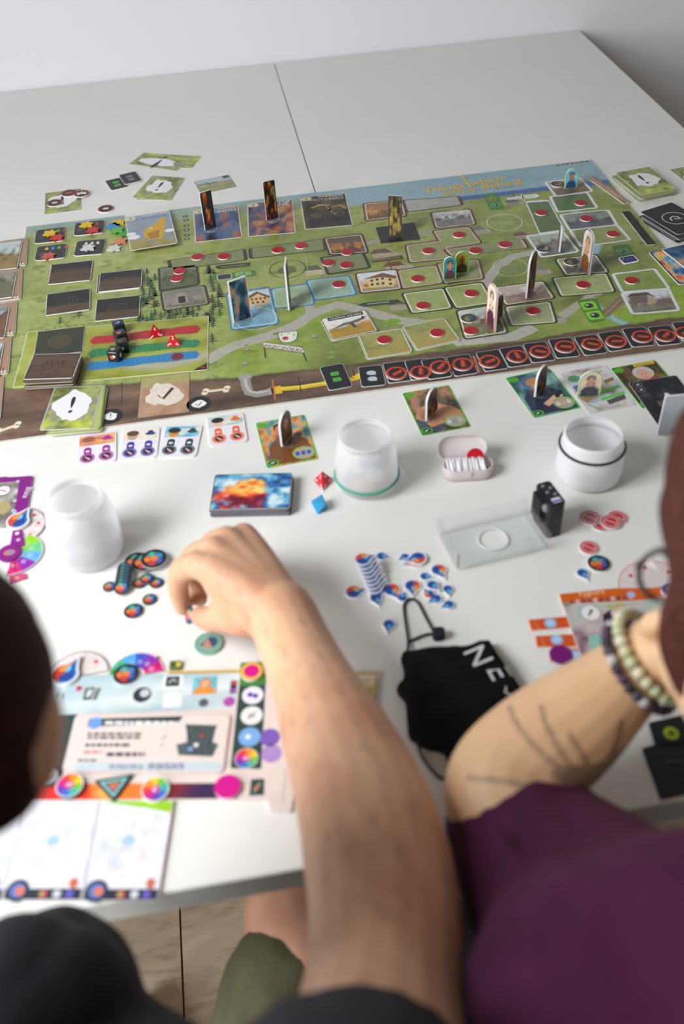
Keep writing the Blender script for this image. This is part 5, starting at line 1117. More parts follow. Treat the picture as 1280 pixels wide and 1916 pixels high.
def prof3(rb, rm, H_): return [(0,0),(rb*.86,0),(rb*.96,.003),(rb,.010),(rb*1.0,H_*.25),(rb*.985,H_*.50),(rb*.965,H_*.66),(rm*1.13,H_*.72),(rm*1.13,H_*.755),(rm*1.09,H_*.77),(rm*1.07,H_*.90),(rm*1.05,H_*.965),(rm*1.0,H_)]
j3, jp3, jh3 = jar('plastic_jar', (1099,886), 811, .0365, .0305, M_JARW, 'opaque white open jar with a black rubber ring below its rim', (.745, S(40,40,44), .0352), prof3)
# faint stamp on the middle jar
m = MB()
for i, (a0, z_, w_) in enumerate(((-.42,.50,.10),(-.36,.56,.08),(-.30,.62,.05))):
    n = 6; R_ = .0353*(1.0 if z_ < .55 else .985)
    vs_ = [(R_*math.cos(a0+w_*k/n), R_*math.sin(a0+w_*k/n), jh2*z_ + d) for d in (0,.004) for k in range(n+1)]
    m.raw(vs_, [[k,k+1,n+2+k,n+1+k] for k in range(n)], S(150,150,156))
m.build('stamp', M_MATTE, j2)
# tokens inside the frosted jars
def disc_mesh(r, t, top, side, art=None):
    m = MB(); m.prism(circ(0,0,r,n=24), 0.00003, t, top, side, top)
    if art: art(m, r, t + .00003)
    return m
def art_swirl(cols_):
    def art(m, r, zz):
        m.poly(circ(0,0,r*.95,n=24), zz, S(22,34,44))
        for i, c in enumerate(cols_):
            a = 2*math.pi*i/len(cols_) + .4
            m.poly([(r*q*math.cos(a+s), r*q*math.sin(a+s)) for q, s in ((.18,0),(.66,-.35),(.78,.15),(.70,.75),(.30,.9))], zz+.00003+.00001*i, c)
        m.poly(circ(r*.05,0,r*.28,n=12), zz+.0001, S(226,120,60))
    return art
SWA = art_swirl([S(56,130,190), S(80,170,150), S(226,120,50), S(200,60,60), S(70,90,170)])
rj = random.Random(5)
def fill(jp, n, r, label, group, cols_, z0=.002, spread=.022):
    for k in range(n):
        a = rj.uniform(0, 6.28); q = spread*math.sqrt(rj.random()); m = disc_mesh(r, .0016, cols_[k % len(cols_)], S(206,206,214))
        ob = m.build('jar_token', M_PRINT, loc=(jp[0]+q*math.cos(a), jp[1]+q*math.sin(a), TZ+z0+.0008+k*.0017*1.02)); tag(ob, label, 'token', group)
fill(jp1, 14, .0135, 'dark token piled inside the frosted jar at the left', 'tokens inside the left jar', [S(24,44,74), S(36,64,100), S(26,34,52), S(60,84,120)], spread=.020)
fill(jp2, 7, .0115, 'coloured token piled inside the jar with the green ring', 'tokens inside the middle jar', [S(110,160,190), S(216,150,120), S(236,236,236), S(120,90,110)], spread=.019)

# ---- oval hinged box with white chips
def stadium(l, w, n=8):
    r = w/2; return [(l/2-r + r*math.cos(math.radians(a)), r*math.sin(math.radians(a))) for a in np.linspace(-90,90,n+1)] + [(-l/2+r + r*math.cos(math.radians(a)), r*math.sin(math.radians(a))) for a in np.linspace(90,270,n+1)]
def shell(l, w, h, t, rim=0.0):
    m = MB(); o1 = stadium(l*.94, w*.90); o2 = stadium(l, w); i2 = stadium(l-2*t, w-2*t); i1 = stadium(l*.94-2*t, w*.90-2*t); n = len(o1); lv = [(o1,0),(stadium(l*.99,w*.98),h*.25),(o2,h),(i2,h),(stadium(l*.99-2*t,w*.98-2*t),h*.25),(i1,t)]
    for pts, zz in lv: m.v += [(a, b, zz) for a, b in pts]
    for j in range(len(lv)-1):
        for i in range(n): m.f.append([j*n+i, j*n+(i+1) % n, (j+1)*n+(i+1) % n, (j+1)*n+i]); m.c.append(WHITE)
    m.f.append(list(range(n-1,-1,-1))); m.c.append(WHITE); m.f.append([5*n+i for i in range(n)]); m.c.append(WHITE)
    return m
c, a, w_, h_ = frame([(826,868),(925,862),(925,905),(820,914)], 0)
pb = empty('oval_box', (c[0], c[1], TZ), a + .06)
shell(.0575, .028, .016, .0013).build('tray', M_MILK2, pb, smooth=True)
lid = shell(.0575, .031, .008, .0013).build('lid', M_MILK2, pb, smooth=True)
lid.matrix_local = Matrix.Translation((-.004, .0265, .0165)) @ Matrix.Rotation(math.radians(52), 4, 'X')
m = MB(); m.box(-.006, .004, .0135, .0165, .0135, .0175, WHITE); m.build('hinge', M_MILK2, pb)
m = MB(); m.box(-.003, .003, -.0150, -.0136, .008, .0155, WHITE); m.build('clasp', M_MILK2, pb)
tag(pb, 'small oval frosted box with its lid flipped open, filled with chips', 'box')
for k in range(17):
    x = -.0215 + k*.00252; m = MB(); m.prism(circ(0,0,.0105,n=22), -.0011, .0011, S(238,234,240) if k % 4 != 2 else S(216,202,212), S(240,238,242))
    ob = m.build('white_chip', M_PRINT); tl = math.radians(78 + 4*math.sin(k*1.9))
    ob.matrix_world = Matrix.Translation((c[0], c[1], TZ)) @ Matrix.Rotation(a+.06, 4, 'Z') @ Matrix.Translation((x, -.001 + .0012*math.sin(k*2.3), .0122)) @ Matrix.Rotation(tl, 4, 'Y')
    tag(ob, 'white round chip standing on edge in the oval box', 'chip', 'white chips in the oval box')
m = MB(); m.prism(circ(0,0,.0095,n=22), -.0008, .0008, S(190,16,34), S(200,60,70)); ob = m.build('red_chip', M_PRINT)
ob.matrix_world = Matrix.Translation((c[0], c[1], TZ)) @ Matrix.Rotation(a+.06, 4, 'Z') @ Matrix.Translation((.009, .0055, .0205)) @ Matrix.Rotation(math.radians(58), 4, 'X')
tag(ob, 'red round chip sticking up among the white chips of the oval box', 'chip')

# ---- clear acrylic tray and black gadget
bq = [P(818,1000), P(982,962), P(1028,1028), P(855,1070)]
cb = sum(bq)/4; bo = empty('acrylic_tray', (cb[0], cb[1], TZ)); L = [(q[0]-cb[0], q[1]-cb[1]) for q in bq]; th = .0022; BHt = .024
Li = insetpoly(L, th)
m = MB(); hole = circ(*(P(921,1012)[:2] - cb[:2]), .0155, n=32)

hc_ = np.mean(hole, axis=0); outer_ = []
for q in hole:
    d = np.array(q) - hc_; best = 9.0
    for i in range(4):
        A_, e = np.array(L[i]), np.array(L[(i+1) % 4]) - np.array(L[i]); det = d[0]*(-e[1]) + e[0]*d[1]
        if abs(det) < 1e-12: continue
        r_ = A_ - hc_; t_ = (r_[0]*(-e[1]) + e[0]*r_[1])/det; s_ = (d[0]*r_[1] - d[1]*r_[0])/det
        if t_ > 0 and -.001 <= s_ <= 1.001: best = min(best, t_)
    outer_.append(tuple(hc_ + d*best))
N_ = len(hole)
for zz, fl_ in ((th, 1), (.0002, -1)):
    m.raw([(*q, zz) for q in outer_] + [(*q, zz) for q in hole], [[i, (i+1) % N_, N_+(i+1) % N_, N_+i][::fl_] for i in range(N_)], WHITE)
m.raw([(*q, .0002) for q in hole] + [(*q, th) for q in hole], [[i, (i+1) % N_, N_+(i+1) % N_, N_+i] for i in range(N_)], WHITE)
m.build('base_plate', M_CLEAR, bo)
for i in range(4):
    j = (i+1) % 4; m = MB(); m.prism([L[i], L[j], Li[j], Li[i]], th, BHt, WHITE, WHITE); m.build('side_wall', M_CLEAR, bo)
m = MB(); m.lathe([(.0150,th+.0001),(.0160,th+.0001),(.0160,th+.0010),(.0150,th+.0010)], S(232,236,236), 40, *(P(921,1012)[:2] - cb[:2]), closed=True); m.build('hole_rim', mat('frosted_edge', .5, color=S(236,240,240)), bo)
tag(bo, 'clear open acrylic tray with a round mark in its base', 'tray')
GH = .048
gq = [P(998,908,GH), P(1021,901,GH), P(1052,942,GH), P(1029,950,GH)]; cg = sum(gq)/4; v_ = (gq[0]+gq[1]-gq[2]-gq[3])/2; ga = math.atan2(-v_[0], v_[1]); gl = np.linalg.norm(v_)/2; gw = .0085
go = empty('pocket_gadget', (cg[0]+.004, cg[1]+.002, TZ), ga)
K = S(30,30,32)
m = MB(); m.prism(rrect(2*gw, 2*gl, .004, 3), .0002, GH-.0015, K, K); m.prism(rrect(2*gw-.002, 2*gl-.002, .003, 3), GH-.0015, GH, S(38,38,40), K); m.build('body', mat('black_plastic', .35, color=K), go)
m = MB(); m.prism([(-gw-.004,gl*.75),(-gw-.004,-gl*.25),(-gw+.0005,-gl*.25),(-gw+.0005,gl*.75)], .012, GH-.006, S(26,26,28), S(26,26,28)); m.build('clip_flap', M_MATTE, go)
m = MB(); m.ball((-gw, -gl*.45, GH-.012), (.004,.005,.005), S(120,122,126)); m.build('knob', M_GLOSS, go, smooth=True)
for i in range(4): m = MB(); m.lathe([(0,GH+.0012),(.0018,GH+.0012),(.0020,GH)], S(120,122,126), 12, (.003 if i % 2 else -.003), gl*(.62-.28*i)); m.build('button', M_GLOSS, go, smooth=True)
m = MB(); m.poly(rrect(.010,.007,.001,1,0,-gl*.68), GH+.00006, S(226,226,232)); m.poly(rrect(.010,.003,.0008,1,0,-gl*.68-.001), GH+.0001, S(60,60,170)); m.build('sticker', M_PRINT, go)
tag(go, 'small black upright gadget with buttons beside the clear tray', 'gadget')

# ---- red no-entry discs
def art_no(pale):
    def art(m, r, zz):
        m.poly(circ(0,0,r*.93,n=26), zz, S(196,52,60) if not pale else S(176,96,104)); m.line(circ(0,0,r*.70,n=22), r*.10, zz+.00003, S(232,190,192), True); m.line([(-r*.45,r*.4),(r*.45,-r*.4)], r*.12, zz+.00004, S(232,190,192))
    return art
NG = 'red and white discs near the black gadget'
for x, y, r, lf, pl, lab in [(1125,982,.0100,0,0,'red disc half covered at the front of the small pile'), (1104,969,.0112,.0017,1,'pale red disc leaning at the left of the small pile'), (1155,969,.0105,0,0,'bright red disc at the right of the small pile'), (1143,977,.0105,.0018,0,'red disc lying over its neighbour in the small pile'), (1102,1025,.0098,0,0,'single red disc lying apart below the pile')]:
    token('no_entry_disc', x, y, r, S(226,200,204), art_no(pl), lab, 'token', NG, lf, t=.0016)
token('swirl_disc', 1120, 1055, .0112, S(40,50,54), SWA, 'dark disc with a swirl below the single red disc', 'token', 'swirl discs', 0, t=.0022)

# ---- fire and water drops
def drop_pts(L_):
    r = L_*.36; pts = [(r*math.cos(math.radians(a)), r*math.sin(math.radians(a))) for a in range(55, 306, 20)]
    return pts + [(L_*.30, -r*.52), (L_*.64, 0), (L_*.30, r*.52)]
def art_drop(L_, both):
    def art(m, r, zz):
        k = .84; o = [(x*k, y*k) for x, y in drop_pts(L_)]; q = L_*.36*k
        m.poly(o, zz, S(50,120,190)); m.poly([(x*.7-q*.1, y*.7-q*.15) for x, y in o], zz+.00003, S(36,70,150)); m.poly(circ(q*.5, q*.1, q*.4, q*.3, 10), zz+.00005, S(110,190,220))
        if both:
            m.poly([(q*math.cos(math.radians(a)), q*math.sin(math.radians(a))) for a in range(60, 200, 20)] + [(-q*.4,q*.25),(0,q*.1),(q*.5,q*.25),(L_*.52,0),(L_*.25,q*.52)], zz+.00007, S(214,70,46)); m.poly([(q*.0,q*.75),(q*.1,q*.3),(q*.6,q*.32),(L_*.50,0),(L_*.25,q*.5)], zz+.0001, S(240,160,60))
    return art
def drop(x, y, L_, ang, both, lab, lift=0.0, group='drop-shaped tokens', t=.0018):
    token('drop_token', x, y, L_*.4, S(226,228,236), art_drop(L_, both), lab, 'token', group, lift, t=t, pts=drop_pts(L_), rz=math.radians(ang))
for k in range(9):
    drop(704 - k*3.1, 1106 - k*7.4, .025, 15 + 4*math.sin(k*2), True, 'fire and water drop inside the leaning stack, below its top drop' if k < 8 else 'fire and water drop on top of the leaning stack', k*.0019, 'stacked drop tokens' if k < 8 else 'drop-shaped tokens')
for a in [(714,1041,.0135,-25,0,'small blue drop beside the top of the leaning stack'), (758,1043,.0125,200,0,'small blue drop touching the large drop at the far side'), (778,1051,.021,190,1,'large drop half hidden under another at the far side'), (821,1067,.0195,-75,1,'large fire and water drop nearest the clear tray'), (795,1079,.013,-20,0,'small blue drop right of the middle large drop'), (662,1108,.021,5,1,'large fire and water drop at the left end of the scatter'), (704,1120,.0155,-85,0,'small blue drop at the foot of the leaning stack'), (733,1104,.021,-70,1,'large fire and water drop right of the leaning stack'), (753,1119,.0125,60,0,'small dark blue drop above the cord loop'), (772,1097,.0205,-100,1,'large fire and water drop in the middle of the scatter'), (809,1095,.0145,-60,0,'small blue drop lying over a red one'), (803,1112,.0135,120,1,'red-tipped drop under the small blue drops'), (816,1121,.0145,200,0,'small blue drop in the lower right cluster'), (838,1103,.0135,-95,0,'small blue drop at the right end of the scatter'), (840,1132,.0140,195,0,'small blue drop lying lowest at the right'), (728,1169,.0155,-110,0,'single blue drop lying apart left of the pouch cord'), (1090,1073,.0150,-80,0,'single blue drop next to the dark swirl disc')]:
    drop(a[0], a[1], a[2]*1.2, *a[3:6], lift=.0019 if 'over' in a[5] else 0)
drop(782, 1045, .026, 185, True, 'large fire and water drop lying on another at the far side', .0019)

# ---- swirl discs by the left jar
SG2 = 'swirl discs'
for x, y, r, lf, lab in [(288,1046,.0135,.0056,'large swirl disc on top of the pile right of the left jar'), (256,1051,.0130,.0019,'large swirl disc lower in the pile right of the left jar'), (270,1052,.0130,.0037,'large swirl disc in the middle of the pile'), (204.5,1098,.0066,0,'small swirl disc at the left end of the scatter'), (275,1083,.0072,.0018,'small swirl disc lying on another below the large pile'), (293,1091,.0070,0,'small swirl disc right of the two stacked ones'), (262,1091,.0072,0,'small swirl disc half covered below the large pile'), (280,1122,.0072,0,'small swirl disc just above the lowest large disc'), (250,1144,.0098,0,'medium swirl disc lying lowest of the scatter')]:
    token('swirl_disc', x, y, r, S(40,50,54), SWA, lab, 'token', SG2, lf, t=.0018, side=S(196,196,200) if r > .009 else S(90,100,100))
for k in range(7):
    p = P(228 + k*1.1, 1100 - k*5.4, .005); m = disc_mesh(.0078, .0017, S(52,72,76), S(120,130,130), SWA); ob = m.build('swirl_disc', M_PRINT)
    ob.matrix_world = Matrix.Translation((p[0], p[1], TZ + .0048 + .0003*k)) @ Matrix.Rotation(math.radians(34 if k else 20), 4, 'X')
    tag(ob, 'small swirl disc fallen in a leaning row' if k else 'small swirl disc at the front of the leaning row', 'token', 'leaning row of swirl discs' if k else SG2)
def art_teal(m, r, zz):
    m.poly(circ(0,0,r*.95,n=30), zz, S(130,172,156)); m.line(circ(0,0,r*.8,n=26), .0005, zz+.00003, S(100,146,132), True)
    m.poly(circ(r*.2,r*.05,r*.48,n=20), zz+.00003, S(60,84,110)); m.poly([(-r*.45,-r*.35),(r*.25,-r*.42),(-r*.02,r*.5)], zz+.00006, S(196,140,120)); m.poly(circ(-r*.42,-r*.05,r*.14,n=10), zz+.00005, S(60,84,110))
token('teal_disc', 390, 1205, .0135, S(130,172,156), art_teal, 'pale teal round token with a triangle emblem, below the reaching hand', 'token', None, 0, t=.003, side=S(150,186,172))

# ================================================================ player boards
class PX:
    """flat cardboard sheet drawn from its outline on the table; local frame at its centre"""
    def __init__(self, outline, t=.002, lift=0.0, r=.003, edge=None, face=None):
        self.h = lift + t; self.t = t; self.lift = lift
        pts = [P(*q, self.h)[:2] for q in outline]; self.c = np.mean(pts, axis=0); self.m = MB()
        self.m.prism(roundpoly([p - self.c for p in pts], r) if r else [tuple(p-self.c) for p in pts], .00003, t, face or WHITE, edge or S(226,226,226))
    def p(self, x, y): return tuple(P(x, y, self.h)[:2] - self.c)
    def z(self, l): return self.t + LAY*l
    def poly(self, pts, l, c, r=0): q = [self.p(*a) for a in pts]; self.m.poly(roundpoly(q, r) if r else q, self.z(l), c)
    def disc(self, x, y, r, l, c, ry=None, n=22): q = self.p(x, y); self.m.poly(circ(q[0], q[1], r, ry or r, n), self.z(l), c)
    def ring(self, x, y, r, w, l, c, n=26): q = self.p(x, y); self.m.line(circ(q[0], q[1], r, r, n), w, self.z(l), c, True)
    def line(self, pts, w, l, c): self.m.line([self.p(*a) for a in pts], w, self.z(l), c)
    def text(self, s, a, b, l, c, hs=1.0): self.m.text(s, self.p(*a), self.p(*b), self.z(l), c, hs)
    def paint(self, quad, l, nx, ny, fn): self.m.qgrid([self.p(*a) for a in quad], self.z(l), nx, ny, fn)
    def rows(self, a, b, n, l, c, seed=1):
        """rows of small print too fine to read"""
        r_ = random.Random(seed); (x0, y0), (x1, y1) = a, b; st = (y1-y0)/n
        for i in range(n):
            y = y0 + st*(i+.15); hh = st*.62; x = x0
            while x < x1 - 2:
                w_ = min(r_.uniform(6, 16), x1-x); self.poly([(x,y),(x+w_,y),(x+w_-1,y+hh),(x-1,y+hh)], l, c); x += w_ + 3
    def build(self, name, label, cat='player board', group=None, parent=None):
        o = self.m.build(name, M_PRINT, loc=(self.c[0], self.c[1], TZ + self.lift)); tag(o, label, cat, group); return o
def art_rainbow(m, r, zz):
    cs = [S(232,196,40),S(240,140,40),S(224,60,60),S(206,40,140),S(110,60,180),S(60,110,200),S(60,176,170),S(110,190,70)]
    m.poly(circ(0,0,r*.97,n=26), zz, S(236,236,236))
    for i, c in enumerate(cs):
        a = 2*math.pi*i/8; m.poly([(0,0)] + [(r*.92*math.cos(a + 2*math.pi/8*k/3), r*.92*math.sin(a + 2*math.pi/8*k/3)) for k in range(4)], zz+.00003, c)
    m.poly(circ(0,0,r*.34,n=16), zz+.00006, S(216,40,130)); m.line([(-r*.2,-r*.05),(-r*.05,r*.14),(r*.06,-r*.02),(r*.2,r*.1)], r*.14, zz+.00009, S(240,240,244))
DG = S(44,70,68); PK = S(226,212,206); LB = S(188,208,212)
# near player board
b = PX([(72,1264),(708,1262),(700,1372),(560,1376),(545,1520),(505,1518),(500,1497),(30,1500)], .0022, 0, .002, S(226,220,214), PK)
b.poly([(100,1264),(448,1260),(440,1326),(88,1338)], 1, LB); b.paint([(100,1264),(448,1260),(440,1326),(88,1338)], 1.5, 20, 8, cloudpic(6, [(.2,(170,196,204)),(.6,(196,214,218)),(.9,(222,230,232))], 3))
b.line([(312,1257.5),(485,1254)], .0022, 2, S(214,180,50)); b.line([(445,1258),(708,1262)], .0022, 2.4, S(214,180,50))
b.poly([(85,1339),(148,1336),(118,1446),(112,1470),(48,1474)], 1, DG); b.poly([(450,1262),(498,1259),(489,1439),(431,1438)], 2, DG, .002)
b.poly([(450,1240),(498,1238),(498,1282),(449,1284)], 2.3, S(70,130,60), .002)
for (x, y), c in zip(((473,1301),(471,1339),(467,1379)), (S(232,230,240), S(232,232,232), S(120,170,226))): b.disc(x, y, .0098, 4, c)
for x, y, c in ((468,1300,S(70,60,170)),(478,1302,S(70,60,170)),(464,1379,S(226,236,246))): b.disc(x, y, .0026, 5, c)
b.line([(464,1345),(478,1333)], .0016, 5, S(120,120,126)); b.line([(464,1335),(477,1343)], .001, 5, S(120,120,126))
q = b.p(461,1419); k = MB(); art_rainbow(k, .0105, b.z(4)); b0 = len(b.m.v); b.m.v += [(x+q[0], y+q[1], z_) for x, y, z_ in k.v]; b.m.f += [[i+b0 for i in f] for f in k.f]; b.m.c += k.c
b.poly([(306,1264),(343,1262),(341,1289),(303,1290)], 3, WHITE, .003); b.poly([(312,1266),(337,1265),(335,1284),(309,1285)], 4, DG); b.line([(316,1278),(325,1271),(330,1276)], .0012, 5, S(220,220,220))
b.poly([(305,1296),(342,1294),(340,1324),(302,1326)], 3, S(214,220,226), .003); b.poly([(307,1298),(340,1296),(338,1322),(304,1324)], 4, S(228,232,236), .003)
b.paint([(363,1268),(407,1266),(405,1298),(359,1300)], 4, 12, 8, portrait((110,190,206),(236,176,130),(230,150,70), 5, (190,90,40)))
b.disc(266,1300,.0085,4,S(50,52,60)); b.disc(271,1297,.0045,5,S(196,206,212)); b.disc(381,1315,.0045,4,S(84,90,104)); b.disc(429,1313,.0055,4,S(176,80,170)); b.poly([(432,1274),(444,1273),(442,1297),(430,1298)], 4, S(50,50,60)); b.disc(438,1278,.0022,5,S(206,80,60)); b.disc(437,1292,.0022,5,S(176,80,190))
b.poly([(160,1288),(178,1286),(170,1309),(155,1310)], 4, S(60,66,74)); b.poly([(164,1291),(175,1290),(168,1304),(160,1305)], 5, S(206,214,216)); b.poly([(180,1288),(190,1287),(180,1310),(172,1310)], 4, S(120,124,120)); b.disc(148,1288,.0028,4,S(206,40,50)); b.line([(117,1307),(120,1298)], .0012, 4, S(60,60,66)); b.line([(108,1305),(112,1296)], .0012, 4, S(60,60,66))
b.disc(95,1396,.0085,3,S(200,196,170)); b.disc(96,1395,.007,4,S(52,70,66))
b.paint([(60,1467),(446,1465),(444,1494),(40,1497)], 2, 30, 4, lambda u, v: ramp(u + (fbm(u*9, v*2, 3, 3)-.5)*.16, [(0,(40,36,60)),(.08,(214,50,44)),(.28,(226,60,36)),(.36,(244,190,90)),(.46,(240,130,50)),(.62,(236,110,50)),(.68,(130,40,50)),(.8,(60,40,80)),(1,(50,34,76))]))
b.poly([(470,1458),(495,1457),(494,1488),(466,1489)], 3, DG); b.line([(475,1482),(487,1465)], .0014, 4, S(170,196,180)); b.disc(480,1474,.0022,5,S(196,120,90))
b.paint([(676,1270),(706,1270),(703,1320),(672,1322)], 2, 6, 8, cloudpic(44, [(.2,(196,190,150)),(.5,(226,216,190)),(.8,(190,160,90))], 3))
b.paint([(690,1285),(700,1285),(698,1305),(687,1306)], 3, 4, 4, cloudpic(48, [(.2,(226,190,40)),(.8,(90,150,80))], 3)); b.line([(704,1266),(700,1368)], .0012, 3, S(150,110,80))
b.disc(505,1380,.009,3,S(120,90,180)); b.disc(508,1410,.009,3,S(170,140,200)); b.line([(529,1500),(535,1440)], .0008, 3, S(190,176,170))
b.build('player_board', 'grey and dark green player board under the reaching arm', 'player board')
# rules card on it
b = PX([(142,1335),(432,1335),(417,1447),(115,1445)], .0016, .0023, .006, S(206,196,190), S(222,206,202))
b.poly([(140,1340),(427,1340),(413,1443),(121,1441)], 1, S(228,214,208), .005); b.poly([(167,1345),(343,1340),(334,1352),(163,1360)], 2, S(50,64,66)); b.disc(178,1353,.0062,4,S(110,160,220)); b.rows((197,1348),(333,1358),1,4,S(232,232,236),2)
b.rows((164,1370),(265,1384),2,3,S(70,70,76),3); b.rows((160,1390),(246,1399),1,3,S(70,70,76),4); b.rows((157,1404),(192,1411),1,3,S(206,110,116),5); b.rows((200,1406),(272,1418),1,3,S(80,70,90),6); b.rows((146,1420),(182,1426),1,3,S(60,60,66),7)
b.poly([(347,1355),(406,1357),(398,1388),(409,1393),(398,1416),(334,1413),(330,1393),(352,1388)], 2, S(84,98,100)); b.rows((350,1360),(400,1412),7,4,S(60,70,72),8); b.disc(378,1376,.0016,5,S(196,60,50)); b.disc(367,1394,.0022,5,S(226,230,232)); b.disc(356,1402,.0022,5,S(120,170,220))
b.poly([(140,1427),(416,1425),(412,1441),(137,1442)], 2, S(196,212,220)); b.rows((205,1430),(268,1440),3,4,S(120,130,140),9); b.rows((278,1428),(345,1440),3,4,S(110,100,140),10); b.line([(302,1384),(312,1376)], .0012, 3, S(150,160,150)); b.line([(300,1396),(306,1392)], .0012, 3, S(150,160,150))
b.build('rules_card', 'pale pink card with lines of small print lying on the player board', 'card')
# dials
def dial(center, r, kind, label, a0=0, a1=180, lift=.0, hub=True, rz=0.0, edge=None):
    p = P(*center, lift+.0016); m = MB(); pts = [(0,-.0005)] + circ(0,0,r,n=20,a0=a0,a1=a1); m.prism(pts, .00003, .0016, S(228,216,214), S(150,140,140))
    if kind == 'plain':
        m.line(circ(0,0,r*.97,n=24,a0=a0,a1=a1), .001, .00165, edge or S(120,110,112))
        for k in range(1, 7):
            a = math.radians(a0+(a1-a0)*k/7); m.line([(r*.55*math.cos(a),r*.55*math.sin(a)),(r*.94*math.cos(a),r*.94*math.sin(a))], .0004, .0017, edge or S(170,150,150))
        for k in (1.5, 3.5, 5.2): a = math.radians(a0+(a1-a0)*k/7); m.poly(circ(r*.72*math.cos(a), r*.72*math.sin(a), .0022, n=10), .0017, S(206,50,60))
    else:
        cs = [S(214,24,130),S(140,50,176),S(64,84,200),S(76,170,232),S(80,180,140),S(70,160,60)] if kind == 'colour' else [S(206,40,120),S(140,40,170),S(100,170,230),S(110,200,130),S(150,210,50)]
        for k, c in enumerate(cs):
            A0 = a0+(a1-a0)*k/len(cs); A1 = a0+(a1-a0)*(k+1)/len(cs); m.poly([(r*.32*math.cos(math.radians(q)), r*.32*math.sin(math.radians(q))) for q in np.linspace(A0,A1,5)] + [(r*.97*math.cos(math.radians(q)), r*.97*math.sin(math.radians(q))) for q in np.linspace(A1,A0,5)], .00165, c)
            am = math.radians((A0+A1)/2); m.poly(circ(r*.58*math.cos(am), r*.58*math.sin(am), r*.10, n=10), .0017, tuple(min(1, t*.6+.25) for t in c)); m.text(str(k+1), (r*.82*math.cos(am)-.001, r*.82*math.sin(am)-.0012), (r*.82*math.cos(am)+.001, r*.82*math.sin(am)-.0012), .00172, tuple(t*.5 for t in c))
    return tag(m.build('dial', M_PRINT, loc=(p[0], p[1], TZ+lift), rz=math.radians(rz)), label, 'dial', 'fan-shaped dials')
dial((147,1263), .0285, 'plain', 'pale fan dial with red dots behind the near player board', 0, 180)
dial((254,1263), .0265, 'colour', 'rainbow fan dial behind the near player board', 0, 180)
token('swirl_disc', 236, 1262, .0120, S(40,60,62), SWA, 'dark swirl disc on the hub of the rainbow dial', 'token', SG2, .0024, t=.0016, side=S(206,210,214))
drop(123, 1262, .036, 55, True, 'largest fire and water drop, on the pale dial', .0024, t=.0034)
RT = 'round tokens on the near player board'
token('rainbow_token', 131, 1471, .0118, S(232,232,232), art_rainbow, 'rainbow token nearest the left head, on the painted strip', 'token', RT, .0024, t=.004, side=S(60,60,70))
token('rainbow_token', 291, 1478, .0118, S(232,232,232), art_rainbow, 'rainbow token between the dark triangle and the magenta token', 'token', RT, .0024, t=.003, rz=1.2)
token('magenta_token', 426, 1473, .0112, S(206,16,140), lambda m, r, zz: m.poly(circ(0,0,r*.96,n=26), zz, S(206,16,140)), 'plain magenta token on the painted strip', 'token', RT, .0024, t=.003, side=S(226,200,216))
token('magenta_token', 471, 1257, .0105, S(206,16,140), lambda m, r, zz: (m.poly(circ(0,0,r*.97,n=26), zz, S(226,190,50)), m.poly(circ(0,0,r*.7,n=20), zz+.00003, S(214,24,140))), 'magenta token with a yellow rim beside the forearm', 'token', RT, .0024, t=.0025)
def art_orb(m, r, zz): m.poly(circ(0,0,r*.9,n=20), zz, S(176,190,200)); m.poly(circ(0,0,r*.55,n=16), zz+.00003, S(206,150,96)); m.poly(circ(r*.2,r*.2,r*.3,n=12), zz+.00005, S(226,236,240))
token('orb_token', 91, 1454, .0098, S(70,80,90), art_orb, 'grey and orange round token left of the rainbow token', 'token', RT, .0024, t=.002, side=S(90,96,104))
def art_tri(m, r, zz):
    for i, c in enumerate((S(150,206,206), S(60,80,90), S(206,120,90))): k = .72 - i*.2; m.poly([(-.0165*k,.0085*k),(0,-.0145*k),(.0165*k,.0085*k)], zz+.00003*i, c)
token('triangle_token', 213, 1472, .012, S(40,66,66), art_tri, 'dark green triangle token pointing at the players', 'token', None, .0024, t=.002, side=S(40,56,56), pts=[(-.0165,.0085),(0,-.0145),(.0165,.0085)])
def chip_card(x, y): pass
# tiny loose piece right of the dial
b = PX([(318,1236),(340,1236),(338,1251),(316,1251)], .003, 0, .001, S(70,80,50), S(120,130,60)); b.poly([(322,1239),(330,1239),(328,1248),(320,1248)], 1, S(50,70,60)); b.disc(334,1243,.0025,1,S(214,190,80)); b.build('small_tile', 'tiny green and yellow tile right of the rainbow dial', 'tile')
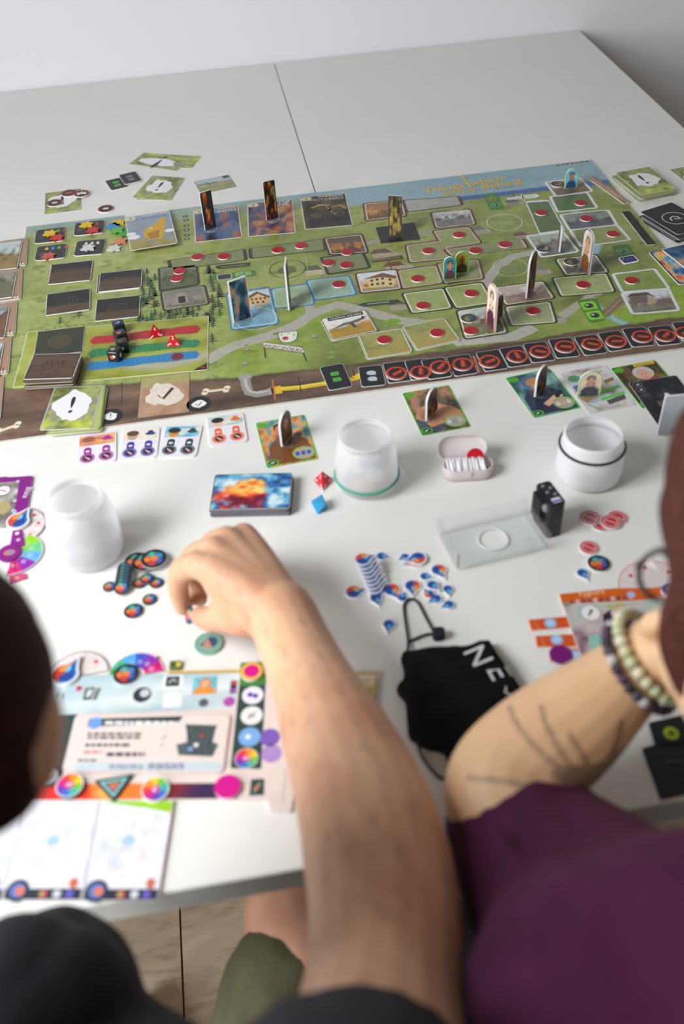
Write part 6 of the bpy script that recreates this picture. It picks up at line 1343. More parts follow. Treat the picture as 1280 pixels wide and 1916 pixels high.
# route cards
def route(quad, lab, accent, lift):
    b = PX(quad, .0008, lift, .002, S(206,206,210), S(232,232,238)); (x0,y0),(x1,y1),(x2,y2),(x3,y3) = quad
    def L(u, v): return (x0*(1-u)*(1-v)+x1*u*(1-v)+x2*u*v+x3*(1-u)*v, y0*(1-u)*(1-v)+y1*u*(1-v)+y2*u*v+y3*(1-u)*v)
    b.paint([L(.01,.005),L(.99,.005),L(.99,.995),L(.01,.995)], 1, 18, 22, cloudpic(int(x1) % 50, [(.15,(206,212,228)),(.4,(226,226,236)),(.7,(236,234,240)),(.9,(228,214,220))], 6))
    if accent: b.poly([L(.05,.005),L(.99,.005),L(.99,.12),L(.62,.07),L(.2,.03)], 2, accent)
    b.poly([L(.01,.885),L(.99,.885),L(.99,.995),L(.01,.995)], 2, S(40,44,58)); q = L(.17,.905); b.disc(q[0], q[1], .0092, 3, S(40,44,58)); b.disc(q[0], q[1], .0062, 4, S(90,120,190)); b.disc(q[0]+4, q[1]+1, .0036, 5, S(226,120,80))
    for u, c in ((.50,S(206,80,90)),(.68,S(206,210,216)),(.84,S(96,92,190))): q = L(u,.94); b.disc(q[0], q[1], .0033, 4, c)
    q = L(.50,.94); b.disc(q[0]-2, q[1], .0016, 5, S(110,190,90))
    q = L(.48,.40); b.disc(q[0], q[1], .0052, 3, S(170,200,238)); b.rows((q[0]-32,q[1]+13),(q[0]+28,q[1]+20), 1, 3, S(206,206,220), 3); q = L(.87,.83); b.disc(q[0], q[1], .0036, 3, S(200,110,80), .0045)
    for u, v_ in ((.3,.2),(.7,.3),(.25,.62),(.75,.65),(.5,.75)): q = L(u,v_); b.line([(q[0]-10,q[1]),(q[0]+8,q[1]+4),(q[0]+14,q[1]-6)], .0006, 2, S(200,200,216))
    b.build('route_card', lab, 'card', 'pale map cards at the table edge')
route([(-90,1502),(48,1500),(2,1685),(-145,1686)], 'pale map card cut by the left picture border', S(232,196,60), 0)
route([(50,1499),(186,1498),(151,1684),(4,1684)], 'pale map card, middle one at the table edge', None, .0010)
route([(188,1498),(325,1498),(295,1685),(153,1685)], 'pale map card with a lime green corner at the table edge', S(150,206,40), .0020)
# left purple player board
b = PX([(-60,898),(62,890),(48,975),(-70,985)], .0022, 0, .003, S(200,196,200), S(130,20,130))
b.paint([(-60,908),(36,900),(22,985),(-68,990)], 1, 10, 10, cloudpic(52, [(.2,(110,104,96)),(.5,(170,164,160)),(.8,(206,202,200))], 4)); b.poly([(-20,894),(14,892),(14,900),(-20,902)], 2, S(130,20,130)); b.disc(6, 918, .0085, 3, WHITE); b.ring(6, 918, .0082, .0008, 4, S(80,40,90)); b.line([(0,917),(12,920)], .0016, 4, S(170,60,50)); b.disc(6, 950, .008, 3, S(176,160,110), .011)
for k in range(7): b.disc(33-k*1.4, 901+k*9, .0022, 3, (S(206,206,206), S(120,110,130))[k % 2])
bq_ = b.p(50, 912); v_, f_ = text_mesh('Blaia'); d_ = np.array(b.p(42, 932)) - np.array(bq_); n_ = np.array((-d_[1], d_[0])); b.m.raw([(*(np.array(bq_) + d_*a[0] + n_*a[1]), b.z(4)) for a in v_], f_, S(236,226,236))
b.disc(27, 958, .0026, 3, S(176,200,240)); b.build('player_board', 'purple-edged player board at the left picture border', 'player board')
dial((36,984), .029, 'plain', 'white fan dial with a purple rim, under a drop at the left', -90, 90, edge=S(140,40,140))
m_ = PX([(24,990),(40,990),(46,1020),(18,1024)], .0016, .0018, .002, S(150,40,150), S(140,26,140)); m_.disc(32,998,.0022,1,WHITE); m_.disc(34,1010,.0022,1,S(200,180,206)); m_.build('pointer', 'purple pointer strip between the two left dials', 'pointer')
dial((26,1036), .031, 'colour2', 'rainbow fan dial at the left picture border', -100, 62, lift=.0004)
token('purple_disc', 18, 1035, .0125, S(120,20,120), lambda m, r, zz: (m.poly(circ(0,0,r*.9,n=22), zz, S(130,26,130)), m.poly(circ(0,0,r*.5,r*.35,14), zz+.00003, S(206,120,90)), m.poly(circ(r*.1,0,r*.25,n=10), zz+.00006, S(110,140,190))), 'purple disc with an orange centre on the left rainbow dial', 'token', None, .0021, t=.002, side=S(110,20,110))
b = PX([(18,1078),(48,1072),(50,1082),(20,1090)], .002, 0, .001, S(150,100,110), S(206,70,130)); b.disc(32,1081,.002,1,S(230,170,80)); b.build('small_tile', 'tiny pink tile below the left rainbow dial', 'tile')
drop(34, 976, .036, 60, True, 'largest drop at the left, on the purple player board', .0024, t=.0034)
# right orange player board
b = PX([(1046,1111),(1150,1100),(1290,1098),(1310,1255),(1098,1262)], .0022, 0, .002, S(226,206,196), S(206,200,196))
b.paint([(1056,1135),(1290,1120),(1305,1250),(1100,1258)], 1, 16, 14, cloudpic(55, [(.15,(120,84,96)),(.4,(190,170,176)),(.6,(206,196,190)),(.85,(150,200,186))], 4)); b.poly([(1047,1112),(1150,1101),(1290,1099),(1292,1118),(1052,1131)], 2, S(216,96,10)); b.text('Fyghura', (1086,1116), (1132,1110), 4, S(250,220,180), 1.1)
for k in range(11): b.poly([(1066+k*11,1124-k*1),(1072+k*11,1123-k*1),(1074+k*11,1130-k*1),(1068+k*11,1131-k*1)], 3, (S(110,80,90), S(206,196,200), S(70,70,90))[k % 3])
b.disc(1181,1113,.004,4,S(170,190,236)); b.poly([(1052,1128),(1066,1126),(1068,1134),(1055,1136)], 3, S(150,140,120)); b.disc(1105,1147,.0098,4,S(240,240,240)); b.ring(1105,1147,.0095,.0006,5,S(120,120,126)); b.line([(1101,1153),(1108,1141)], [.0012,.0034], 5, S(50,110,60))
b.poly([(1128,1150),(1150,1136),(1180,1138),(1185,1160),(1160,1200),(1140,1240),(1130,1190)], 3, S(56,40,60)); b.disc(1162,1146,.010,4,S(216,180,170),.008); b.poly([(1134,1134),(1168,1129),(1170,1133),(1138,1138)], 4, S(196,180,40)); b.poly([(1100,1190),(1128,1184),(1130,1225),(1108,1228)], 3, S(150,200,186))
b.build('player_board', 'orange-headed player board partly behind the bracelets', 'player board')
dial((1226,1098), .036, 'plain', 'white fan dial with an orange rim at the right', 0, 180, edge=S(226,130,70))
OT = 'orange tab cards left of the orange board'
def tab(quad, disc, lab, lift=0.0):
    b = PX(quad, .0012, lift, .001, S(232,180,160), S(232,150,110)); c = np.mean(quad, axis=0); b.poly([tuple(c + (np.array(q)-c)*.95) for q in quad], 1, S(214,84,26)); b.disc(*disc, .0058, 3, S(150,196,240)); b.disc(*disc, .0034, 4, S(190,216,246)); b.line([(quad[0][0]+12, quad[0][1]+1), (quad[3][0]+14, quad[3][1]-2)], .0006, 3, S(240,170,130)); b.build('tab_card', lab, 'card', OT)
tab([(988,1159.5),(1086,1151),(1094,1171),(994,1179.4)], (1030,1166), 'orange tab card with a blue dot, farthest of three')
tab([(1001,1190),(1097,1185),(1103,1209),(1004,1210)], (1042,1197), 'orange tab card with a blue dot, middle of three')
tab([(1028,1216),(1090,1212),(1096,1230),(1029,1238)], (1073,1225), 'orange tab card under the purple disc, nearest of three')
token('purple_disc', 1049, 1225, .0105, S(120,8,112), lambda m, r, zz: m.poly(circ(0,0,r*.97,n=26), zz, S(122,8,114)), 'plain purple disc on the nearest orange tab card', 'token', None, .0014, t=.0016, side=S(120,30,110))
token('ball_token', 1255, 1106, .009, S(90,90,170), lambda m, r, zz: (m.poly(circ(0,0,r*.9,n=20), zz, S(70,80,160)), m.poly(circ(0,r*.2,r*.45,n=14), zz+.00003, S(226,130,60))), 'blue and orange disc on the right fan dial', 'token', None, .0020, t=.003)
# black leaflet at the lower right
b = PX([(1201,1400),(1300,1372),(1318,1478),(1236,1496)], .0012, 0, .002, S(50,50,54), S(34,34,40)); b.rows((1215,1410),(1290,1408),1,2,S(90,92,96),4); b.rows((1245,1420),(1290,1428),1,2,S(80,80,84),5); b.build('leaflet', 'black printed leaflet beside the tattooed forearm', 'leaflet')
b = PX([(1213,1352),(1300,1332),(1312,1384),(1226,1394)], .0012, .0014, .002, S(50,50,54), S(30,30,34)); b.disc(1256,1372,.0065,2,S(170,190,30)); b.disc(1256,1372,.003,3,S(90,110,20)); b.build('leaflet', 'black leaflet with a lime emblem, behind the other leaflet', 'leaflet')

# ================================================================ black drawstring pouch
M_CLOTH = mat('black_cloth', .95, color=S(17,17,18), bump=.25, bscale=900, spec=.15)
ol = [(750,1232),(757,1221),(776,1223),(815,1217),(855,1212),(877,1218),(895,1209),(914,1200),(933,1232),(964,1277),(983,1306),(1000,1340),(980,1400),(930,1440),(870,1445),(848,1444),(832,1404),(798,1398),(765,1378),(760,1311),(741,1290),(750,1280),(757,1274),(756,1252)]
lv = []
pc = np.mean([P(*q, .008)[:2] for q in ol], axis=0); op = [P(*q, .006)[:2] - pc for q in ol]
op = roundpoly(op, .004, 2); n = len(op); m = MB(); rp = random.Random(2)
rings_ = [(1.0,.0006),(1.015,.004),(1.0,.010),(.95,.0145),(.86,.0180),(.74,.0195),(.60,.0200),(.45,.0202),(.30,.0203),(.15,.0203)]
A_ = np.array(op); sm = A_.copy()
for k, zz in rings_:
    for _ in range(0 if k > .99 else 6): sm = (np.roll(sm, 1, 0) + 2*sm + np.roll(sm, -1, 0))/4
    for i, q in enumerate(sm if k < .99 else A_):
        w_ = 1 + 0; fold = .0018*math.sin(q[0]*k*130 + q[1]*k*60) + .0010*math.sin(q[1]*k*190 - q[0]*k*50)
        m.v.append((q[0]*k*w_, q[1]*k*w_, max(.0004, zz + (fold if zz > .012 else 0))))
for j in range(len(rings_)-1):
    for i in range(n): m.f.append([j*n+i, j*n+(i+1) % n, (j+1)*n+(i+1) % n, (j+1)*n+i]); m.c.append(S(26,26,28))
m.f.append([(len(rings_)-1)*n+i for i in range(n)]); m.c.append(S(26,26,28)); m.f.append(list(range(n-1,-1,-1))); m.c.append(S(26,26,28))
pouch = empty('drawstring_pouch', (pc[0], pc[1], TZ)); m.build('bag', M_CLOTH, pouch, smooth=True)
def lp(x, y, h): q = P(x, y, h); return (q[0]-pc[0], q[1]-pc[1], h)
def smooth_path(pts, n=6):
    out = []; k = len(pts)
    for i in range(k-1):
        p0, p1, p2, p3 = [np.array(pts[max(0, min(k-1, j))], float) for j in (i-1, i, i+1, i+2)]
        for s in range(n):
            t = s/n; out.append(tuple(.5*((2*p1) + (-p0+p2)*t + (2*p0-5*p1+4*p2-p3)*t*t + (-p0+3*p1-3*p2+p3)*t**3)))
    return out + [tuple(pts[-1])]
M_CORD = mat('black_cord', .8, color=S(40,40,42))
m = MB(); m.tube(smooth_path([lp(762,1222,.010), lp(764,1200,.004), lp(757,1150,.0018), lp(757,1130,.0018), lp(768,1121,.0018), lp(782,1127,.0018), lp(797,1155,.0018), lp(813,1184,.004)]), .0014, S(40,40,42), 8); m.build('cord', M_CORD, pouch, smooth=True)
m = MB(); m.tube(smooth_path([lp(818,1186,.004), lp(800,1187,.002), lp(780,1194,.002), lp(765,1203,.003), lp(764,1220,.010)]), .0014, S(40,40,42), 8); m.build('cord', M_CORD, pouch, smooth=True)
m = MB(); m.tube(smooth_path([lp(781,1388,.006), lp(790,1415,.002), lp(808,1440,.0018), lp(826,1456,.0018), lp(838,1448,.003), lp(842,1430,.008)]), .0014, S(40,40,42), 8); m.build('cord', M_CORD, pouch, smooth=True)
q = lp(821,1186,.0055); m = MB(); m.prism(rrect(.012,.010,.004,3,q[0],q[1]), .0006, .010, S(24,24,26), S(24,24,26)); m.build('toggle', M_MATTE, pouch)
m = MB()
def bagz(x, y):
    return .0185
for s_, (xa, ya), (xb, yb) in (('N',(904,1209),(924,1238)), ('E',(934,1249),(946,1268)), ('V',(960,1281),(972,1299))):
    a_ = lp(xa, ya, .0165); b_ = lp(xb, yb, .0165); a2 = np.array(a_[:2]); d = np.array(b_[:2])-a2; nn = np.array((-d[1], d[0])); v_, f_ = text_mesh(s_)
    hs = .95 if s_ != 'V' else .35
    m.raw([(*(a2 + d*w_[0] + nn*w_[1]*hs - nn*1.05), .0168) for w_ in v_], f_, S(206,206,210))
let = m.build('lettering', M_PRINT, pouch)
# drape the letters on the cloth
dg = bpy.context.evaluated_depsgraph_get()
from mathutils.bvhtree import BVHTree
bag = [c_ for c_ in pouch.children if c_.name.startswith('bag')][0]
bv = BVHTree.FromPolygons([v.co[:] for v in bag.data.vertices], [list(p_.vertices) for p_ in bag.data.polygons])
for v in let.data.vertices:
    hit = bv.ray_cast(Vector((v.co.x, v.co.y, .2)), Vector((0,0,-1)))
    if hit[0] is not None: v.co.z = hit[0].z + .0006
    else: v.co.z = .004
tag(pouch, 'black cloth drawstring pouch with white letters on its side', 'pouch')

# ================================================================ people
def organic(name, parts, mat_, parent, voxel=.004, smooth=6, loc=(0,0,0), paint=None):
    """one continuous surface grown over overlapping limbs: parts are ('tube', pts, radii) or ('ball', p, r, rot)"""
    m = MB(); o_ = np.array(loc, float)
    for p in parts:
        if p[0] == 'tube':
            pts = [np.array(q, float) - o_ for q in p[1]]; rad = list(p[2])
            # resample smoothly
            def cr(v, n=5):
                out = []; k = len(v)
                for i in range(k-1):
                    a, b, c, d = [np.array(v[max(0, min(k-1, j))], float) for j in (i-1, i, i+1, i+2)]
                    for s in range(n):
                        t = s/n; out.append(.5*((2*b) + (-a+c)*t + (2*a-5*b+4*c-d)*t*t + (-a+3*b-3*c+d)*t**3))
                return out + [np.array(v[-1], float)]
            P_ = cr(pts); R_ = [float(x) for x in cr([[r] for r in rad])]
            m.tube(P_, R_, (1,1,1), 18); m.ball(P_[0], R_[0]*.99, (1,1,1)); m.ball(P_[-1], R_[-1]*.99, (1,1,1))
        else:
            m.ball(np.array(p[1], float) - o_, p[2], (1,1,1), 24, 16, p[3] if len(p) > 3 else None)
    ob = m.build(name, mat_, None)
    md = ob.modifiers.new('remesh', 'REMESH'); md.mode = 'VOXEL'; md.voxel_size = voxel; md.use_smooth_shade = True
    sm = ob.modifiers.new('smooth', 'SMOOTH'); sm.factor = .5; sm.iterations = smooth
    dg = bpy.context.evaluated_depsgraph_get(); ev = ob.evaluated_get(dg); me = bpy.data.meshes.new_from_object(ev, depsgraph=dg)
    old = ob.data; ob.modifiers.clear(); ob.data = me; bpy.data.meshes.remove(old)
    me.name = name; me.polygons.foreach_set('use_smooth', [True]*len(me.polygons))
    me.materials.clear(); me.materials.append(mat_)
    for a in list(me.color_attributes): me.color_attributes.remove(a)
    ca = me.color_attributes.new('Col', 'FLOAT_COLOR', 'POINT')
    co = np.zeros(len(me.vertices)*3); me.vertices.foreach_get('co', co); co = co.reshape(-1, 3) + o_
    c = paint(co) if paint else np.ones((len(co), 3))*.5
    ca.data.foreach_set('color', np.concatenate([c, np.ones((len(co), 1))], 1).ravel())
    if parent is not None: ob.parent = parent
    ob.location = [float(x) for x in loc]
    if parent is not None: ob.location = [float(a - b) for a, b in zip(loc, parent.location)]
    return ob
def n3(co, s, seed):
    return (fbm(co[:,0]*s + co[:,2]*s*.7, co[:,1]*s - co[:,2]*s*.4, seed, 4) + fbm(co[:,2]*s + 5, co[:,0]*s + co[:,1]*s*.5, seed+3, 4))/2
def skin_paint(base, red, freck=0.0, seed=1, extra=None):
    def f(co):
        n = n3(co, 22, seed); c = Sa(base)*(1-np.clip((n-.45)*2.2, 0, 1))[:, None] + Sa(red)*np.clip((n-.45)*2.2, 0, 1)[:, None]
        if freck:
            k = n3(co, 160, seed+8); c = c*(1 - freck*np.clip((k-.55)*6, 0, 1))[:, None]
        return extra(co, c) if extra else c
    return f
M_SKIN = mat('skin', .48, vcol=True, sss=.18, bump=.06, bscale=500, spec=.35)
M_NAVY = mat('navy_shirt', .95, color=S(32,32,39), bump=.3, bscale=700, var=.15, vscale=25)
M_CHAR = mat('charcoal_shirt', .95, color=S(46,44,48), bump=.3, bscale=700, var=.15, vscale=25)
M_OLIVE = mat('olive_shorts', .95, color=S(92,90,66), bump=.5, bscale=260, var=.18, vscale=30)
M_PLUM = mat('plum_shirt', .95, color=S(74,20,58), bump=.3, bscale=600, var=.12, vscale=25)
def hair_mat(name, c):
    m_ = mat(name, .7, color=c, var=.35, vscale=180, bump=.8, bscale=260, spec=.15); return m_
M_HAIRD = hair_mat('dark_hair_and_skin_shade', S(50,26,22)); M_HAIRR = hair_mat('auburn_hair', S(72,40,33))

# ---- person reaching over the table (head and shirt at the left, arm in the middle)
rootB = P(420, 1990, -.30); rootB = np.array((rootB[0]-.02, .06, 0.0))
pb_ = empty('person', rootB)
wr = C(528,1150,.845); el = C(706,1600,.665); mid = C(622,1368,.752)
sh = C(640,2190,.45)
idxM = C(398,1066,.862); midM = C(402,1034,.880); ringM = C(424,1012,.897); pinM = C(456,1004,.912)
arm = [('tube', [wr, C(556,1215,.822), C(590,1290,.788), C(632,1385,.742), C(672,1485,.705), C(700,1580,.672), C(716,1670,.648), C(722,1770,.615), C(714,1880,.585), C(695,2020,.53), sh],
        [.0310,.0320,.0355,.0425,.0480,.0510,.0515,.0500,.0505,.0560,.0640])]
def lerp(a, b, t): return a + (b-a)*t
# back of the hand
for mcp, r in ((idxM,.0150),(midM,.0155),(ringM,.0150),(pinM,.0140)):
    w0 = lerp(wr, mcp, .05) ; arm.append(('tube', [lerp(w0, mcp, 0), lerp(w0, mcp, .4), lerp(w0, mcp, .75), mcp], [.0250,.0215,.0180,r]))
arm.append(('tube', [lerp(wr, idxM, .35), lerp(wr, pinM, .5)], [.022,.020]))
# index finger: forward, then down to the token
tipI = C(343,1137,.925)
arm.append(('tube', [idxM, C(368,1058,.868), C(341,1066,.880), C(333,1092,.900), C(337,1116,.914), tipI], [.0142,.0128,.0116,.0104,.0096,.0086]))
# middle finger behind it, curling under the hand
arm.append(('tube', [midM, C(366,1040,.900), C(356,1060,.925), C(366,1095,.940), C(374,1120,.935)], [.0148,.0125,.0112,.0100,.0085]))
# ring and little finger, tucked away from the viewer
arm.append(('tube', [ringM, C(398,1018,.925), C(390,1040,.952), C(398,1072,.958), C(408,1092,.950)], [.0145,.0122,.0110,.0098,.0085]))
arm.append(('tube', [pinM, C(436,1012,.938), C(428,1032,.958), C(432,1058,.962), C(438,1076,.955)], [.0130,.0108,.0096,.0088,.0078]))
# thumb: leaves the side of the palm near the wrist
arm.append(('tube', [lerp(wr, idxM, .12), C(462,1152,.858), C(424,1152,.874), C(396,1158,.890), C(374,1152,.906)], [.0235,.0205,.0160,.0126,.0098]))
arm.append(('tube', [C(462,1140,.862), C(430,1110,.868), C(404,1082,.868)], [.021,.0185,.0145]))
bodyB = organic('body', arm, M_SKIN, pb_, .0028, 5, tuple(rootB), skin_paint((216,170,138), (190,122,92), .20, 3))
# finger nails
for tip, nxt in ((tipI, C(337,1116,.914)),):
    pass
# shirt: shoulders, torso, sleeve
shL = C(132,1850,.66)
torso = [('tube', [C(-345,1990,.475), C(-270,2310,.455), C(-20,2520,.45), (sh*.5+shL*.5)+np.array((-.04,-.09,-.06))], [.052,.075,.090,.105]), ('tube', [C(705,1985,.56), C(690,2060,.525), sh], [.056,.063,.072]),
         ('tube', [sh, (sh*.55 + shL*.45) + np.array((0,-.09,-.03)), shL + np.array((-.02,-.06,-.02))], [.080,.105,.085]),
         ('tube', [C(60,1800,.61), C(118,1742,.66), C(150,1800,.65), C(150,1900,.63), C(140,2050,.60)], [.030,.018,.034,.046,.060]),
         ('tube', [C(40,1830,.60), C(90,1900,.60), C(60,2080,.60)], [.040,.060,.075]),
         ('tube', [(sh*.5+shL*.5)+np.array((-.04,-.09,-.06)), np.array((-.17,.0,.72)), np.array((-.19,-.01,.58))], [.105,.115,.115])]
tag(organic('t_shirt', torso, M_NAVY, pb_, .005, 5, tuple(rootB)), 'dark navy T-shirt')
# head at the left picture border
hc = C(-208,1300,.46)
ex = CM.T @ np.array((1,0,0)); ey = CM.T @ np.array((0,1,0)); ez = CM.T @ np.array((0,0,1))
Rh = np.stack([ex, ey, ez], 1)
head = [('ball', hc - ex*.004, (.074,.068,.082), Rh), ('ball', hc + ey*.022 + ez*.022 - ex*.028, (.056,.044,.056), Rh), ('tube', [hc + ey*.02 - ex*.035, hc + ey*.10 - ex*.055 - ez*.01, C(-345,1960,.475)], [.040,.046,.050]), ('ball', hc + ex*.070 + ey*.020 + ez*.004, (.012,.030,.020), Rh),
        ('ball', hc + ez*.086 - ey*.004 - ex*.045, (.012,.016,.016), Rh), ('ball', hc + ez*.078 + ey*.024 - ex*.045, (.020,.008,.010), Rh)]
tag(organic('head', head, M_SKIN, pb_, .0045, 4, tuple(rootB), skin_paint((214,168,142), (196,128,104), .1, 5)), 'head under dark hair that also stands for shaded skin')
hr = [('ball', hc - ez*.004, (.0790,.0725,.084), Rh), ('ball', hc + ey*.030 - ez*.010 - ex*.008, (.0640,.046,.066), Rh), ('ball', hc + ex*.040 + ey*.032 + ez*.004, (.036,.038,.045), Rh), ('ball', hc + ey*.028 + ez*.026 - ex*.009, (.0625,.0475,.0640), Rh), ('ball', hc - ey*.006 - ez*.012 - ex*.004, (.0775,.066,.086), Rh), ('ball', hc - ey*.022 + ez*.012 - ex*.008, (.074,.052,.078), Rh), ('ball', hc + ey*.02 - ez*.045 - ex*.012, (.062,.045,.05), Rh)]  # balls over cheek, jaw and ear are added, dark like the shaded skin
organic('hair', hr, M_HAIRD, pb_, .005, 3, tuple(rootB))
# legs in shorts, lower legs, shoes hidden under the table
def at_height(x, y, z_):
    return CAM + (P(x, y) - CAM)*((CAM[2]-z_)/(CAM[2]-TZ))
seatc = np.array((-.19, -.03, .42))
pel = np.array((seatc[0], seatc[1], .535)); kneeR = at_height(568, 1700, .49); hipR = at_height(455, 2150, .53)
hipR = pel + np.array((.075, .06, 0)); hipL = pel + np.array((-.085, .06, 0)); kneeL = at_height(95, 1900, .49)
leg = lambda k, f: [('tube', [k + np.array((0,-.12,.02)), k, k + np.array((.0,.02,-.16)), f + np.array((0,0,.10)), f + np.array((0,0,.04))], [.060,.062,.054,.040,.036]), ('tube', [f + np.array((0,-.04,.035)), f + np.array((0,.06,.03)), f + np.array((0,.15,.022))], [.036,.036,.022])]
tag(organic('legs', leg(kneeR, np.array((kneeR[0]+.02, kneeR[1]+.02, 0))) + leg(kneeL, np.array((kneeL[0], kneeL[1]+.02, 0))), M_SKIN, pb_, .006, 4, tuple(rootB), skin_paint((206,160,136), (186,124,104), .1, 8)), 'bare lower legs')
shorts = [('tube', [hipR, lerp(hipR, kneeR, .45), lerp(hipR, kneeR, .80)], [.088,.078,.072]), ('tube', [hipL, lerp(hipL, kneeL, .45), lerp(hipL, kneeL, .80)], [.098,.088,.076]), ('tube', [hipR, hipL], [.10,.10])]
organic('shorts', shorts, M_OLIVE, pb_, .006, 3, tuple(rootB))
tag(pb_, 'person in a dark T-shirt and olive shorts reaching for a token', 'person')
# token held between finger and thumb
qh = (tipI + C(374,1152,.906))/2; m = disc_mesh(.0080, .0020, S(30,50,70), S(60,60,70), SWA); ob = m.build('swirl_disc', M_PRINT)
ob.matrix_world = Matrix.Translation(Vector(C(357,1152,.908))) @ Vector(-(ez*.5 + ex*.75 + ey*.1)).to_track_quat('Z', 'Y').to_matrix().to_4x4()
tag(ob, 'dark swirl disc held between finger and thumb', 'token', SG2)

# ---- person in the plum shirt, chin on the hand, right picture border
rootC = np.array((.40, .02, 0.0)); pc_ = empty('person', rootC)
wC = C(1196,1248,.735)
armC = [('tube', [C(1222,1232,.73), wC, C(1140,1296,.738), C(1075,1350,.735), C(1010,1402,.730), C(955,1448,.724), C(938,1492,.715), C(955,1550,.700)], [.0290,.0290,.0350,.0420,.0450,.0440,.0435,.0410])]
# hand as a loose fist under the chin
hb_ = C(1246,1218,.725)
armC += [('tube', [wC, C(1222,1230,.730), hb_], [.0285,.0290,.0300])]
for k, (x0,y0,x1,y1,x2,y2) in enumerate(((1232,1190,1222,1170,1240,1160),(1250,1186,1242,1162,1258,1152),(1266,1184,1262,1160,1276,1154),(1282,1190,1280,1168,1292,1162))):
    armC.append(('tube', [hb_ + (C(x0,y0,.725)-hb_)*.5, C(x0,y0,.715), C(x1,y1,.702), C(x2,y2,.690)], [.0118,.0108,.0098,.0085]))
armC.append(('tube', [C(1238,1256,.72), C(1262,1234,.702), C(1274,1206,.692)], [.0138,.0118,.0090]))
# tattoo drawn on the forearm
TAT = [([(952,1322),(965,1352),(990,1386),(1030,1425),(1070,1446)], 5.5), ([(1012,1322),(1022,1356),(1045,1400),(1072,1438)], 6.0), ([(1066,1374),(1080,1396),(1098,1424),(1106,1440)], 6.5), ([(1164,1352),(1156,1385),(1146,1412),(1130,1438)], 7.5), ([(876,1455),(930,1460),(985,1470),(1040,1478),(1090,1472)], 5.5), ([(1048,1446),(1085,1448),(1120,1444),(1150,1432),(1180,1408)], 17.0), ([(1060,1460),(1110,1462)], 13.0)]
def tattoo(co, c):
    q = (CM @ (co - CAM).T).T; x = q[:,0]/q[:,2]*F + W/2; y = q[:,1]/q[:,2]*F + H/2; a = np.zeros(len(co))
    front = q[:,2] < .733
    for pts, w in TAT:
        for (x0,y0),(x1,y1) in zip(pts[:-1], pts[1:]):
            dx, dy = x1-x0, y1-y0; t = np.clip(((x-x0)*dx + (y-y0)*dy)/(dx*dx+dy*dy), 0, 1); d = np.hypot(x-x0-t*dx, y-y0-t*dy); a = np.maximum(a, np.clip((w - d)/3.0, 0, 1))
    a = a*.62*front
    return c*(1-a)[:,None] + Sa((74,74,76))*a[:,None]
organic('body', armC, M_SKIN, pc_, .0026, 4, tuple(rootC), skin_paint((228,190,150), (220,172,134), 0, 6, tattoo))
# shirt
tc_ = C(1270,1850,.56)
shirt = [('tube', [C(962,1542,.714), C(998,1620,.686), C(1062,1725,.634), C(1145,1855,.568)], [.0535,.0570,.0630,.077]),
         ('tube', [C(1050,1560,.70), C(1120,1670,.65), C(1200,1820,.59)], [.040,.062,.085]),
         ('tube', [C(1150,1890,.56), C(1330,1880,.56), C(1520,1860,.58)], [.09,.10,.10]),
         ('tube', [C(1300,1830,.59), C(1370,1760,.60)], [.085,.06]),
         # folds of the sleeve
         ('tube', [C(985,1560,.650), C(1040,1620,.600), C(1130,1680,.57)], [.006,.007,.006]), ('tube', [C(925,1545,.635), C(985,1650,.595), C(1060,1740,.53)], [.005,.007,.006]), ('tube', [C(1010,1535,.655), C(1090,1590,.61), C(1180,1650,.58)], [.006,.008,.006]),
         ('tube', [C(1330,1880,.56) + np.array((0,-.02,-.08)), C(1330,1880,.56) + np.array((.02,-.10,-.30)), np.array((C(1300,1830,.56)[0], -.14, .55))], [.12,.14,.125]),
         ]
tag(organic('t_shirt', shirt, M_PLUM, pc_, .005, 5, tuple(rootC)), 'plum T-shirt')
# head: cheek resting on the hand, auburn hair
hC = C(1492,1100,.615)
headC = [('ball', hC, (.074,.094,.090), Rh), ('ball', hC + ey*.055 - ex*.030, (.048,.055,.060), Rh), ('ball', C(1318,1235,.65), (.030,.036,.034), Rh), ('ball', C(1290,1150,.65), (.016,.020,.018), Rh), ('tube', [hC + ey*.06, C(1490,1400,.60), C(1470,1600,.60)], [.055,.050,.055])]
tag(organic('head', headC, M_SKIN, pc_, .0045, 4, tuple(rootC), skin_paint((228,190,150), (220,172,134), 0, 9)), 'head in profile resting on the hand')
hair_cheekC = [('ball', hC - ey*.022, (.0775,.100,.094), Rh), ('tube', [C(1345,815,.60), C(1312,880,.59), C(1310,1010,.585), C(1340,1090,.58), C(1380,1180,.57)], [.028,.022,.020,.022,.030]), ('tube', [C(1440,800,.60), C(1480,900,.55), C(1530,1150,.54), C(1520,1350,.55)], [.05,.06,.06,.05])]
hair_cheekC += [('tube', [C(1345,1010,.600), C(1306,1110,.600), C(1287,1190,.605), C(1292,1260,.612), C(1330,1320,.610)], [.022,.019,.016,.014,.012]), ('tube', [C(1300,860,.595), C(1262,930,.600), C(1258,990,.602), C(1280,1060,.600)], [.008,.009,.008,.008]), ('tube', [C(1290,1090,.598), C(1258,1150,.605), C(1252,1215,.612), C(1275,1270,.612)], [.007,.008,.007,.006])]  # first lock is added over the cheek and stands for its shaded skin
organic('hair', hair_cheekC, M_HAIRR, pc_, .004, 2, tuple(rootC))
pelC = np.array((C(1300,1830,.56)[0], -.16, .535)); kC = np.array((pelC[0]+.02, .33, .52))
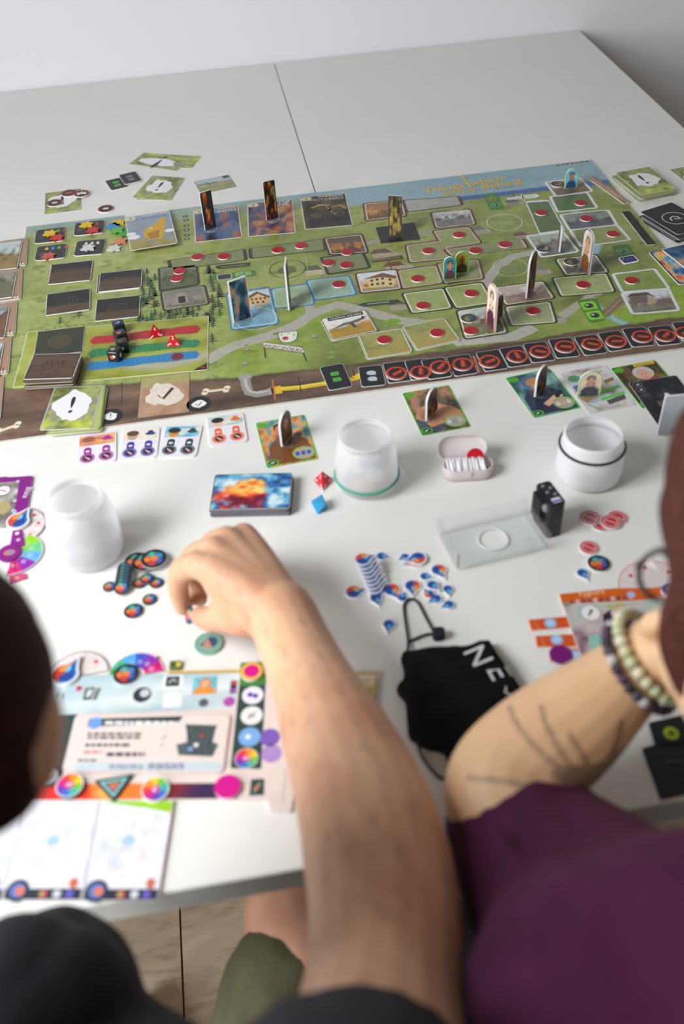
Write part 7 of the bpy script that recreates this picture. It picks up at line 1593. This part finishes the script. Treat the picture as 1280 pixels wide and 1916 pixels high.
organic('trousers', [('tube', [pelC + np.array((-.09,0,0)), kC + np.array((-.10,0,0)), kC + np.array((-.10,.04,-.44))], [.095,.075,.05]), ('tube', [pelC + np.array((.09,0,0)), kC + np.array((.10,0,0)), kC + np.array((.10,.04,-.44))], [.095,.075,.05]), ('tube', [pelC + np.array((-.09,0,0)), pelC + np.array((.09,0,0))], [.11,.11]), ('tube', [kC + np.array((-.10,.02,-.475)), kC + np.array((-.10,.17,-.49))], [.038,.026]), ('tube', [kC + np.array((.10,.02,-.475)), kC + np.array((.10,.17,-.49))], [.038,.026])], mat('dark_trousers', .95, color=S(36,34,40), bump=.3, bscale=500), pc_, .006, 3, tuple(rootC))
tag(pc_, 'person in a plum T-shirt with tattooed forearm, chin on hand', 'person')
# glasses
gl_ = empty('eyeglasses', C(1225,1075,.640))
def gloc(x, y, Z): return tuple(C(x, y, Z) - np.array(gl_.location))
m = MB(); m.tube(smooth_path([gloc(1238,1027,.640), gloc(1213,1040,.645), gloc(1198,1062,.65), gloc(1196,1084,.65), gloc(1206,1106,.648), gloc(1228,1121,.645), gloc(1252,1118,.640), gloc(1264,1096,.636), gloc(1262,1060,.636), gloc(1238,1027,.640)]), .0021, S(52,40,40), 8); m.build('rim', M_GLOSS, gl_, smooth=True)
m = MB(); m.raw([gloc(*q) for q in ((1230,1072,.644),(1238,1029,.640),(1213,1042,.645),(1199,1063,.65),(1198,1084,.65),(1208,1104,.648),(1229,1119,.645),(1251,1116,.640),(1262,1095,.636),(1260,1061,.636))], [[0,i,i % 9 + 1] for i in range(1,10)], WHITE); m.build('lens', M_CLEAR, gl_)
m = MB(); m.tube([gloc(1264,1064,.636), gloc(1330,1050,.60), gloc(1400,1040,.57)], .0020, S(52,40,40), 8); m.build('temple', M_GLOSS, gl_, smooth=True)
m = MB(); m.tube([gloc(1200,1058,.65), gloc(1192,1062,.66), gloc(1196,1052,.672)], .0019, S(52,40,40), 8); m.build('bridge', M_GLOSS, gl_, smooth=True)
tag(gl_, 'thin dark eyeglasses on the person at the right', 'eyeglasses')
# bracelets round the wrist
ax = wC - C(1140,1296,.738); ax /= np.linalg.norm(ax)
def bracelet(name, cpt, rad, bead_r, n, cols_, label, band=None, tiltv=(0,0,0)):
    a = ax + np.array(tiltv); a = a/np.linalg.norm(a); u = np.cross(a, (0,0,1)); u /= np.linalg.norm(u); v = np.cross(a, u); o = empty(name, cpt); rb_ = random.Random(n)
    if band is not None:
        m = MB(); pts = [(rad*(math.cos(t)*u + math.sin(t)*v)) for t in np.linspace(0, 2*math.pi, 41)]; m.tube(pts, bead_r*.55, band, 8, caps=False); m.build('string', M_MATTE, o, smooth=True)
    protos = {}
    for i in range(n):
        t = 2*math.pi*i/n; c_ = cols_[i % len(cols_)]
        if c_ not in protos:
            m = MB(); m.ball((0,0,0), bead_r, c_, 10, 7); protos[c_] = m.build('bead', M_GLOSS, o, smooth=True); q = protos[c_]
        else: q = protos[c_].copy(); col.objects.link(q)
        q.location = [float(x) for x in rad*(math.cos(t)*u + math.sin(t)*v)]
    return tag(o, label, 'bracelet', 'bracelets')
bracelet('bead_bracelet', wC + ax*.013, .0375, .0050, 26, [S(206,206,170), S(190,200,160), S(220,216,190)], 'pale green bead bracelet, nearer the hand', S(90,96,80), -ez*.55)
bracelet('bead_bracelet', wC + ax*.001, .0372, .0044, 30, [S(60,46,66), S(84,50,84), S(46,44,52), S(70,64,80), S(196,196,200)], 'dark purple bead bracelet, nearer the elbow', S(60,30,56), -ez*.55)
# wooden chair leg behind the shirt at the lower left
M_BEECH = mat('beech_wood', .5, color=S(196,184,130), var=.1, vscale=40)
chr_ = empty('chair', (seatc[0], seatc[1], 0))
for dx, dy in ((-.17,.19),(.17,.19),(-.17,-.19),(.17,-.19)):
    m = MB(); m.tube([(dx,dy,0), (dx,dy,.40)], [.011,.015], S(196,184,130), 12); m.build('leg', M_BEECH, chr_, smooth=True)
m = MB(); m.prism(rrect(.40,.42,.05,4), .40, .425, S(60,56,50), S(60,56,50)); m.build('seat', mat('dark_seat', .7, color=S(50,46,42)), chr_)
m = MB(); m.prism(rrect(.38,.02,.008,2,0,-.200), .425, .82, S(60,56,50), S(60,56,50)); m.build('backrest', bpy.data.materials['dark_seat'], chr_)
tag(chr_, 'chair with pale wooden legs under the reaching person', 'chair')
